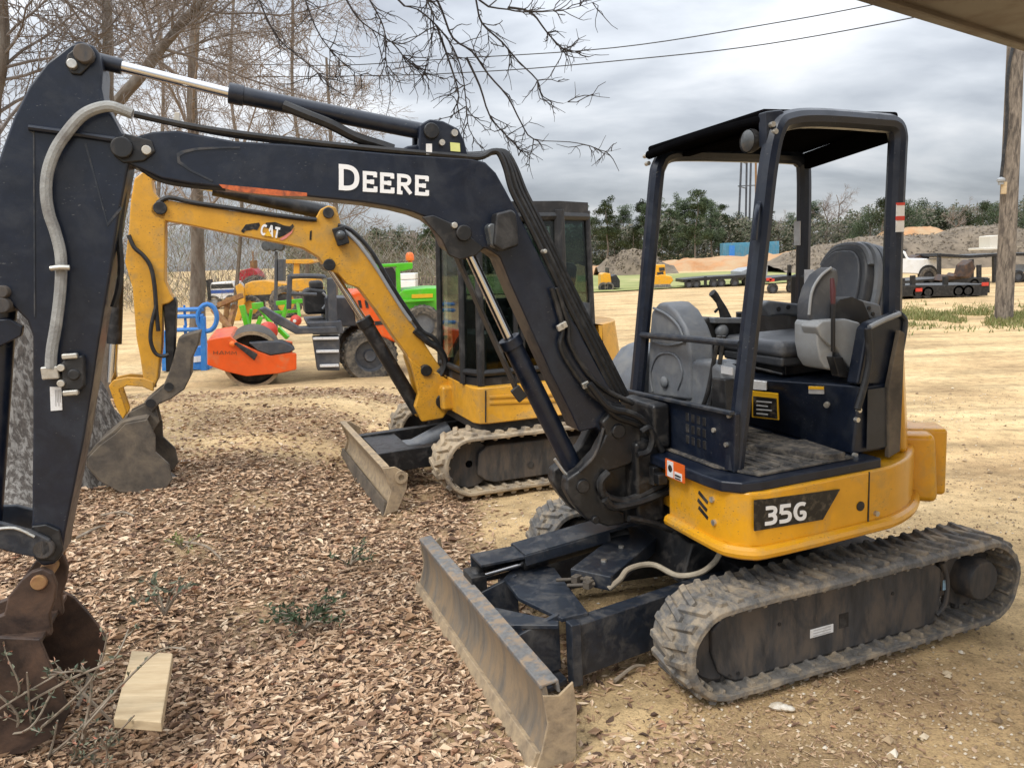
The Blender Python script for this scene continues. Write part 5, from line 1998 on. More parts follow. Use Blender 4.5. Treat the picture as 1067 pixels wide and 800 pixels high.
def bare_tree(name, label, path, r0, r1, seed, limbs=12, ln=2.6, maxl=3, nb=8, rmin=.006, bark=None, twm=None, group=None, start=.3, n=10):
    r_ = random.Random(seed)
    base = Vector(path[0])
    root = thing(name, label, 'tree', Matrix.Translation(base), group)
    P = catmull([Vector(p) - base for p in path], 6)
    mb = MB()
    m = len(P)
    rr = [(r0 + (r1 - r0) * (i / (m - 1)) ** .8) * (1 + .5 * math.exp(-i * 1.2)) for i in range(m)]
    mb.tube(P, rr, n=n)
    mb.build('trunk', bark or M['bark_brown'], root, jitter=r0 * .12)
    tw = Twigs()
    for k in range(limbs):
        t = start + (1 - start) * (k + r_.random()) / limbs
        i = min(m - 2, int(t * (m - 1)))
        p = P[i]
        d = (P[i + 1] - P[i]).normalized()
        a = r_.uniform(0, 6.283)
        sd = d.orthogonal().normalized()
        sd = sd * math.cos(a) + d.cross(sd) * math.sin(a)
        sp = r_.uniform(.6, 1.15)
        l2 = ln * r_.uniform(.7, 1.2) * (1.2 - .5 * t)
        Q = wander(r_, p, d * math.cos(sp) + sd * math.sin(sp), l2, 6, .13, Vector((0, 0, .03)))
        rl = max(.009, rr[i] * .30)
        tw.tube(Q, rl, rl * .25, 6)
        sprout(tw, r_, Q, rl, 1, maxl, nb, l2 * .5, .75, Vector((0, 0, .0)), rmin)
    raw('crown', tw.v, tw.f, twm or M['twig'], root)
    return root


# the big tree at the left edge: trunk with root flare, limbs overhead, drooping branches in view
tb_ = Vector((-3.92, 6.35, .12))
oak = thing('oak_tree', 'big grey barked tree with flared roots at left edge, its bare branches drooping overhead', 'tree', Matrix.Translation(tb_))
V, Fc = [], []
NZ, NA = 70, 180
for i in range(NZ):
    t = i / (NZ - 1)
    z = -.2 + 4.4 * t
    lean = -.10 * max(0, z) - .30 * max(0, z - .7) ** 1.3
    for j in range(NA):
        a = 2 * math.pi * j / NA
        lobes = .5 + .5 * math.cos(a * 5 + .5 * math.sin(a * 2) + .4)
        fl_ = math.exp(-max(0, z) * 2.6)
        r = .56 + fl_ * (.16 + .52 * lobes ** 1.6) - .05 * t
        q_ = Vector((math.cos(a), math.sin(a), z * .45))
        r *= 1 + .05 * noise.noise(q_ * 3) + .045 * noise.noise(Vector((a * 13, z * 2.4, 1))) + .02 * noise.noise(Vector((a * 30, z * 6, 4)))
        V.append((r * math.cos(a) + lean, r * math.sin(a), z))
for i in range(NZ - 1):
    for j in range(NA):
        Fc.append((i * NA + j, i * NA + (j + 1) % NA, (i + 1) * NA + (j + 1) % NA, (i + 1) * NA + j))
raw('trunk', V, Fc, M['bark'], oak, True)
r_ = random.Random(21)
top = Vector((-3.92 - .10 * 3.9 - .30 * 3.2 ** 1.3, 6.35, 4.0))
mb = MB()
lp1 = [top, Vector((-5.4, 6.5, 5.6)), Vector((-3.6, 6.4, 6.4)), Vector((-1.9, 6.4, 6.0)), Vector((-.8, 6.4, 5.2))]
lp2 = [top, Vector((-6.2, 6.8, 6.2)), Vector((-5.2, 7.6, 7.6)), Vector((-4.4, 8.4, 8.6))]
for lp, a_, b_ in ((lp1, .26, .07), (lp2, .28, .10)):
    cp = catmull([v - tb_ for v in lp], 6)
    mb.tube(cp, [a_, b_], n=10)
mb.build('limb', M['bark_brown'], oak, jitter=.02)
tw = Twigs()
drop = [
    [(395, -60), (415, 0), (435, 10), (455, 27), (472, 50), (482, 78), (486, 111), (489, 135), (502, 155)],
    [(440, -40), (460, 10), (472, 40), (492, 54), (509, 78), (529, 101), (543, 128), (556, 145), (593, 148), (614, 152), (631, 158), (647, 155)],
    [(485, -50), (496, 0), (502, 24), (523, 44), (540, 64), (560, 84), (566, 101), (587, 108), (597, 101)],
    [(470, -60), (499, 0), (529, 10), (553, 13), (590, 10), (627, 0)],
    [(529, 8), (553, 13), (570, 34), (587, 51), (604, 54)],
    [(330, -60), (361, 0), (378, 24), (408, 44), (425, 64), (448, 78), (462, 81)],
    [(350, -60), (385, 0), (400, 30), (402, 60), (405, 80)],
    [(455, 27), (470, 70), (478, 100), (470, 118)],
    [(486, 60), (500, 90), (510, 120), (528, 142), (548, 162)],
    [(300, -60), (318, 0), (335, 40), (362, 70), (380, 80)],
    [(425, -60), (440, -10), (452, 20), (446, 60), (440, 80)],
    [(250, -60), (270, 0), (290, 40), (322, 68), (345, 90)],
]
for k, pts in enumerate(drop):
    Y0 = 6.2 + .12 * (k % 5)
    P = [at(a, b_, Y0 + .03 * i) - tb_ for i, (a, b_) in enumerate(pts)]
    if k in (0, 1, 2, 3, 5, 6, 9, 10, 11):
        P = [Vector(lp1[-1 if k < 4 else -2 if k > 8 else -1]) - tb_] + P
    P = catmull(P, 3)
    tw.tube(P, .0105, .003, 6)
    body_ = P[6:] if len(P) > 12 else P
    for _ in range(17):
        t = r_.uniform(.05, 1)
        i = min(len(body_) - 2, int(t * (len(body_) - 1)))
        d = (body_[i + 1] - body_[i]).normalized()
        sd = Vector((r_.gauss(0, 1), r_.gauss(0, .6), r_.gauss(-.15, .8)))
        dd = (d * .7 + sd * .5)
        Q = wander(r_, body_[i], dd, r_.uniform(.10, .42), 5, .30)
        tw.tube(Q, .0055, .0022, 4)
        for _ in range(r_.randint(1, 4)):
            j = r_.randint(1, 3)
            dd2 = (Q[j] - Q[j - 1]).normalized() + Vector((r_.gauss(0, .6), r_.gauss(0, .5), r_.gauss(0, .6)))
            Q2 = wander(r_, Q[j], dd2, r_.uniform(.04, .15), 3, .35)
            tw.tube(Q2, .0032, .0018, 3)
raw('drooping_branch', tw.v, tw.f, M['twig_dark'], oak)

# trees standing behind the machines on the left
def up(px, py, Y):
    v = at(px, py, Y)
    return v


def gpt(px, Y):
    v = at(px, 380, Y)
    return Vector((v.x, v.y, 0))


bare_tree('bare_tree', 'thin mossy trunk rising just right of the top of the navy arm', [gpt(108, 11), up(112, 120, 11), up(112, 30, 11), up(108, -120, 11), up(115, -300, 11)], .10, .04, 31, 14, 2.6, 3, 8, .005, group='bare trees behind the booms', start=.35)
bare_tree('bare_tree', 'thick brown trunk leaning right above the arm cylinder rod', [gpt(70, 13), up(100, 160, 13), up(150, 75, 13), up(185, 30, 13.2), up(225, -20, 13.5), up(280, -130, 14)], .115, .05, 32, 18, 3.2, 3, 9, .006, group='bare trees behind the booms', start=.4)
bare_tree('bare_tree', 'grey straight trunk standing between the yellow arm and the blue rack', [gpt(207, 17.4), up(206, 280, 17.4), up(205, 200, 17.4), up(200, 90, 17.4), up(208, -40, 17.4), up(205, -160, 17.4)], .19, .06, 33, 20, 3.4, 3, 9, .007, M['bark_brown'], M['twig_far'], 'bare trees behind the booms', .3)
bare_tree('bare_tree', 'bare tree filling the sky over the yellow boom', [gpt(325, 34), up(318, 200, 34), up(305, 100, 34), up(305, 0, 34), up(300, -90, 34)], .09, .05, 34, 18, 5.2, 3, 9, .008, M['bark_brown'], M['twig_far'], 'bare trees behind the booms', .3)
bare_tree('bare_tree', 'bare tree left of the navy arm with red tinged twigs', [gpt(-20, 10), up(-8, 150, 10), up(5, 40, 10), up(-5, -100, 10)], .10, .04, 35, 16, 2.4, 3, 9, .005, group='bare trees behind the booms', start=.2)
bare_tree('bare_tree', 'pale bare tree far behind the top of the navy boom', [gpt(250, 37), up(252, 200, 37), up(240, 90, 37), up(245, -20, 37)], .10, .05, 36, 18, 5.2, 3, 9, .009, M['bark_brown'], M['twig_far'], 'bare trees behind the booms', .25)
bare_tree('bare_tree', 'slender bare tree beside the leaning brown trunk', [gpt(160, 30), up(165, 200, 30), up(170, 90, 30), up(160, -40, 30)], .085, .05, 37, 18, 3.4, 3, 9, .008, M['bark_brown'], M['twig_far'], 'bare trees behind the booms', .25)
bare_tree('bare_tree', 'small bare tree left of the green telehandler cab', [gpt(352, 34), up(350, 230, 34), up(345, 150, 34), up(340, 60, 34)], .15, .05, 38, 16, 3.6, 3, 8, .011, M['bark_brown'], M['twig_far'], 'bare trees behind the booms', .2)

# thicket behind them
r_ = random.Random(50)
V, Fc = [], []


def blade_(p, h, w_, lean):
    k = len(V)
    a = r_.uniform(0, 6.3)
    sx, sy = math.cos(a) * w_, math.sin(a) * w_
    lx, ly = r_.gauss(0, lean) * h, r_.gauss(0, lean) * h
    V.extend(((p.x - sx, p.y - sy, p.z), (p.x + sx, p.y + sy, p.z), (p.x + lx + sx * .3, p.y + ly + sy * .3, p.z + h), (p.x + lx - sx * .3, p.y + ly - sy * .3, p.z + h)))
    Fc.append((k, k + 1, k + 2, k + 3))


for _ in range(34000):
    Y = r_.uniform(36, 60)
    px = r_.uniform(-120, 470)
    p = at(px, 300, Y)
    topz = (5.4 + 2.6 * noise.noise(Vector((p.x * .22, Y * .1, 4)))) * (1 if px < 330 else 1 - .55 * ss((px - 330) / 90))
    z = r_.random() ** 1.25 * topz
    p.z = z
    blade_(p, r_.uniform(.2, .8) * r_.choice((1, 1, -.6)), r_.uniform(.006, .022), .8)
tag(raw('thicket', V, Fc, M['brush_leaf']), 'grey brown winter thicket behind the parked machines', kind='stuff')

# ------------------------------------------------------------------ far tree line
def leafcloud(r_, c, rx, rz, n, s, V, Fc):
    for _ in range(n):
        u = Vector((r_.gauss(0, 1), r_.gauss(0, 1), r_.gauss(0, 1))).normalized() * r_.random() ** .45
        p = Vector(c) + Vector((u.x * rx, u.y * rx, u.z * rz))
        k = len(V)
        a = Vector((r_.gauss(0, 1), r_.gauss(0, 1), r_.gauss(0, .7))).normalized() * s * r_.uniform(.5, 1.2)
        b_ = a.orthogonal().normalized() * s * r_.uniform(.3, .7)
        V.extend((p - a - b_ * .3, p + b_, p + a + b_ * .2, p - b_))
        Fc.append((k, k + 1, k + 2, k + 3))


def far_tree(kind, seed, label):
    r_ = random.Random(seed)
    root = thing('pine_tree' if kind == 'pine' else 'evergreen_tree' if kind == 'ever' else 'bare_tree', label, 'tree', Matrix.Translation((0, 0, 0)), 'trees along the far edge of the field')
    H = 10
    mb = MB()
    P = [Vector((r_.gauss(0, .12) * k * .4, r_.gauss(0, .1) * k * .4, H * .95 * k / 6)) for k in range(7)]
    mb.tube(P, [.17, .04], n=6, k=2)
    mb.build('trunk', M['bark_brown'], root)
    V, Fc = [], []
    if kind == 'pine':
        for k in range(36):
            t = r_.uniform(.30, 1)
            a = r_.uniform(0, 6.3)
            rad = (1.08 - t) * 3.3 + .4
            d = r_.uniform(.2, 1) * rad
            c = Vector((math.cos(a) * d, math.sin(a) * d, H * t))
            leafcloud(r_, c, r_.uniform(.55, 1.05), r_.uniform(.35, .7), 190, .115, V, Fc)
        o = raw('crown', V, Fc, M['pine_leaf'], root)
    elif kind == 'ever':
        for k in range(26):
            t = r_.uniform(.10, 1)
            a = r_.uniform(0, 6.3)
            rad = 2.5 * math.sin(math.pi * min(1, .2 + t * .8)) + .3
            d = r_.random() ** .5 * rad
            leafcloud(r_, (math.cos(a) * d, math.sin(a) * d, H * .92 * t), 1.05, .85, 210, .115, V, Fc)
        o = raw('crown', V, Fc, M['ever_leaf'], root)
    else:
        tw = Twigs()
        for k in range(14):
            t = r_.uniform(.3, 1)
            i = min(5, int(t * 6))
            a = r_.uniform(0, 6.3)
            Q = wander(r_, P[i], Vector((math.cos(a), math.sin(a), .9)), 2.8, 5, .15)
            tw.tube(Q, .05, .02, 4)
            sprout(tw, r_, Q, .05, 1, 2, 8, 1.4, .7, Vector((0, 0, .02)), .016)
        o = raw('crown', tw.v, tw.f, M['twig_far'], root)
    return root


protos = {}
kinds = {'pine': 'open crowned pine on the far edge of the field', 'ever': 'dense dark evergreen on the far edge of the field', 'bare': 'leafless grey tree on the far edge of the field'}
spots = []
# (photo x of trunk, photo y of top, kind)
for px, py, k in ((606, 214, 'pine'), (632, 207, 'pine'), (660, 232, 'ever'), (676, 212, 'pine'), (698, 216, 'pine'), (725, 199, 'pine'), (742, 212, 'pine'), (759, 224, 'ever'), (776, 222, 'ever'), (795, 226, 'ever'), (812, 224, 'bare'), (826, 218, 'ever'), (848, 210, 'pine'), (862, 206, 'bare'), (876, 199, 'bare'),
                  (886, 223, 'ever'), (907, 210, 'ever'), (922, 204, 'ever'), (946, 204, 'ever'), (962, 205, 'ever'), (978, 206, 'ever'), (996, 218, 'bare'), (1012, 210, 'bare'), (1026, 208, 'ever'), (1040, 208, 'ever'), (1058, 207, 'ever'), (1078, 204, 'ever'), (1100, 202, 'pine'), (1125, 204, 'ever'),
                  (370, 246, 'bare'), (390, 236, 'ever'), (404, 238, 'bare'), (418, 232, 'ever'), (432, 238, 'bare'), (446, 229, 'pine'), (459, 233, 'ever'), (474, 238, 'bare'), (490, 236, 'ever'), (508, 232, 'ever'), (528, 240, 'bare'), (550, 234, 'pine'), (572, 230, 'ever'), (590, 228, 'bare'), (646, 226, 'bare'), (651, 214, 'pine'), (668, 208, 'pine'), (685, 207, 'pine'), (706, 204, 'pine'), (716, 207, 'pine'), (734, 204, 'pine'), (750, 214, 'pine'), (767, 217, 'ever'), (800, 214, 'pine'), (616, 224, 'ever'), (640, 226, 'ever'), (958, 208, 'ever'), (1005, 212, 'ever'), (690, 236, 'ever'), (712, 232, 'ever'), (838, 230, 'ever'), (896, 226, 'ever'), (934, 212, 'ever'), (984, 224, 'ever')):
    spots.append((px, py, k))
cnt = {}
r_ = random.Random(77)
for px, py, k in spots:
    Y = r_.uniform(92, 112)
    top_ = at(px, py, Y)
    v = cnt.get(k, 0)
    cnt[k] = v + 1
    key = (k, v % (4 if k != 'bare' else 2))
    s = top_.z / 10
    Mx = Matrix.Translation((top_.x, top_.y, 0)) @ Matrix.Rotation(r_.uniform(0, 6.3), 4, 'Z') @ Matrix.Diagonal((s * r_.uniform(.85, 1.15), s * r_.uniform(.85, 1.15), s, 1))
    if key not in protos:
        protos[key] = far_tree(k, 100 + len(protos), kinds[k])
        protos[key].matrix_world = Mx
    else:
        dup(protos[key], Mx)
# undergrowth and woods behind the single trees
V, Fc = [], []
for _ in range(100000):
    Y = r_.uniform(98, 124)
    px = r_.uniform(300, 1250)
    h_ = 5.9 + 2.3 * noise.noise(Vector((px * .018, 3, 0))) + 1.5 * noise.noise(Vector((px * .07, 5, 0)))
    if px > 880:
        h_ += .6
    p = at(px, 280, Y)
    leafcloud(r_, (p.x, p.y, r_.random() * h_), .3, .3, 1, .24, V, Fc)
mw = islandmat('far woods', [(0, (.035, .042, .022)), (.3, (.060, .068, .036)), (.5, (.10, .092, .062)), (.75, (.15, .13, .10)), (1, (.075, .085, .045))])
tag(raw('far_woods', V, Fc, mw), 'mixed grey green woods behind the field', kind='stuff')

# ================================================================== field, mounds and berms
def wall_frame(Y):
    return Fr(Matrix.Translation((0, Y, 0)))


gm, nt, b = newmat('winter grass field')
tc = nd(nt, 'ShaderNodeTexCoord')
n1 = nd(nt, 'ShaderNodeTexNoise', Scale=.25, Detail=8.0, Roughness=.65)
nt.links.new(tc.outputs['Object'], n1.inputs['Vector'])
r1 = ramp(nt, [(.3, (.16, .17, .05)), (.5, (.23, .25, .075)), (.62, (.34, .31, .13)), (.75, (.46, .36, .20))])
nt.links.new(n1.outputs['Fac'], r1.inputs['Fac'])
nt.links.new(r1.outputs[0], b.inputs['Base Color'])
b.inputs['Roughness'].default_value = .95
V, Fc = [], []
near_e = [at(a, c_, 1) for a, c_ in ((350, 303), (470, 299), (600, 307), (640, 304.5), (700, 301), (800, 296.5), (900, 288), (1067, 276), (1300, 262))]
near_e = [on_ground(a, c_) for a, c_ in ((340, 314), (470, 308), (600, 306), (640, 304.5), (700, 301), (800, 296.5), (880, 291))]
far_e = [on_ground(a, c_) for a, c_ in ((330, 292), (470, 289), (600, 288), (640, 287), (700, 285.5), (800, 282), (880, 280))]
for k in range(len(near_e)):
    V += [(near_e[k].x, near_e[k].y, .06), (far_e[k].x, far_e[k].y, .06)]
for k in range(len(near_e) - 1):
    Fc.append((2 * k, 2 * k + 2, 2 * k + 3, 2 * k + 1))
o = raw('grass_field', V, Fc, gm)
tag(o, 'strip of green winter grass across the field', kind='structure')


def ridge(name, label, Y, crest, thick, mat, seed, base=-.3, rough=.35):
    """a heap of earth: crest height from the photograph, rounded cross-section of real thickness"""
    V, Fc = [], []
    N, K = 90, 14
    xs_ = [c[0] for c in crest]
    for i in range(N):
        px = xs_[0] + (xs_[-1] - xs_[0]) * i / (N - 1)
        for (a, ya), (b_, yb) in zip(crest, crest[1:]):
            if a <= px <= b_:
                py = ya + (yb - ya) * ss((px - a) / (b_ - a))
                break
        top_ = at(px, py, Y)
        h_ = max(.02, top_.z - base)
        for j in range(K):
            u = -1 + 2 * j / (K - 1)
            yy = Y + u * thick
            z = base + h_ * (1 - u * u) ** .9
            nz = noise.noise(Vector((top_.x * .5 + seed, yy * .5, seed))) * rough + noise.noise(Vector((top_.x * 1.7, yy * 1.7, seed))) * rough * .5
            V.append((top_.x * (yy / Y) ** .0, yy, max(base, z + nz * (1 - u * u) * min(1, h_))))
    for i in range(N - 1):
        for j in range(K - 1):
            Fc.append((i * K + j, (i + 1) * K + j, (i + 1) * K + j + 1, i * K + j + 1))
    o = raw(name, V, Fc, mat, smooth=True)
    return tag(o, label, kind='structure')


M['clay'] = pm('orange clay', (.40, .19, .075), .95, dust=(.40, .28, .16), amt=.5, scale=.35, bump=.3, bscale=3)
M['brush'] = pm('brown dead grass bank', (.115, .090, .064), .95, dust=(.21, .165, .115), amt=.45, scale=.6, bump=.6, bscale=4, var=.3)
ridge('clay_berm', 'long low orange clay berm before the woods', 84, [(560, 279), (640, 276), (690, 272), (740, 268), (800, 264.5), (860, 261), (900, 263), (960, 263)], 5, M['clay'], 3)
ridge('clay_heap', 'orange clay heap behind the brown bank', 92, [(900, 252), (932, 240), (950, 236.5), (966, 236.5), (985, 240.5), (1010, 246), (1060, 240), (1090, 236), (1150, 246)], 5, M['clay'], 4)
ridge('earth_bank', 'brown overgrown earth bank behind the trailers', 66, [(795, 277), (830, 262), (866, 253), (900, 247.5), (938, 245.5), (972, 244), (999, 237), (1035, 235), (1060, 239), (1120, 238), (1220, 240), (1300, 248)], 7, M['brush'], 8, rough=.25)
ridge('earth_bank', 'brown brush covered mound left of the canopy post', 74, [(622, 280), (638, 268), (652, 259), (664, 260), (678, 268), (700, 279)], 4, M['brush'], 12, rough=.5)
V, Fc = [], []
r_ = random.Random(91)
for _ in range(2600):
    if r_.random() < .8:
        px, Y, py = r_.uniform(815, 1200), r_.uniform(60, 66), r_.uniform(238, 274)
    else:
        px, Y, py = r_.uniform(632, 690), r_.uniform(70.5, 74), r_.uniform(260, 280)
    p = at(px, py, Y)
    if p.z < 0:
        continue
    lim = {True: 66, False: 74}[px > 800]
    leafcloud(r_, p, .2, .1, 1, .16, V, Fc)
bank_brush = islandmat('dead stalks', [(0, (.07, .055, .04)), (.5, (.145, .115, .08)), (1, (.24, .195, .14))])
# keep only stalks that sit on the banks
deps = bpy.context.evaluated_depsgraph_get()
banks = [o for o in COL.objects if o.name.startswith('earth_bank')]
V2, F2_ = [], []
for f in Fc:
    p = V[f[0]]
    hit = None
    for o in banks:
        ok, loc_, nn, _i = o.ray_cast(Vector((p.x, p.y, 50)), Vector((0, 0, -1)))
        if ok:
            hit = loc_.z
    if hit is None:
        continue
    dz = hit - p.z + .05
    k = len(V2)
    V2.extend([V[i] + Vector((0, 0, dz)) for i in f])
    F2_.append((k, k + 1, k + 2, k + 3))
tag(raw('dead_brush', V2, F2_, bank_brush), 'dead weeds and brush over the earth banks', kind='stuff')

# verge grass by the pole
V, Fc = [], []
for _ in range(2600):
    px, py = r_.uniform(930, 1110), r_.gauss(331, 5.5)
    if noise.noise(Vector((px * .03, py * .12, 3))) < -.12:
        continue
    p = on_ground(px, py)
    for _k in range(3):
        k = len(V)
        h_ = r_.uniform(.04, .15)
        a = r_.uniform(0, 6.3)
        sx, sy = .018 * math.cos(a), .018 * math.sin(a)
        x, y = p.x + r_.gauss(0, .06), p.y + r_.gauss(0, .06)
        lx, ly = r_.gauss(0, .4) * h_, r_.gauss(0, .4) * h_
        V += [(x - sx, y - sy, -.01), (x + sx, y + sy, -.01), (x + lx, y + ly, h_)]
        Fc.append((k, k + 1, k + 2))
tag(raw('verge_grass', V, Fc, M['grass_leaf']), 'straggly grass and weeds round the utility pole', kind='stuff')

# ================================================================== utility pole, wires, tower, roof
pb = on_ground(1046, 333)
pt = at(1058.5, 45, pb.y)
pt = pb + (pt - pb) * 1.5
pole = thing('utility_pole', 'weathered wooden utility pole standing in the verge at right', 'pole', Matrix.Translation(pb))
mb = MB()
mb.tube([(0, 0, -.3), (pt - pb) * .5, pt - pb], [.205, .17], n=16)
mb.build('pole_shaft', M['polewood'], pole)
mb = MB()
fp_ = Fr(Matrix.Translation((0, pb.y - .19, 0)))
mb.tube([fp_.M @ fp_.p(a, c_, 'y', 0) - pb for a, c_ in ((1056, 46), (1050, 80), (1049, 130), (1046, 160), (1043, 186))], .035, n=6, k=3)
mb.build('conduit', M['blackmetal'], pole)
mb = MB()
c = fp_.M @ fp_.p(1043, 188, 'y', -.05) - pb
mb.lathe([(0, -.10), (.06, -.10), (.06, -.03), (.09, -.02), (.09, .03), (.05, .06), (0, .08)], c, 'z', 12)
mb.build('insulator', M['plastic_light'], pole)
mb = MB()
c = fp_.M @ fp_.p(1046, 196, 'y', -.03) - pb
mb.box(c, (.12, .05, .28))
mb.build('wood_block', M['wood_white'], pole, bevel=.01)
for i, (pts, lab) in enumerate((([(-200, 60), (300, 68), (365, 68), (470, 61.5), (640, 50), (800, 25.5), (925, 2), (1060, -30), (1180, -60)], 'upper of the two overhead power lines'),
                                ([(-200, 84), (320, 80), (500, 75), (660, 62), (800, 46), (965, 16), (1060, -6), (1180, -36)], 'lower of the two overhead power lines'))):
    mb = MB()
    mb.tube([at(a, c_, 46 - 20 * (a + 200) / 1380) for a, c_ in pts], .022, n=5, k=6)
    tag(mb.build('power_line', M['blackmetal']), lab, 'power line', 'overhead power lines')
# lattice tower
tw0 = at(779, 262, 118)
tower = thing('lattice_tower', 'tall thin legged tower rising behind the woods, seen under the canopy', 'tower', Matrix.Translation((tw0.x, tw0.y, 0)))
FT = wall_frame(118)
for (x0, x1), dy, mname in (((768, 773.5), 0, 'rollergrey'), ((780, 783), 3, 'rollergrey'), ((788, 787.5), 0, 'rustlight'), ((776.5, 778.5), 5, 'rollergrey')):
    a, c_ = FT.M @ FT.p(x0, 260, 'y', dy), FT.M @ FT.p(x1 * .9 + x0 * .1, 158, 'y', dy)
    mb = MB()
    mb.cyl(Vector((a.x, a.y, 0)) - tower.location, c_ - tower.location, .16, n=8)
    mb.build('tower_leg', M[mname], tower)
for z in (6, 11.3, 15):
    mb = MB()
    a, c_ = FT.p(769.5, 200, 'y', 0), FT.p(787.8, 200, 'y', 0)
    mb.bar(Vector((a.x, 118, z)) - tower.location, Vector((c_.x, 118, z)) - tower.location, .12, .12)
    mb.bar(Vector((a.x, 118.2, z)) - tower.location, Vector((c_.x, 123, z)) - tower.location, .12, .12)
    mb.build('cross_brace', M['rollergrey'], tower)
# roof edge at top right
a, c_ = None, None


def at_z(px, py, z):
    d = ray(px, py)
    return CAM_O + d * ((z - EYE) / d.z)


a, c_ = at_z(922, 0, 2.75), at_z(1067, 46, 2.75)
dr = (a - c_).normalized()
p0, p1 = a + dr * 1.5, c_ - dr * 2.5
inn = Vector((dr.y, -dr.x, 0))
if inn.x < 0:
    inn = -inn
roof_o = thing('shed_roof', 'brown metal roof edge jutting in at the top right corner', 'roof', Matrix.Translation((p1.x, p1.y, 0)))
mb = MB()
P = [p0, p1, p1 + inn * 3.2, p0 + inn * 3.2]
mb.mesh([v - roof_o.location for v in P] + [v - roof_o.location + Vector((0, 0, .07)) for v in P], [(3, 2, 1, 0), (4, 5, 6, 7), (0, 1, 5, 4), (1, 2, 6, 5), (2, 3, 7, 6), (3, 0, 4, 7)])
mb.build('roof_sheet', M['roofbrown'], roof_o, bevel=.01)
mb = MB()
mb.bar(p0 - roof_o.location + Vector((0, 0, .05)), p1 - roof_o.location + Vector((0, 0, .05)), .05, .14)
mb.build('fascia', M['roofbrown'], roof_o, bevel=.008)
pp = p1 + inn * 1.6
mb = MB()
mb.box(Vector((pp.x, pp.y, 1.36)) - roof_o.location, (.14, .14, 2.74))
mb.build('support_post', M['roofbrown'], roof_o)

# ================================================================== parked machines on the left
FRo = frame(*on_ground(262, 404), R(197))
ro = thing('road_roller', 'orange road roller with dark steel drum and grey step platform', 'roller', FRo.M)
q3 = FRo.p
X3 = FRo.xz
mb = MB()
c = q3(263, 372, 'y', -.1)
mb.lathe([(.02, -1.75), (.44, -1.75), (.455, -1.72), (.455, .0), (.40, .0), (.39, -.25), (.05, -.26)], (c.x, .02, .455), n=48)
dm = mb.build('drum', M['drum'], ro)
mb = MB()
mb.lathe([(.40, .0), (.455, .0), (.457, .02), (.40, .02), (.40, .0)], (c.x, .02, .455), n=48)
mb.build('drum_rim', M['cutting'], dm)
orf = X3([(216, 354), (226, 352), (240, 350), (248, 357), (268, 365), (282, 370), (302, 367), (309, 368), (309, 385), (291, 389), (257, 392), (235, 387), (216, 380)], .14)
mb = MB()
mb.prism(orf, .06, .16)
mb.prism(orf, -2.0, -1.9)
mb.prism(X3([(216, 354), (240, 350), (246, 356), (232, 366), (216, 372)], .1), -1.9, .06)
of_ = mb.build('drum_frame', M['orange'], ro, bevel=.02)
mb = MB()
mb.prism(X3([(259, 357), (280, 355.5), (295, 356), (304, 360), (308, 364), (302, 367), (282, 370), (268, 365)], .16), -.25, .175)
mb.build('grey_deck', M['rollergrey'], ro, bevel=.02)
mb = MB()
mb.prism(X3([(243.5, 358), (246.5, 356.5), (268.5, 369), (265, 375.5)], .2), .15, .21)
mb.build('scraper_bar', M['plastic_black'], of_, bevel=.008)
mb = MB()
letters(mb, 'HAMM', q3(222, 369.2, 'y', .162), (q3(246, 369.6, 'y', .162) - q3(222, 369.2, 'y', .162)) / 3.6, (q3(222, 365.6, 'y', .162) - q3(222, 369.2, 'y', .162)), Vector((0, 1, 0)), w=.17)
mb.build('lettering', pm('brown print', (.28, .07, .02), .5), of_)
mb = MB()
mb.ball(q3(242, 358.5, 'y', .17), .05)
mb.build('side_lamp', M['amber'], of_)
mb = MB()
mb.prism(X3([(270, 322), (276, 320), (312, 341), (350, 340), (352, 347), (308, 348), (284, 335)], .0), -.35, .06)
mb.prism(X3([(320, 336), (356, 334), (358, 348), (326, 349)], .0), -1.6, .02)
mb.build('platform_beam', M['rollergrey'], ro, bevel=.02)
mb = MB()
mb.prism(X3([(326, 351), (354, 350), (354, 386), (331, 386)], .0), -.30, .0)
sb_ = mb.build('step_box', M['rollergrey'], ro, bevel=.015)
for y in (352.5, 366, 381):
    mb = MB()
    mb.prism(X3([(326 + (y - 352) * .25, y - 1.2), (353, y - 1.6), (353, y + 1.2), (326 + (y - 352) * .25, y + 1.6)], .03), -.25, .05)
    mb.build('step_tread', M['sticker_white'], sb_, bevel=.008)
mb = MB()
mb.tube([q3(301, 322, 'y', -.05), q3(302, 291, 'y', -.05), q3(305, 288, 'y', -.05), q3(334, 288, 'y', -.05), q3(338, 290, 'y', -.05)], .04, k=3)
mb.tube([q3(302, 306, 'y', -.05), q3(330, 307, 'y', -.05)], .03)
mb.build('hand_rail', M['rollergrey'], ro)
mb = MB()
mb.prism(X3([(341, 290), (350, 289), (352, 338), (343, 338)], .0), -.2, .0)
mb.prism(X3([(338, 310), (366, 310), (372, 340), (340, 340)], -.3), -1.5, -.3)
mb.build('cab_post', M['rollergrey'], ro, bevel=.02)
mb = MB()
mb.prism(X3([(316, 304), (322, 300), (340, 302), (342, 327), (318, 328)], -.4), -1.1, -.4)
mb.prism(X3([(322, 293), (336, 292), (338, 302), (324, 303)], -.5), -.9, -.5)
st2 = mb.build('driver_seat', M['plastic_black'], ro, bevel=.05)
mb = MB()
mb.tube([q3(336, 322, 'y', -.36), q3(340, 316, 'y', -.36), q3(340, 309, 'y', -.36), q3(336, 305, 'y', -.36)], .02, k=3)
mb.build('seat_arm', M['plastic_light'], st2)
mb = MB()
mb.prism(X3([(365, 306), (372, 303), (384, 303), (398, 320), (420, 332), (428, 346), (420, 360), (384, 346)], -.05), -1.6, -.05)
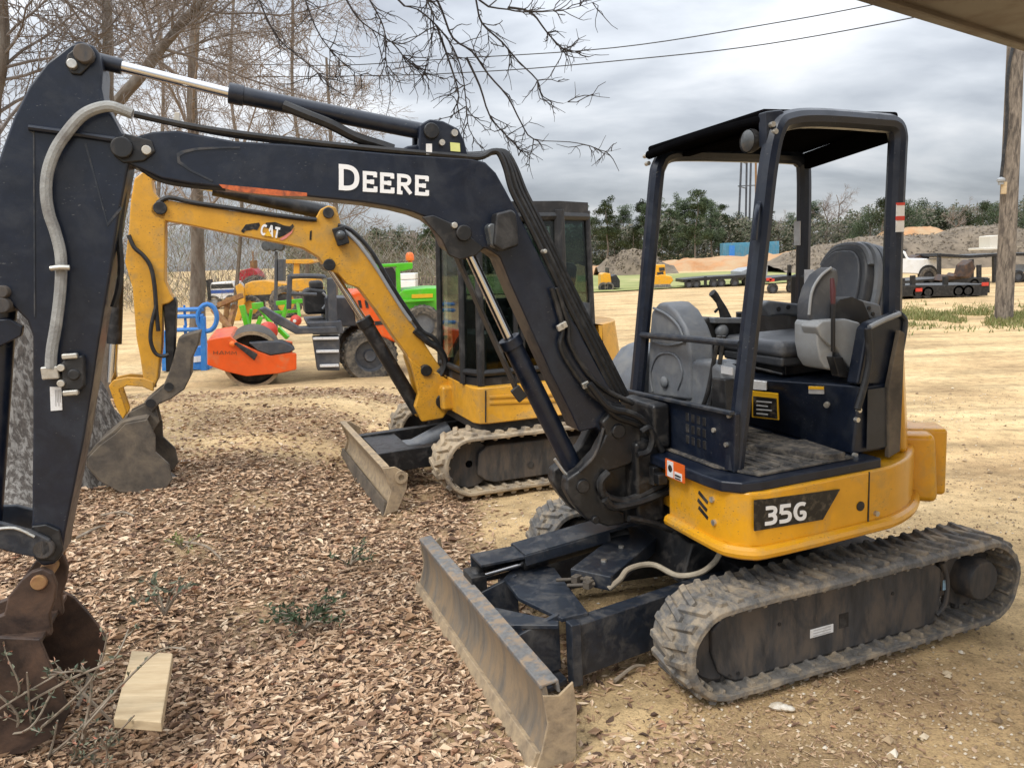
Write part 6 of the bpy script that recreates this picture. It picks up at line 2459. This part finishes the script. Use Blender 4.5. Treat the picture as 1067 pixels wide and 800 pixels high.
hd = mb.build('engine_hood', M['orange'], ro, bevel=.05, seg=3)
mb = MB()
for x in (373, 380):
    mb.prism(X3([(x, 313), (x + 3, 313), (x + 4.5, 321), (x + 1.5, 321)], -.03), -.06, -.04)
mb.prism(X3([(390, 335), (402, 334), (404, 338), (391, 339)], -.03), -.06, -.04)
mb.build('vent_slot', M['plastic_black'], hd)


def wheel(parent, c, r, w_, tyre, rim, name='wheel'):
    mb = MB()
    mb.lathe([(r * .58, -w_ / 2), (r * .9, -w_ / 2), (r, -w_ * .36), (r, w_ * .36), (r * .9, w_ / 2), (r * .58, w_ / 2), (r * .55, 0)], c, 'y', 32)
    for k in range(26):
        a = 2 * math.pi * k / 26
        mb.box(Vector(c) + Vector((r * 1.0 * math.cos(a), 0, r * 1.0 * math.sin(a))), (r * .06, w_ * .8, r * .10), Matrix.Rotation(-a, 3, 'Y'))
    o = mb.build(name, tyre, parent, bevel=.006)
    mb = MB()
    mb.lathe([(0, w_ * .30), (r * .2, w_ * .34), (r * .25, w_ * .22), (r * .5, w_ * .2), (r * .55, w_ * .42), (r * .60, w_ * .42), (r * .60, -w_ * .3), (0, -w_ * .3)], c, 'y', 24)
    mb.build('rim', rim, o)
    return o


c = q3(386, 371, 'y', -.12)
wheel(ro, (c.x, -.28, c.z), .455, .42, M['tyre'], M['rollergrey'])
wheel(ro, (c.x, -1.4, c.z), .455, .42, M['tyre'], M['rollergrey'])

# green telehandler
FTe = frame(*on_ground(442, 357), R(8))
te = thing('telehandler', 'bright green telehandler with amber beacon parked behind the yellow boom', 'telehandler', FTe.M)
qt, Xt = FTe.p, FTe.xz
mb = MB()
mb.prism(Xt([(414, 307), (420, 302), (444, 300), (459, 300), (463, 310), (463, 336), (457, 341), (452, 330), (445, 325), (434, 325), (426, 330), (421, 326)], 0), 0, 1.9)
tb2 = mb.build('body', M['green'], te, bevel=.03, seg=3)
mb = MB()
mb.prism(Xt([(429, 306.8), (451, 306), (451, 310), (429, 310.8)], -.01), -.02, .01)
mb.build('yellow_plate', M['sticker_yellow'], tb2)
mb = MB()
mb.prism(Xt([(414, 313), (452, 311.5), (452, 313.5), (414, 315.5)], -.05), -.10, .02)
mb.build('body_step', M['green'], tb2, bevel=.01)
mb = MB()
mb.prism(Xt([(392, 275.5), (430, 273.5), (430, 280), (418, 283), (412, 277.8), (394, 279)], .1), .1, 1.5)
mb.prism(Xt([(412, 279), (417, 279), (418, 306), (413.5, 306)], .1), .1, .25)
mb.prism(Xt([(392, 277), (395, 277), (396, 318), (392, 318)], .1), .1, .25)
mb.prism(Xt([(380, 306), (418, 304), (422, 330), (384, 336)], .1), .12, 1.6)
cb = mb.build('cab', M['green'], te, bevel=.02)
mb = MB()
mb.prism(Xt([(396, 280), (409, 278.5), (412.5, 284), (412.5, 305), (397, 305)], .15), .13, .16)
mb.build('cab_window', M['darkglass'], cb)
mb = MB()
c = qt(427, 268, 'y', .5)
mb.lathe([(0, -.13), (.055, -.13), (.055, -.08), (.10, -.08), (.10, .05), (.06, .11), (0, .12)], c, 'z', 14)
mb.build('beacon', M['amber'], cb)
c = qt(441, 342, 'y', 0)
wheel(te, (c.x, .0, .44), .46, .36, M['tyre'], M['plastic_grey'])
wheel(te, (c.x - 2.0, .0, .36), .40, .36, M['tyre'], M['plastic_light'])
wheel(te, (c.x, 1.7, .36), .40, .36, M['tyre'], M['plastic_light'])

# crate and pallets behind it
FP = frame(*on_ground(425, 322), 0)
mb = MB()
for k, (y0, y1) in enumerate(((285, 291.5), (292, 300))):
    mb.prism(FP.xz([(416.5, y0), (433, y0 - .4), (433, y1 - .4), (416.5, y1)], 0), 0, .9)
o = mb.build('feed_crate', M['whitepaint'], M=None, bevel=.03)
o.matrix_world = FP.M
tag(o, 'pale stacked crate seen just over the green telehandler body', 'crate')
FP = frame(*on_ground(443, 318), 0)
o = thing('timber_rack', 'row of short grey brown posts behind the green telehandler', 'rack', FP.M)
for k in range(6):
    mb = MB()
    x = 435 + k * 3.4
    mb.prism(FP.xz([(x, 288 + k % 2), (x + 2, 288 + k % 2), (x + 2, 303), (x, 303)], 0), 0, .25)
    mb.build('rack_post', M['polewood'], o)
mb = MB()
mb.prism(FP.xz([(434, 296), (456, 295), (456, 297), (434, 298)], 0), -.06, .0)
mb.build('rail', M['polewood'], o)

# blue lifting frame
FBl = frame(*on_ground(211, 386, 0), R(10))
bf = thing('lift_frame', 'sky blue tubular steel frame with round hoop beside the orange roller', 'frame', FBl.M)
qb, Xb = FBl.p, FBl.xz
mb = MB()
mb.prism(Xb([(209, 330), (214, 330), (216, 386), (210, 386)], 0), -.05, .07)
mb.build('mast', M['blue'], bf, bevel=.01)
mb = MB()
mb.tube([qb(206 + 10 * (1 - math.cos(a)) - 0, 331 - 14 * math.sin(a), 'y', 0) for a in [k * math.pi / 8 for k in range(17)]], .045)
mb.build('hoop', M['blue'], bf)
for y in (322, 329, 343):
    mb = MB()
    mb.tube([qb(181, y + 1, 'y', .1), qb(212, y, 'y', .0)], .04)
    mb.tube([qb(192, y - 4, 'y', .1), qb(194, y + 18, 'y', .1)], .02)
    mb.build('cross_tube', M['blue'], bf)
mb = MB()
mb.prism(Xb([(203, 362), (215, 361), (217, 386), (200, 386)], 0), .08, .75)
mb.prism(Xb([(180, 372), (203, 368), (203, 386), (180, 386)], 0), .10, .75)
bs = mb.build('base_box', M['blue'], bf, bevel=.015)
mb = MB()
mb.prism(Xb([(201, 372), (209, 371), (210, 377), (201, 378)], 0), .06, .085)
mb.build('label', M['sticker_white'], bs)
mb = MB()
mb.prism(Xb([(167, 345), (173, 345), (173, 387), (168, 387)], 0), .05, .2)
mb.build('corner_post', M['blue'], bf, bevel=.01)

# yellow backhoe, red tractor, truck, green rake, mast
FBk = frame(*on_ground(280, 332), R(6))
bh = thing('backhoe_loader', 'yellow backhoe loader with post mounted roof behind the grey roller platform', 'backhoe', FBk.M)
Xk, qk = FBk.xz, FBk.p
mb = MB()
mb.prism(Xk([(254, 314), (255, 296), (262, 293), (275, 292), (287, 294), (300, 296), (300, 312), (286, 315), (270, 313)], 0), 0, 1.5)
kb = mb.build('body', M['yellow_old'], bh, bevel=.04)
mb = MB()
mb.prism(Xk([(303, 291), (330, 289), (333, 302), (304, 304)], 0), -.1, 1.4)
mb.build('engine_hood', M['yellow_old'], bh, bevel=.05)
mb = MB()
mb.prism(Xk([(246, 298), (251, 295), (255, 300), (256, 314), (252, 331), (246, 343), (243, 341), (248, 325), (249, 312)], -.3), -.45, -.25)
mb.build('loader_arm', M['yellow_old'], bh, bevel=.02)
mb = MB()
mb.prism(Xk([(296, 270.5), (326, 270), (328, 273), (320, 275), (297, 274.5)], .1), 0, 1.4)
kr = mb.build('canopy_roof', M['yellow_old'], bh, bevel=.02)
mb = MB()
mb.prism(Xk([(306.5, 274), (312, 274), (312.5, 290), (306, 290)], .2), .1, .25)
mb.build('roof_post', M['yellow_old'], kr, bevel=.01)
mb = MB()
mb.prism(Xk([(256, 308), (300, 306), (300, 313), (262, 314)], -.02), -.06, .02)
mb.build('dark_sill', M['plastic_black'], kb)
for x, r__ in ((262, .45), (298, .6)):
    c = qk(x, 320, 'y', 0)
    wheel(bh, (c.x, .1, r__), r__, .4, M['tyre'], M['yellow_old'])
FTr = frame(*on_ground(258, 318), R(-4))
tr_ = thing('farm_tractor', 'old red farm tractor half hidden behind the yellow backhoe', 'tractor', FTr.M)
Xr, qr = FTr.xz, FTr.p
mb = MB()
mb.prism(Xr([(244, 296), (245, 287), (250, 282), (262, 279), (267, 283), (270, 288), (270, 298)], 0), 0, .9)
mb.build('hood', M['tractorred'], tr_, bevel=.05)
mb = MB()
mb.prism(Xr([(261, 272), (265, 271), (266, 292), (262, 292)], .3), .2, .7)
mb.tube([qr(263.5, 262, 'y', .3), qr(264, 285, 'y', .3)], .04)
mb.build('seat_frame', M['rustlight'], tr_, bevel=.02)
for x, r__ in ((246, .45), (268, .75)):
    c = qr(x, 312, 'y', 0)
    wheel(tr_, (c.x, -.1, r__), r__, .35, M['tyre'], M['tractorred'])
FVa = frame(*on_ground(230, 322), R(5))
va = thing('old_van', 'white van with blue stripe parked among the old machines', 'van', FVa.M)
Xv, qv = FVa.xz, FVa.p
mb = MB()
mb.prism(Xv([(217, 312), (217, 300), (220, 294.5), (242, 293), (246, 298), (247, 312)], 0), 0, 1.7)
vb = mb.build('body', M['whitepaint'], va, bevel=.06, seg=3)
mb = MB()
mb.prism(Xv([(219, 302.5), (246, 301.5), (246, 305), (219, 306)], -.01), -.015, .02)
mb.build('blue_stripe', pm('dark blue stripe', (.04, .10, .35), .4), vb)
mb = MB()
mb.prism(Xv([(220, 296.5), (242, 295.5), (244, 300), (220, 301)], -.01), -.012, .02)
mb.build('window_band', M['darkglass'], vb)
mb = MB()
mb.prism(Xv([(214.5, 292), (218.5, 291), (220, 313), (217, 313)], -.02), -.04, .5)
mb.build('door_frame', M['plastic_black'], vb)
for x in (223, 241):
    c = qv(x, 316, 'y', 0)
    wheel(va, (c.x, .1, .33), .34, .24, M['tyre'], M['plastic_light'])
FGr = frame(*on_ground(285, 356), R(4))
gr_ = thing('hay_rake', 'bright green hay rake frame standing behind the orange roller', 'rake', FGr.M)
qg = FGr.p
for a, c_, r__ in (((252, 318), (260, 348), .075), ((262, 322), (258, 350), .05), ((265, 319), (272, 318), .10), ((272, 330), (265, 348), .07), ((270, 320), (283, 338), .05), ((288, 316), (320, 313), .07), ((300, 316), (292, 340), .06), ((310, 315), (312, 330), .05), ((290, 342), (300, 352), .07), ((283, 326), (310, 324), .05)):
    mb = MB()
    mb.bar(qg(*a, 'y', rnd.uniform(-.2, .2)), qg(*c_, 'y', rnd.uniform(-.2, .2)), r__ * 1.6, r__ * 1.6)
    mb.build('rake_bar', M['green'], gr_, bevel=.012)
for px, py, r__ in ((279, 345, .24), ((308), 334, .14)):
    mb = MB()
    mb.lathe([(.0, -.12), (r__ * .35, -.11), (r__ * .6, -.03), (r__, .02), (r__, .08), (0, .1)], qg(px, py, 'y', -.3), 'y', 20)
    hb = mb.build('rake_hub', M['red'], gr_)
    mb = MB()
    mb.lathe([(0, -.15), (r__ * .3, -.14), (r__ * .3, -.10), (0, -.10)], qg(px, py, 'y', -.3), 'y', 12)
    mb.build('hub_cap', M['whitepaint'], hb)
FMa = frame(*on_ground(291, 346), 0)
ma = thing('light_mast', 'dark folded light mast with lamps standing behind the yellow boom', 'light mast', FMa.M)
Xm = FMa.xz
mb = MB()
mb.prism(Xm([(286, 262), (288.5, 262), (288.5, 346), (285, 346)], 0), 0, .12)
mb.prism(Xm([(289, 270), (295, 270), (295, 293), (289, 293)], 0), .02, .3)
mb.build('mast', M['rollergrey'], ma, bevel=.015)
for x in (278, 285, 292):
    mb = MB()
    mb.lathe([(0, -.10), (.13, -.10), (.15, 0), (.06, .1), (0, .1)], FMa.p(x, 256.5, 'y', 0), 'y', 14)
    lm = mb.build('lamp', M['plastic_black'], ma)
    mb = MB()
    mb.lathe([(0, -.11), (.12, -.105), (.12, -.09), (0, -.09)], FMa.p(x, 256.5, 'y', 0), 'y', 14)
    mb.build('lens', M['lens'], lm)
mb = MB()
mb.tube([FMa.p(276, 259, 'y', .05), FMa.p(295, 258, 'y', .05)], .03)
mb.build('lamp_bar', M['rollergrey'], ma)
FPl = frame(*on_ground(230, 362), 0)
pl_ = thing('rusty_plough', 'rusty brown plough frame between the blue frame and the green rake', 'plough', FPl.M)
for a, c_ in (((222, 322), (240, 342)), ((238, 310), (232, 356)), ((245, 318), (236, 352)), ((226, 345), (250, 348)), ((228, 318), (252, 308))):
    mb = MB()
    mb.bar(FPl.p(*a, 'y', rnd.uniform(-.3, .3)), FPl.p(*c_, 'y', rnd.uniform(-.3, .3)), .12, .12)
    mb.build('plough_bar', M['rust'] if rnd.random() < .5 else M['rustlight'], pl_, bevel=.012)

# ================================================================== far machines, trailers and truck
def far_loader(name, label, px, py, body, cabw, cat):
    Fq = frame(*on_ground(px, py), 0)
    t = thing(name, label, cat, Fq.M)
    return t, Fq


t, Fq = far_loader('skid_loader', 'small far yellow skid loader with black bucket, beside the closed cab', 634, 303, 0, 0, 'loader')
X, qq = Fq.xz, Fq.p
mb = MB()
mb.prism(X([(626, 299), (626, 286), (629, 284), (636, 285), (638, 299)], 0), 0, 1.3)
lb_ = mb.build('body', M['yellow'], t, bevel=.05)
mb = MB()
mb.prism(X([(633, 279), (634, 279), (635, 286), (633, 286)], .2), .1, 1.2)
mb.build('roll_bar', M['plastic_black'], t)
mb = MB()
mb.prism(X([(637, 288), (642, 286), (646, 292), (646, 300), (640, 300), (637, 296)], 0), 0, 1.5)
mb.build('bucket', M['plastic_black'], t, bevel=.03)
for x in (628.5, 634.5):
    c = qq(x, 300, 'y', 0)
    wheel(t, (c.x, -.05, .2), .26, .3, M['tyre'], M['plastic_black'])
t, Fq = far_loader('crawler_loader', 'far yellow crawler loader on the grass behind the canopy post', 690, 301, 0, 0, 'loader')
X, qq = Fq.xz, Fq.p
mb = MB()
mb.prism(X([(678, 298), (678, 288), (690, 286), (700, 288), (702, 292), (698, 297)], 0), 0, 1.6)
lb_ = mb.build('body', M['yellow'], t, bevel=.05)
mb = MB()
mb.prism(X([(679, 288), (680, 276), (693, 275.5), (694, 288)], .1), .1, 1.4)
cb_ = mb.build('cab', M['yellow'], t, bevel=.04)
mb = MB()
mb.prism(X([(686.5, 279), (692.5, 278.5), (692.5, 282), (687, 282.5)], .09), .06, .12)
mb.prism(X([(684.5, 284), (691, 283), (691.5, 287.5), (685, 288)], .09), .06, .12)
mb.build('cab_window', M['darkglass'], cb_)
for s_ in (0, 1.3):
    mb = MB()
    mb.prism(X([(677, 300), (678, 296.5), (698, 296), (700, 298.5), (698, 301), (679, 301.5)], -.05 + s_), -.08 + s_, .32 + s_)
    mb.build('crawler_track', M['rubber'], t, bevel=.03)
# container
mb = MB()
v0 = at(754, 262, 88)
co = thing('shipping_container', 'blue shipping container on the clay berm seen through the canopy', 'container', Matrix.Translation((v0.x, v0.y, v0.z - 2.2)) @ Matrix.Rotation(R(-6), 4, 'Z'))
mb.box((3.0, 1.2, 1.55), (6.06, 2.4, 3.1))
cbx = mb.build('container_wall', M['contblue'], co, bevel=.04)
mb = MB()
for k in range(24):
    mb.box((.2 + k * .25, -.02, 1.5), (.12, .04, 2.5))
mb.build('corrugation', M['contblue'], cbx)
mb = MB()
mb.box((.9, -.03, 1.9), (.6, .05, 1.8))
mb.build('door_leaf', M['blue'], cbx)


def flat_trailer(label, deck, Y, wheels, lights=(), th=.18, w_=2.0, mat='blackmetal', legs=(), group='black trailers parked across the yard'):
    base = on_ground(deck[0][0], 290)
    Fq = Fr(Matrix.Translation((at(deck[0][0], 280, Y).x, Y, 0)))
    t = thing('flatbed_trailer', label, 'trailer', Fq.M, group)
    X, qq = Fq.xz, Fq.p
    pts = X(deck, 0)
    mb = MB()
    mb.prism(pts + [(x, z - th) for x, z in reversed(pts)], 0, w_)
    mb.build('deck', M[mat], t, bevel=.02)
    for (px, r__) in wheels:
        c = qq(px, 285, 'y', 0)
        wheel(t, (c.x, .1, r__ * .62), r__ * .62, .2, M['plastic_black'], M['rollergrey'])
    for px, py in lights:
        mb = MB()
        c = qq(px, py, 'y', 0)
        mb.box((c.x, -.03, c.z), (.22, .05, .12))
        mb.build('tail_light', M['red'], t)
    for px, y0, y1 in legs:
        mb = MB()
        a, c_ = qq(px, y0, 'y', .1), qq(px, y1, 'y', .1)
        mb.bar(a, Vector((c_.x, c_.y, max(0, c_.z))), .14, .14, up=(0, 1, 0))
        mb.build('support_leg', M[mat], t)
    return t, Fq


flat_trailer('long black gooseneck trailer lying on the grass by the yellow crawler loader', [(712, 291), (722, 290), (745, 288), (765, 287), (788, 285)], 42, [(718, .36), (726, .36), (744, .36), (752, .36), (766, .36)], legs=[(735, 288, 297), (780, 286, 296)])
t, Fq = flat_trailer('silver pickup sized trailer end next to the near canopy post', [(772, 283), (780, 279.5), (800, 277)], 43, [(778, .38), (792, .38)], th=.5, mat='plastic_light')
flat_trailer('black trailer with red lights in the middle of the far jumble', [(800, 290), (815, 288), (832, 287)], 34, [(806, .36), (826, .36)], lights=[(801, 291), (804, 292)], legs=[(822, 284, 304), (822.5, 276, 288)])
flat_trailer('black utility trailer with red tail light nearest the white pickup', [(930, 298), (950, 297), (985, 297), (1030, 296)], 27.5, [(958, .36), (968, .36), (1000, .36), (1010, .36)], lights=[(957, 302), (1026, 296)], th=.4, legs=[(940, 290, 306), (951, 287, 309), (1028, 290, 305), (985, 288, 298)])
flat_trailer('low black trailer carrying scrap, behind the utility trailer', [(936, 293), (975, 290), (1030, 289)], 32, [(966, .36), (976, .36), (1016, .36)], th=.25, legs=[(1004, 272, 290), (1012, 270, 290), (1020, 276, 290)])
t, Fq = flat_trailer('tall deck trailer with long black platform, behind the utility pole', [(977, 264), (1010, 266), (1040, 264), (1120, 262)], 36, [(1062, .45), (1076, .45)], th=.14, legs=[(978.5, 264, 292), (1036, 266, 294), (1075, 264, 290)])
mb = MB()
mb.prism(Fq.xz([(1050, 276), (1120, 274), (1120, 282), (1050, 284)], .5), .5, .7)
mb.build('side_board', M['plastic_light'], t)
mb = MB()
mb.prism(Fq.xz([(1054, 291), (1120, 289), (1120, 302), (1054, 304)], .3), .3, 1.5)
mb.build('tool_box', M['rollergrey'], t, bevel=.03)
FS = Fr(Matrix.Translation((at(1030, 280, 31).x, 31, 0)))
for i, pts in enumerate(([(1003, 290), (1006, 276), (1014, 270), (1018, 280), (1012, 290)], [(980, 292), (986, 286.5), (993, 288), (999, 285), (1003, 291)])):
    mb = MB()
    mb.prism(FS.xz(pts, .5 * i), .5 * i, .5 * i + .7)
    o = mb.build('scrap_part', M['rust'], bevel=.04, jitter=.08)
    o.matrix_world = FS.M
    tag(o, ['tall rusty scrap piece standing on the low trailer', 'low heap of dark scrap on the low trailer'][i], 'scrap')
FS2 = Fr(Matrix.Translation((at(1040, 260, 40).x, 40, 0)))
mb = MB()
mb.prism(FS2.xz([(1032, 246), (1041, 245), (1041, 258), (1032, 258.5)], 0), 0, 1.0)
mb.prism(FS2.xz([(1023, 258.5), (1046, 257.5), (1046, 260), (1023, 261)], 0), -.2, 1.2)
o = mb.build('machine_box', M['cream'], bevel=.03)
o.matrix_world = FS2.M
tag(o, 'cream box on a plate above the long black deck, left of the pole', 'box')
# white pickup
FPk = Fr(Matrix.Translation((at(955, 290, 37).x, 37, 0)) @ Matrix.Rotation(R(-4), 4, 'Z'))
pk = thing('pickup_truck', 'white pickup truck parked beyond the trailers, right of the canopy post', 'pickup truck', FPk.M)
X, qq = FPk.xz, FPk.p
mb = MB()
mb.prism(X([(918, 284), (918, 272), (934, 270), (936, 263), (939, 260.5), (944, 262), (947, 269), (978, 269.5), (978.5, 281), (974, 285), (960, 286)], 0), 0, 1.9)
pb_ = mb.build('body', M['whitepaint'], pk, bevel=.07, seg=3)
mb = MB()
mb.prism(X([(936, 269.5), (937.5, 264), (941, 263.5), (944, 269)], -.01), -.012, .02)
mb.build('side_window', M['darkglass'], pb_)
mb = MB()
mb.prism(X([(935, 260.5), (944, 260), (944, 261.5), (935, 262)], .3), .2, 1.6)
mb.build('roof_rack', M['plastic_black'], pb_)
mb = MB()
mb.lathe([(0, -.02), (.43, -.02), (.43, .12), (0, .12)], (qq(967, 283, 'y', 0).x, 0, .50), 'y', 20)
mb.build('wheel_arch', M['plastic_black'], pb_)
for x in (967, 922):
    c = qq(x, 285, 'y', 0)
    wheel(pk, (c.x, .06, .40), .40, .26, M['tyre'], M['plastic_light'])
mb = MB()
mb.prism(X([(951, 268), (958, 265), (966, 266), (968, 270), (952, 270)], .6), .5, 1.4)
mb.build('load', M['rust'], pk, jitter=.05)

# ================================================================== daylight
w = bpy.data.worlds.new('World')
scene.world = w
w.use_nodes = True
nt = w.node_tree
L = nt.links.new
for n in list(nt.nodes):
    nt.nodes.remove(n)
outw = nd(nt, 'ShaderNodeOutputWorld')
SUN_EL, SUN_AZ = R(52), R(215)      # azimuth clockwise from +Y: behind the camera, to its left
sky = nd(nt, 'ShaderNodeTexSky', sky_type='NISHITA')
sky.sun_disc = False
sky.sun_elevation = SUN_EL
sky.sun_rotation = SUN_AZ
bg1 = nd(nt, 'ShaderNodeBackground')
bg1.inputs['Strength'].default_value = .1
L(sky.outputs[0], bg1.inputs['Color'])
tc = nd(nt, 'ShaderNodeTexCoord')
sep = nd(nt, 'ShaderNodeSeparateXYZ')
L(tc.outputs['Generated'], sep.inputs[0])
# a cloud layer: direction projected on a flat ceiling
zc = nd(nt, 'ShaderNodeMath', operation='MAXIMUM')
zc.inputs[1].default_value = 0.0
L(sep.outputs['Z'], zc.inputs[0])
za = nd(nt, 'ShaderNodeMath', operation='ADD')
za.inputs[1].default_value = .28
L(zc.outputs[0], za.inputs[0])
dv = nd(nt, 'ShaderNodeVectorMath', operation='DIVIDE')
cz = nd(nt, 'ShaderNodeCombineXYZ')
for i in range(3):
    L(za.outputs[0], cz.inputs[i])
L(tc.outputs['Generated'], dv.inputs[0])
L(cz.outputs[0], dv.inputs[1])
mp = nd(nt, 'ShaderNodeMapping')
mp.inputs['Location'].default_value = (3.1, 1.7, 0)
mp.inputs['Scale'].default_value = (1.0, 1.6, .0)
L(dv.outputs[0], mp.inputs['Vector'])
n1 = nd(nt, 'ShaderNodeTexNoise', Scale=1.5, Detail=8.0, Roughness=.50, Distortion=.25)
L(mp.outputs[0], n1.inputs['Vector'])
cr = ramp(nt, [(.32, (.32, .345, .39)), (.43, (.43, .46, .505)), (.52, (.55, .58, .622)), (.62, (.70, .718, .748)), (.74, (.84, .848, .862))])
L(n1.outputs['Fac'], cr.inputs['Fac'])
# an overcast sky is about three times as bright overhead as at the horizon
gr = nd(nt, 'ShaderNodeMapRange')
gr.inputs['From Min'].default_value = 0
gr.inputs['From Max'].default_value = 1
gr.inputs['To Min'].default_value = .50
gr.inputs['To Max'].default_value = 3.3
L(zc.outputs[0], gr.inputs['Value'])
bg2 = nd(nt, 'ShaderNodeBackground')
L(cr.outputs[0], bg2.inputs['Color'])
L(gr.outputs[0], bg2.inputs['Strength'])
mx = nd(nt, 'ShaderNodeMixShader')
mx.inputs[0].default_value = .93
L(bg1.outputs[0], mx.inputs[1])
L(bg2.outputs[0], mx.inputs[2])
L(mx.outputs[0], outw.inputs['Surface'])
sd = bpy.data.lights.new('sun', 'SUN')
sd.energy = 1.5
sd.angle = R(18)
sd.color = (1.0, .95, .87)
so = bpy.data.objects.new('sun', sd)
COL.objects.link(so)
sdir = Vector((math.sin(SUN_AZ) * math.cos(SUN_EL), math.cos(SUN_AZ) * math.cos(SUN_EL), math.sin(SUN_EL)))
so.matrix_world = sdir.to_track_quat('Z', 'Y').to_matrix().to_4x4()
vs = scene.view_settings
vs.view_transform = 'Standard'
vs.look = 'None'
vs.exposure = .5
vs.gamma = 1
vs.use_curve_mapping = False
scene.cycles.max_bounces = 6
scene.cycles.diffuse_bounces = 3
scene.cycles.glossy_bounces = 3
scene.cycles.transmission_bounces = 6
scene.cycles.transparent_max_bounces = 8
scene.cycles.use_denoising = True
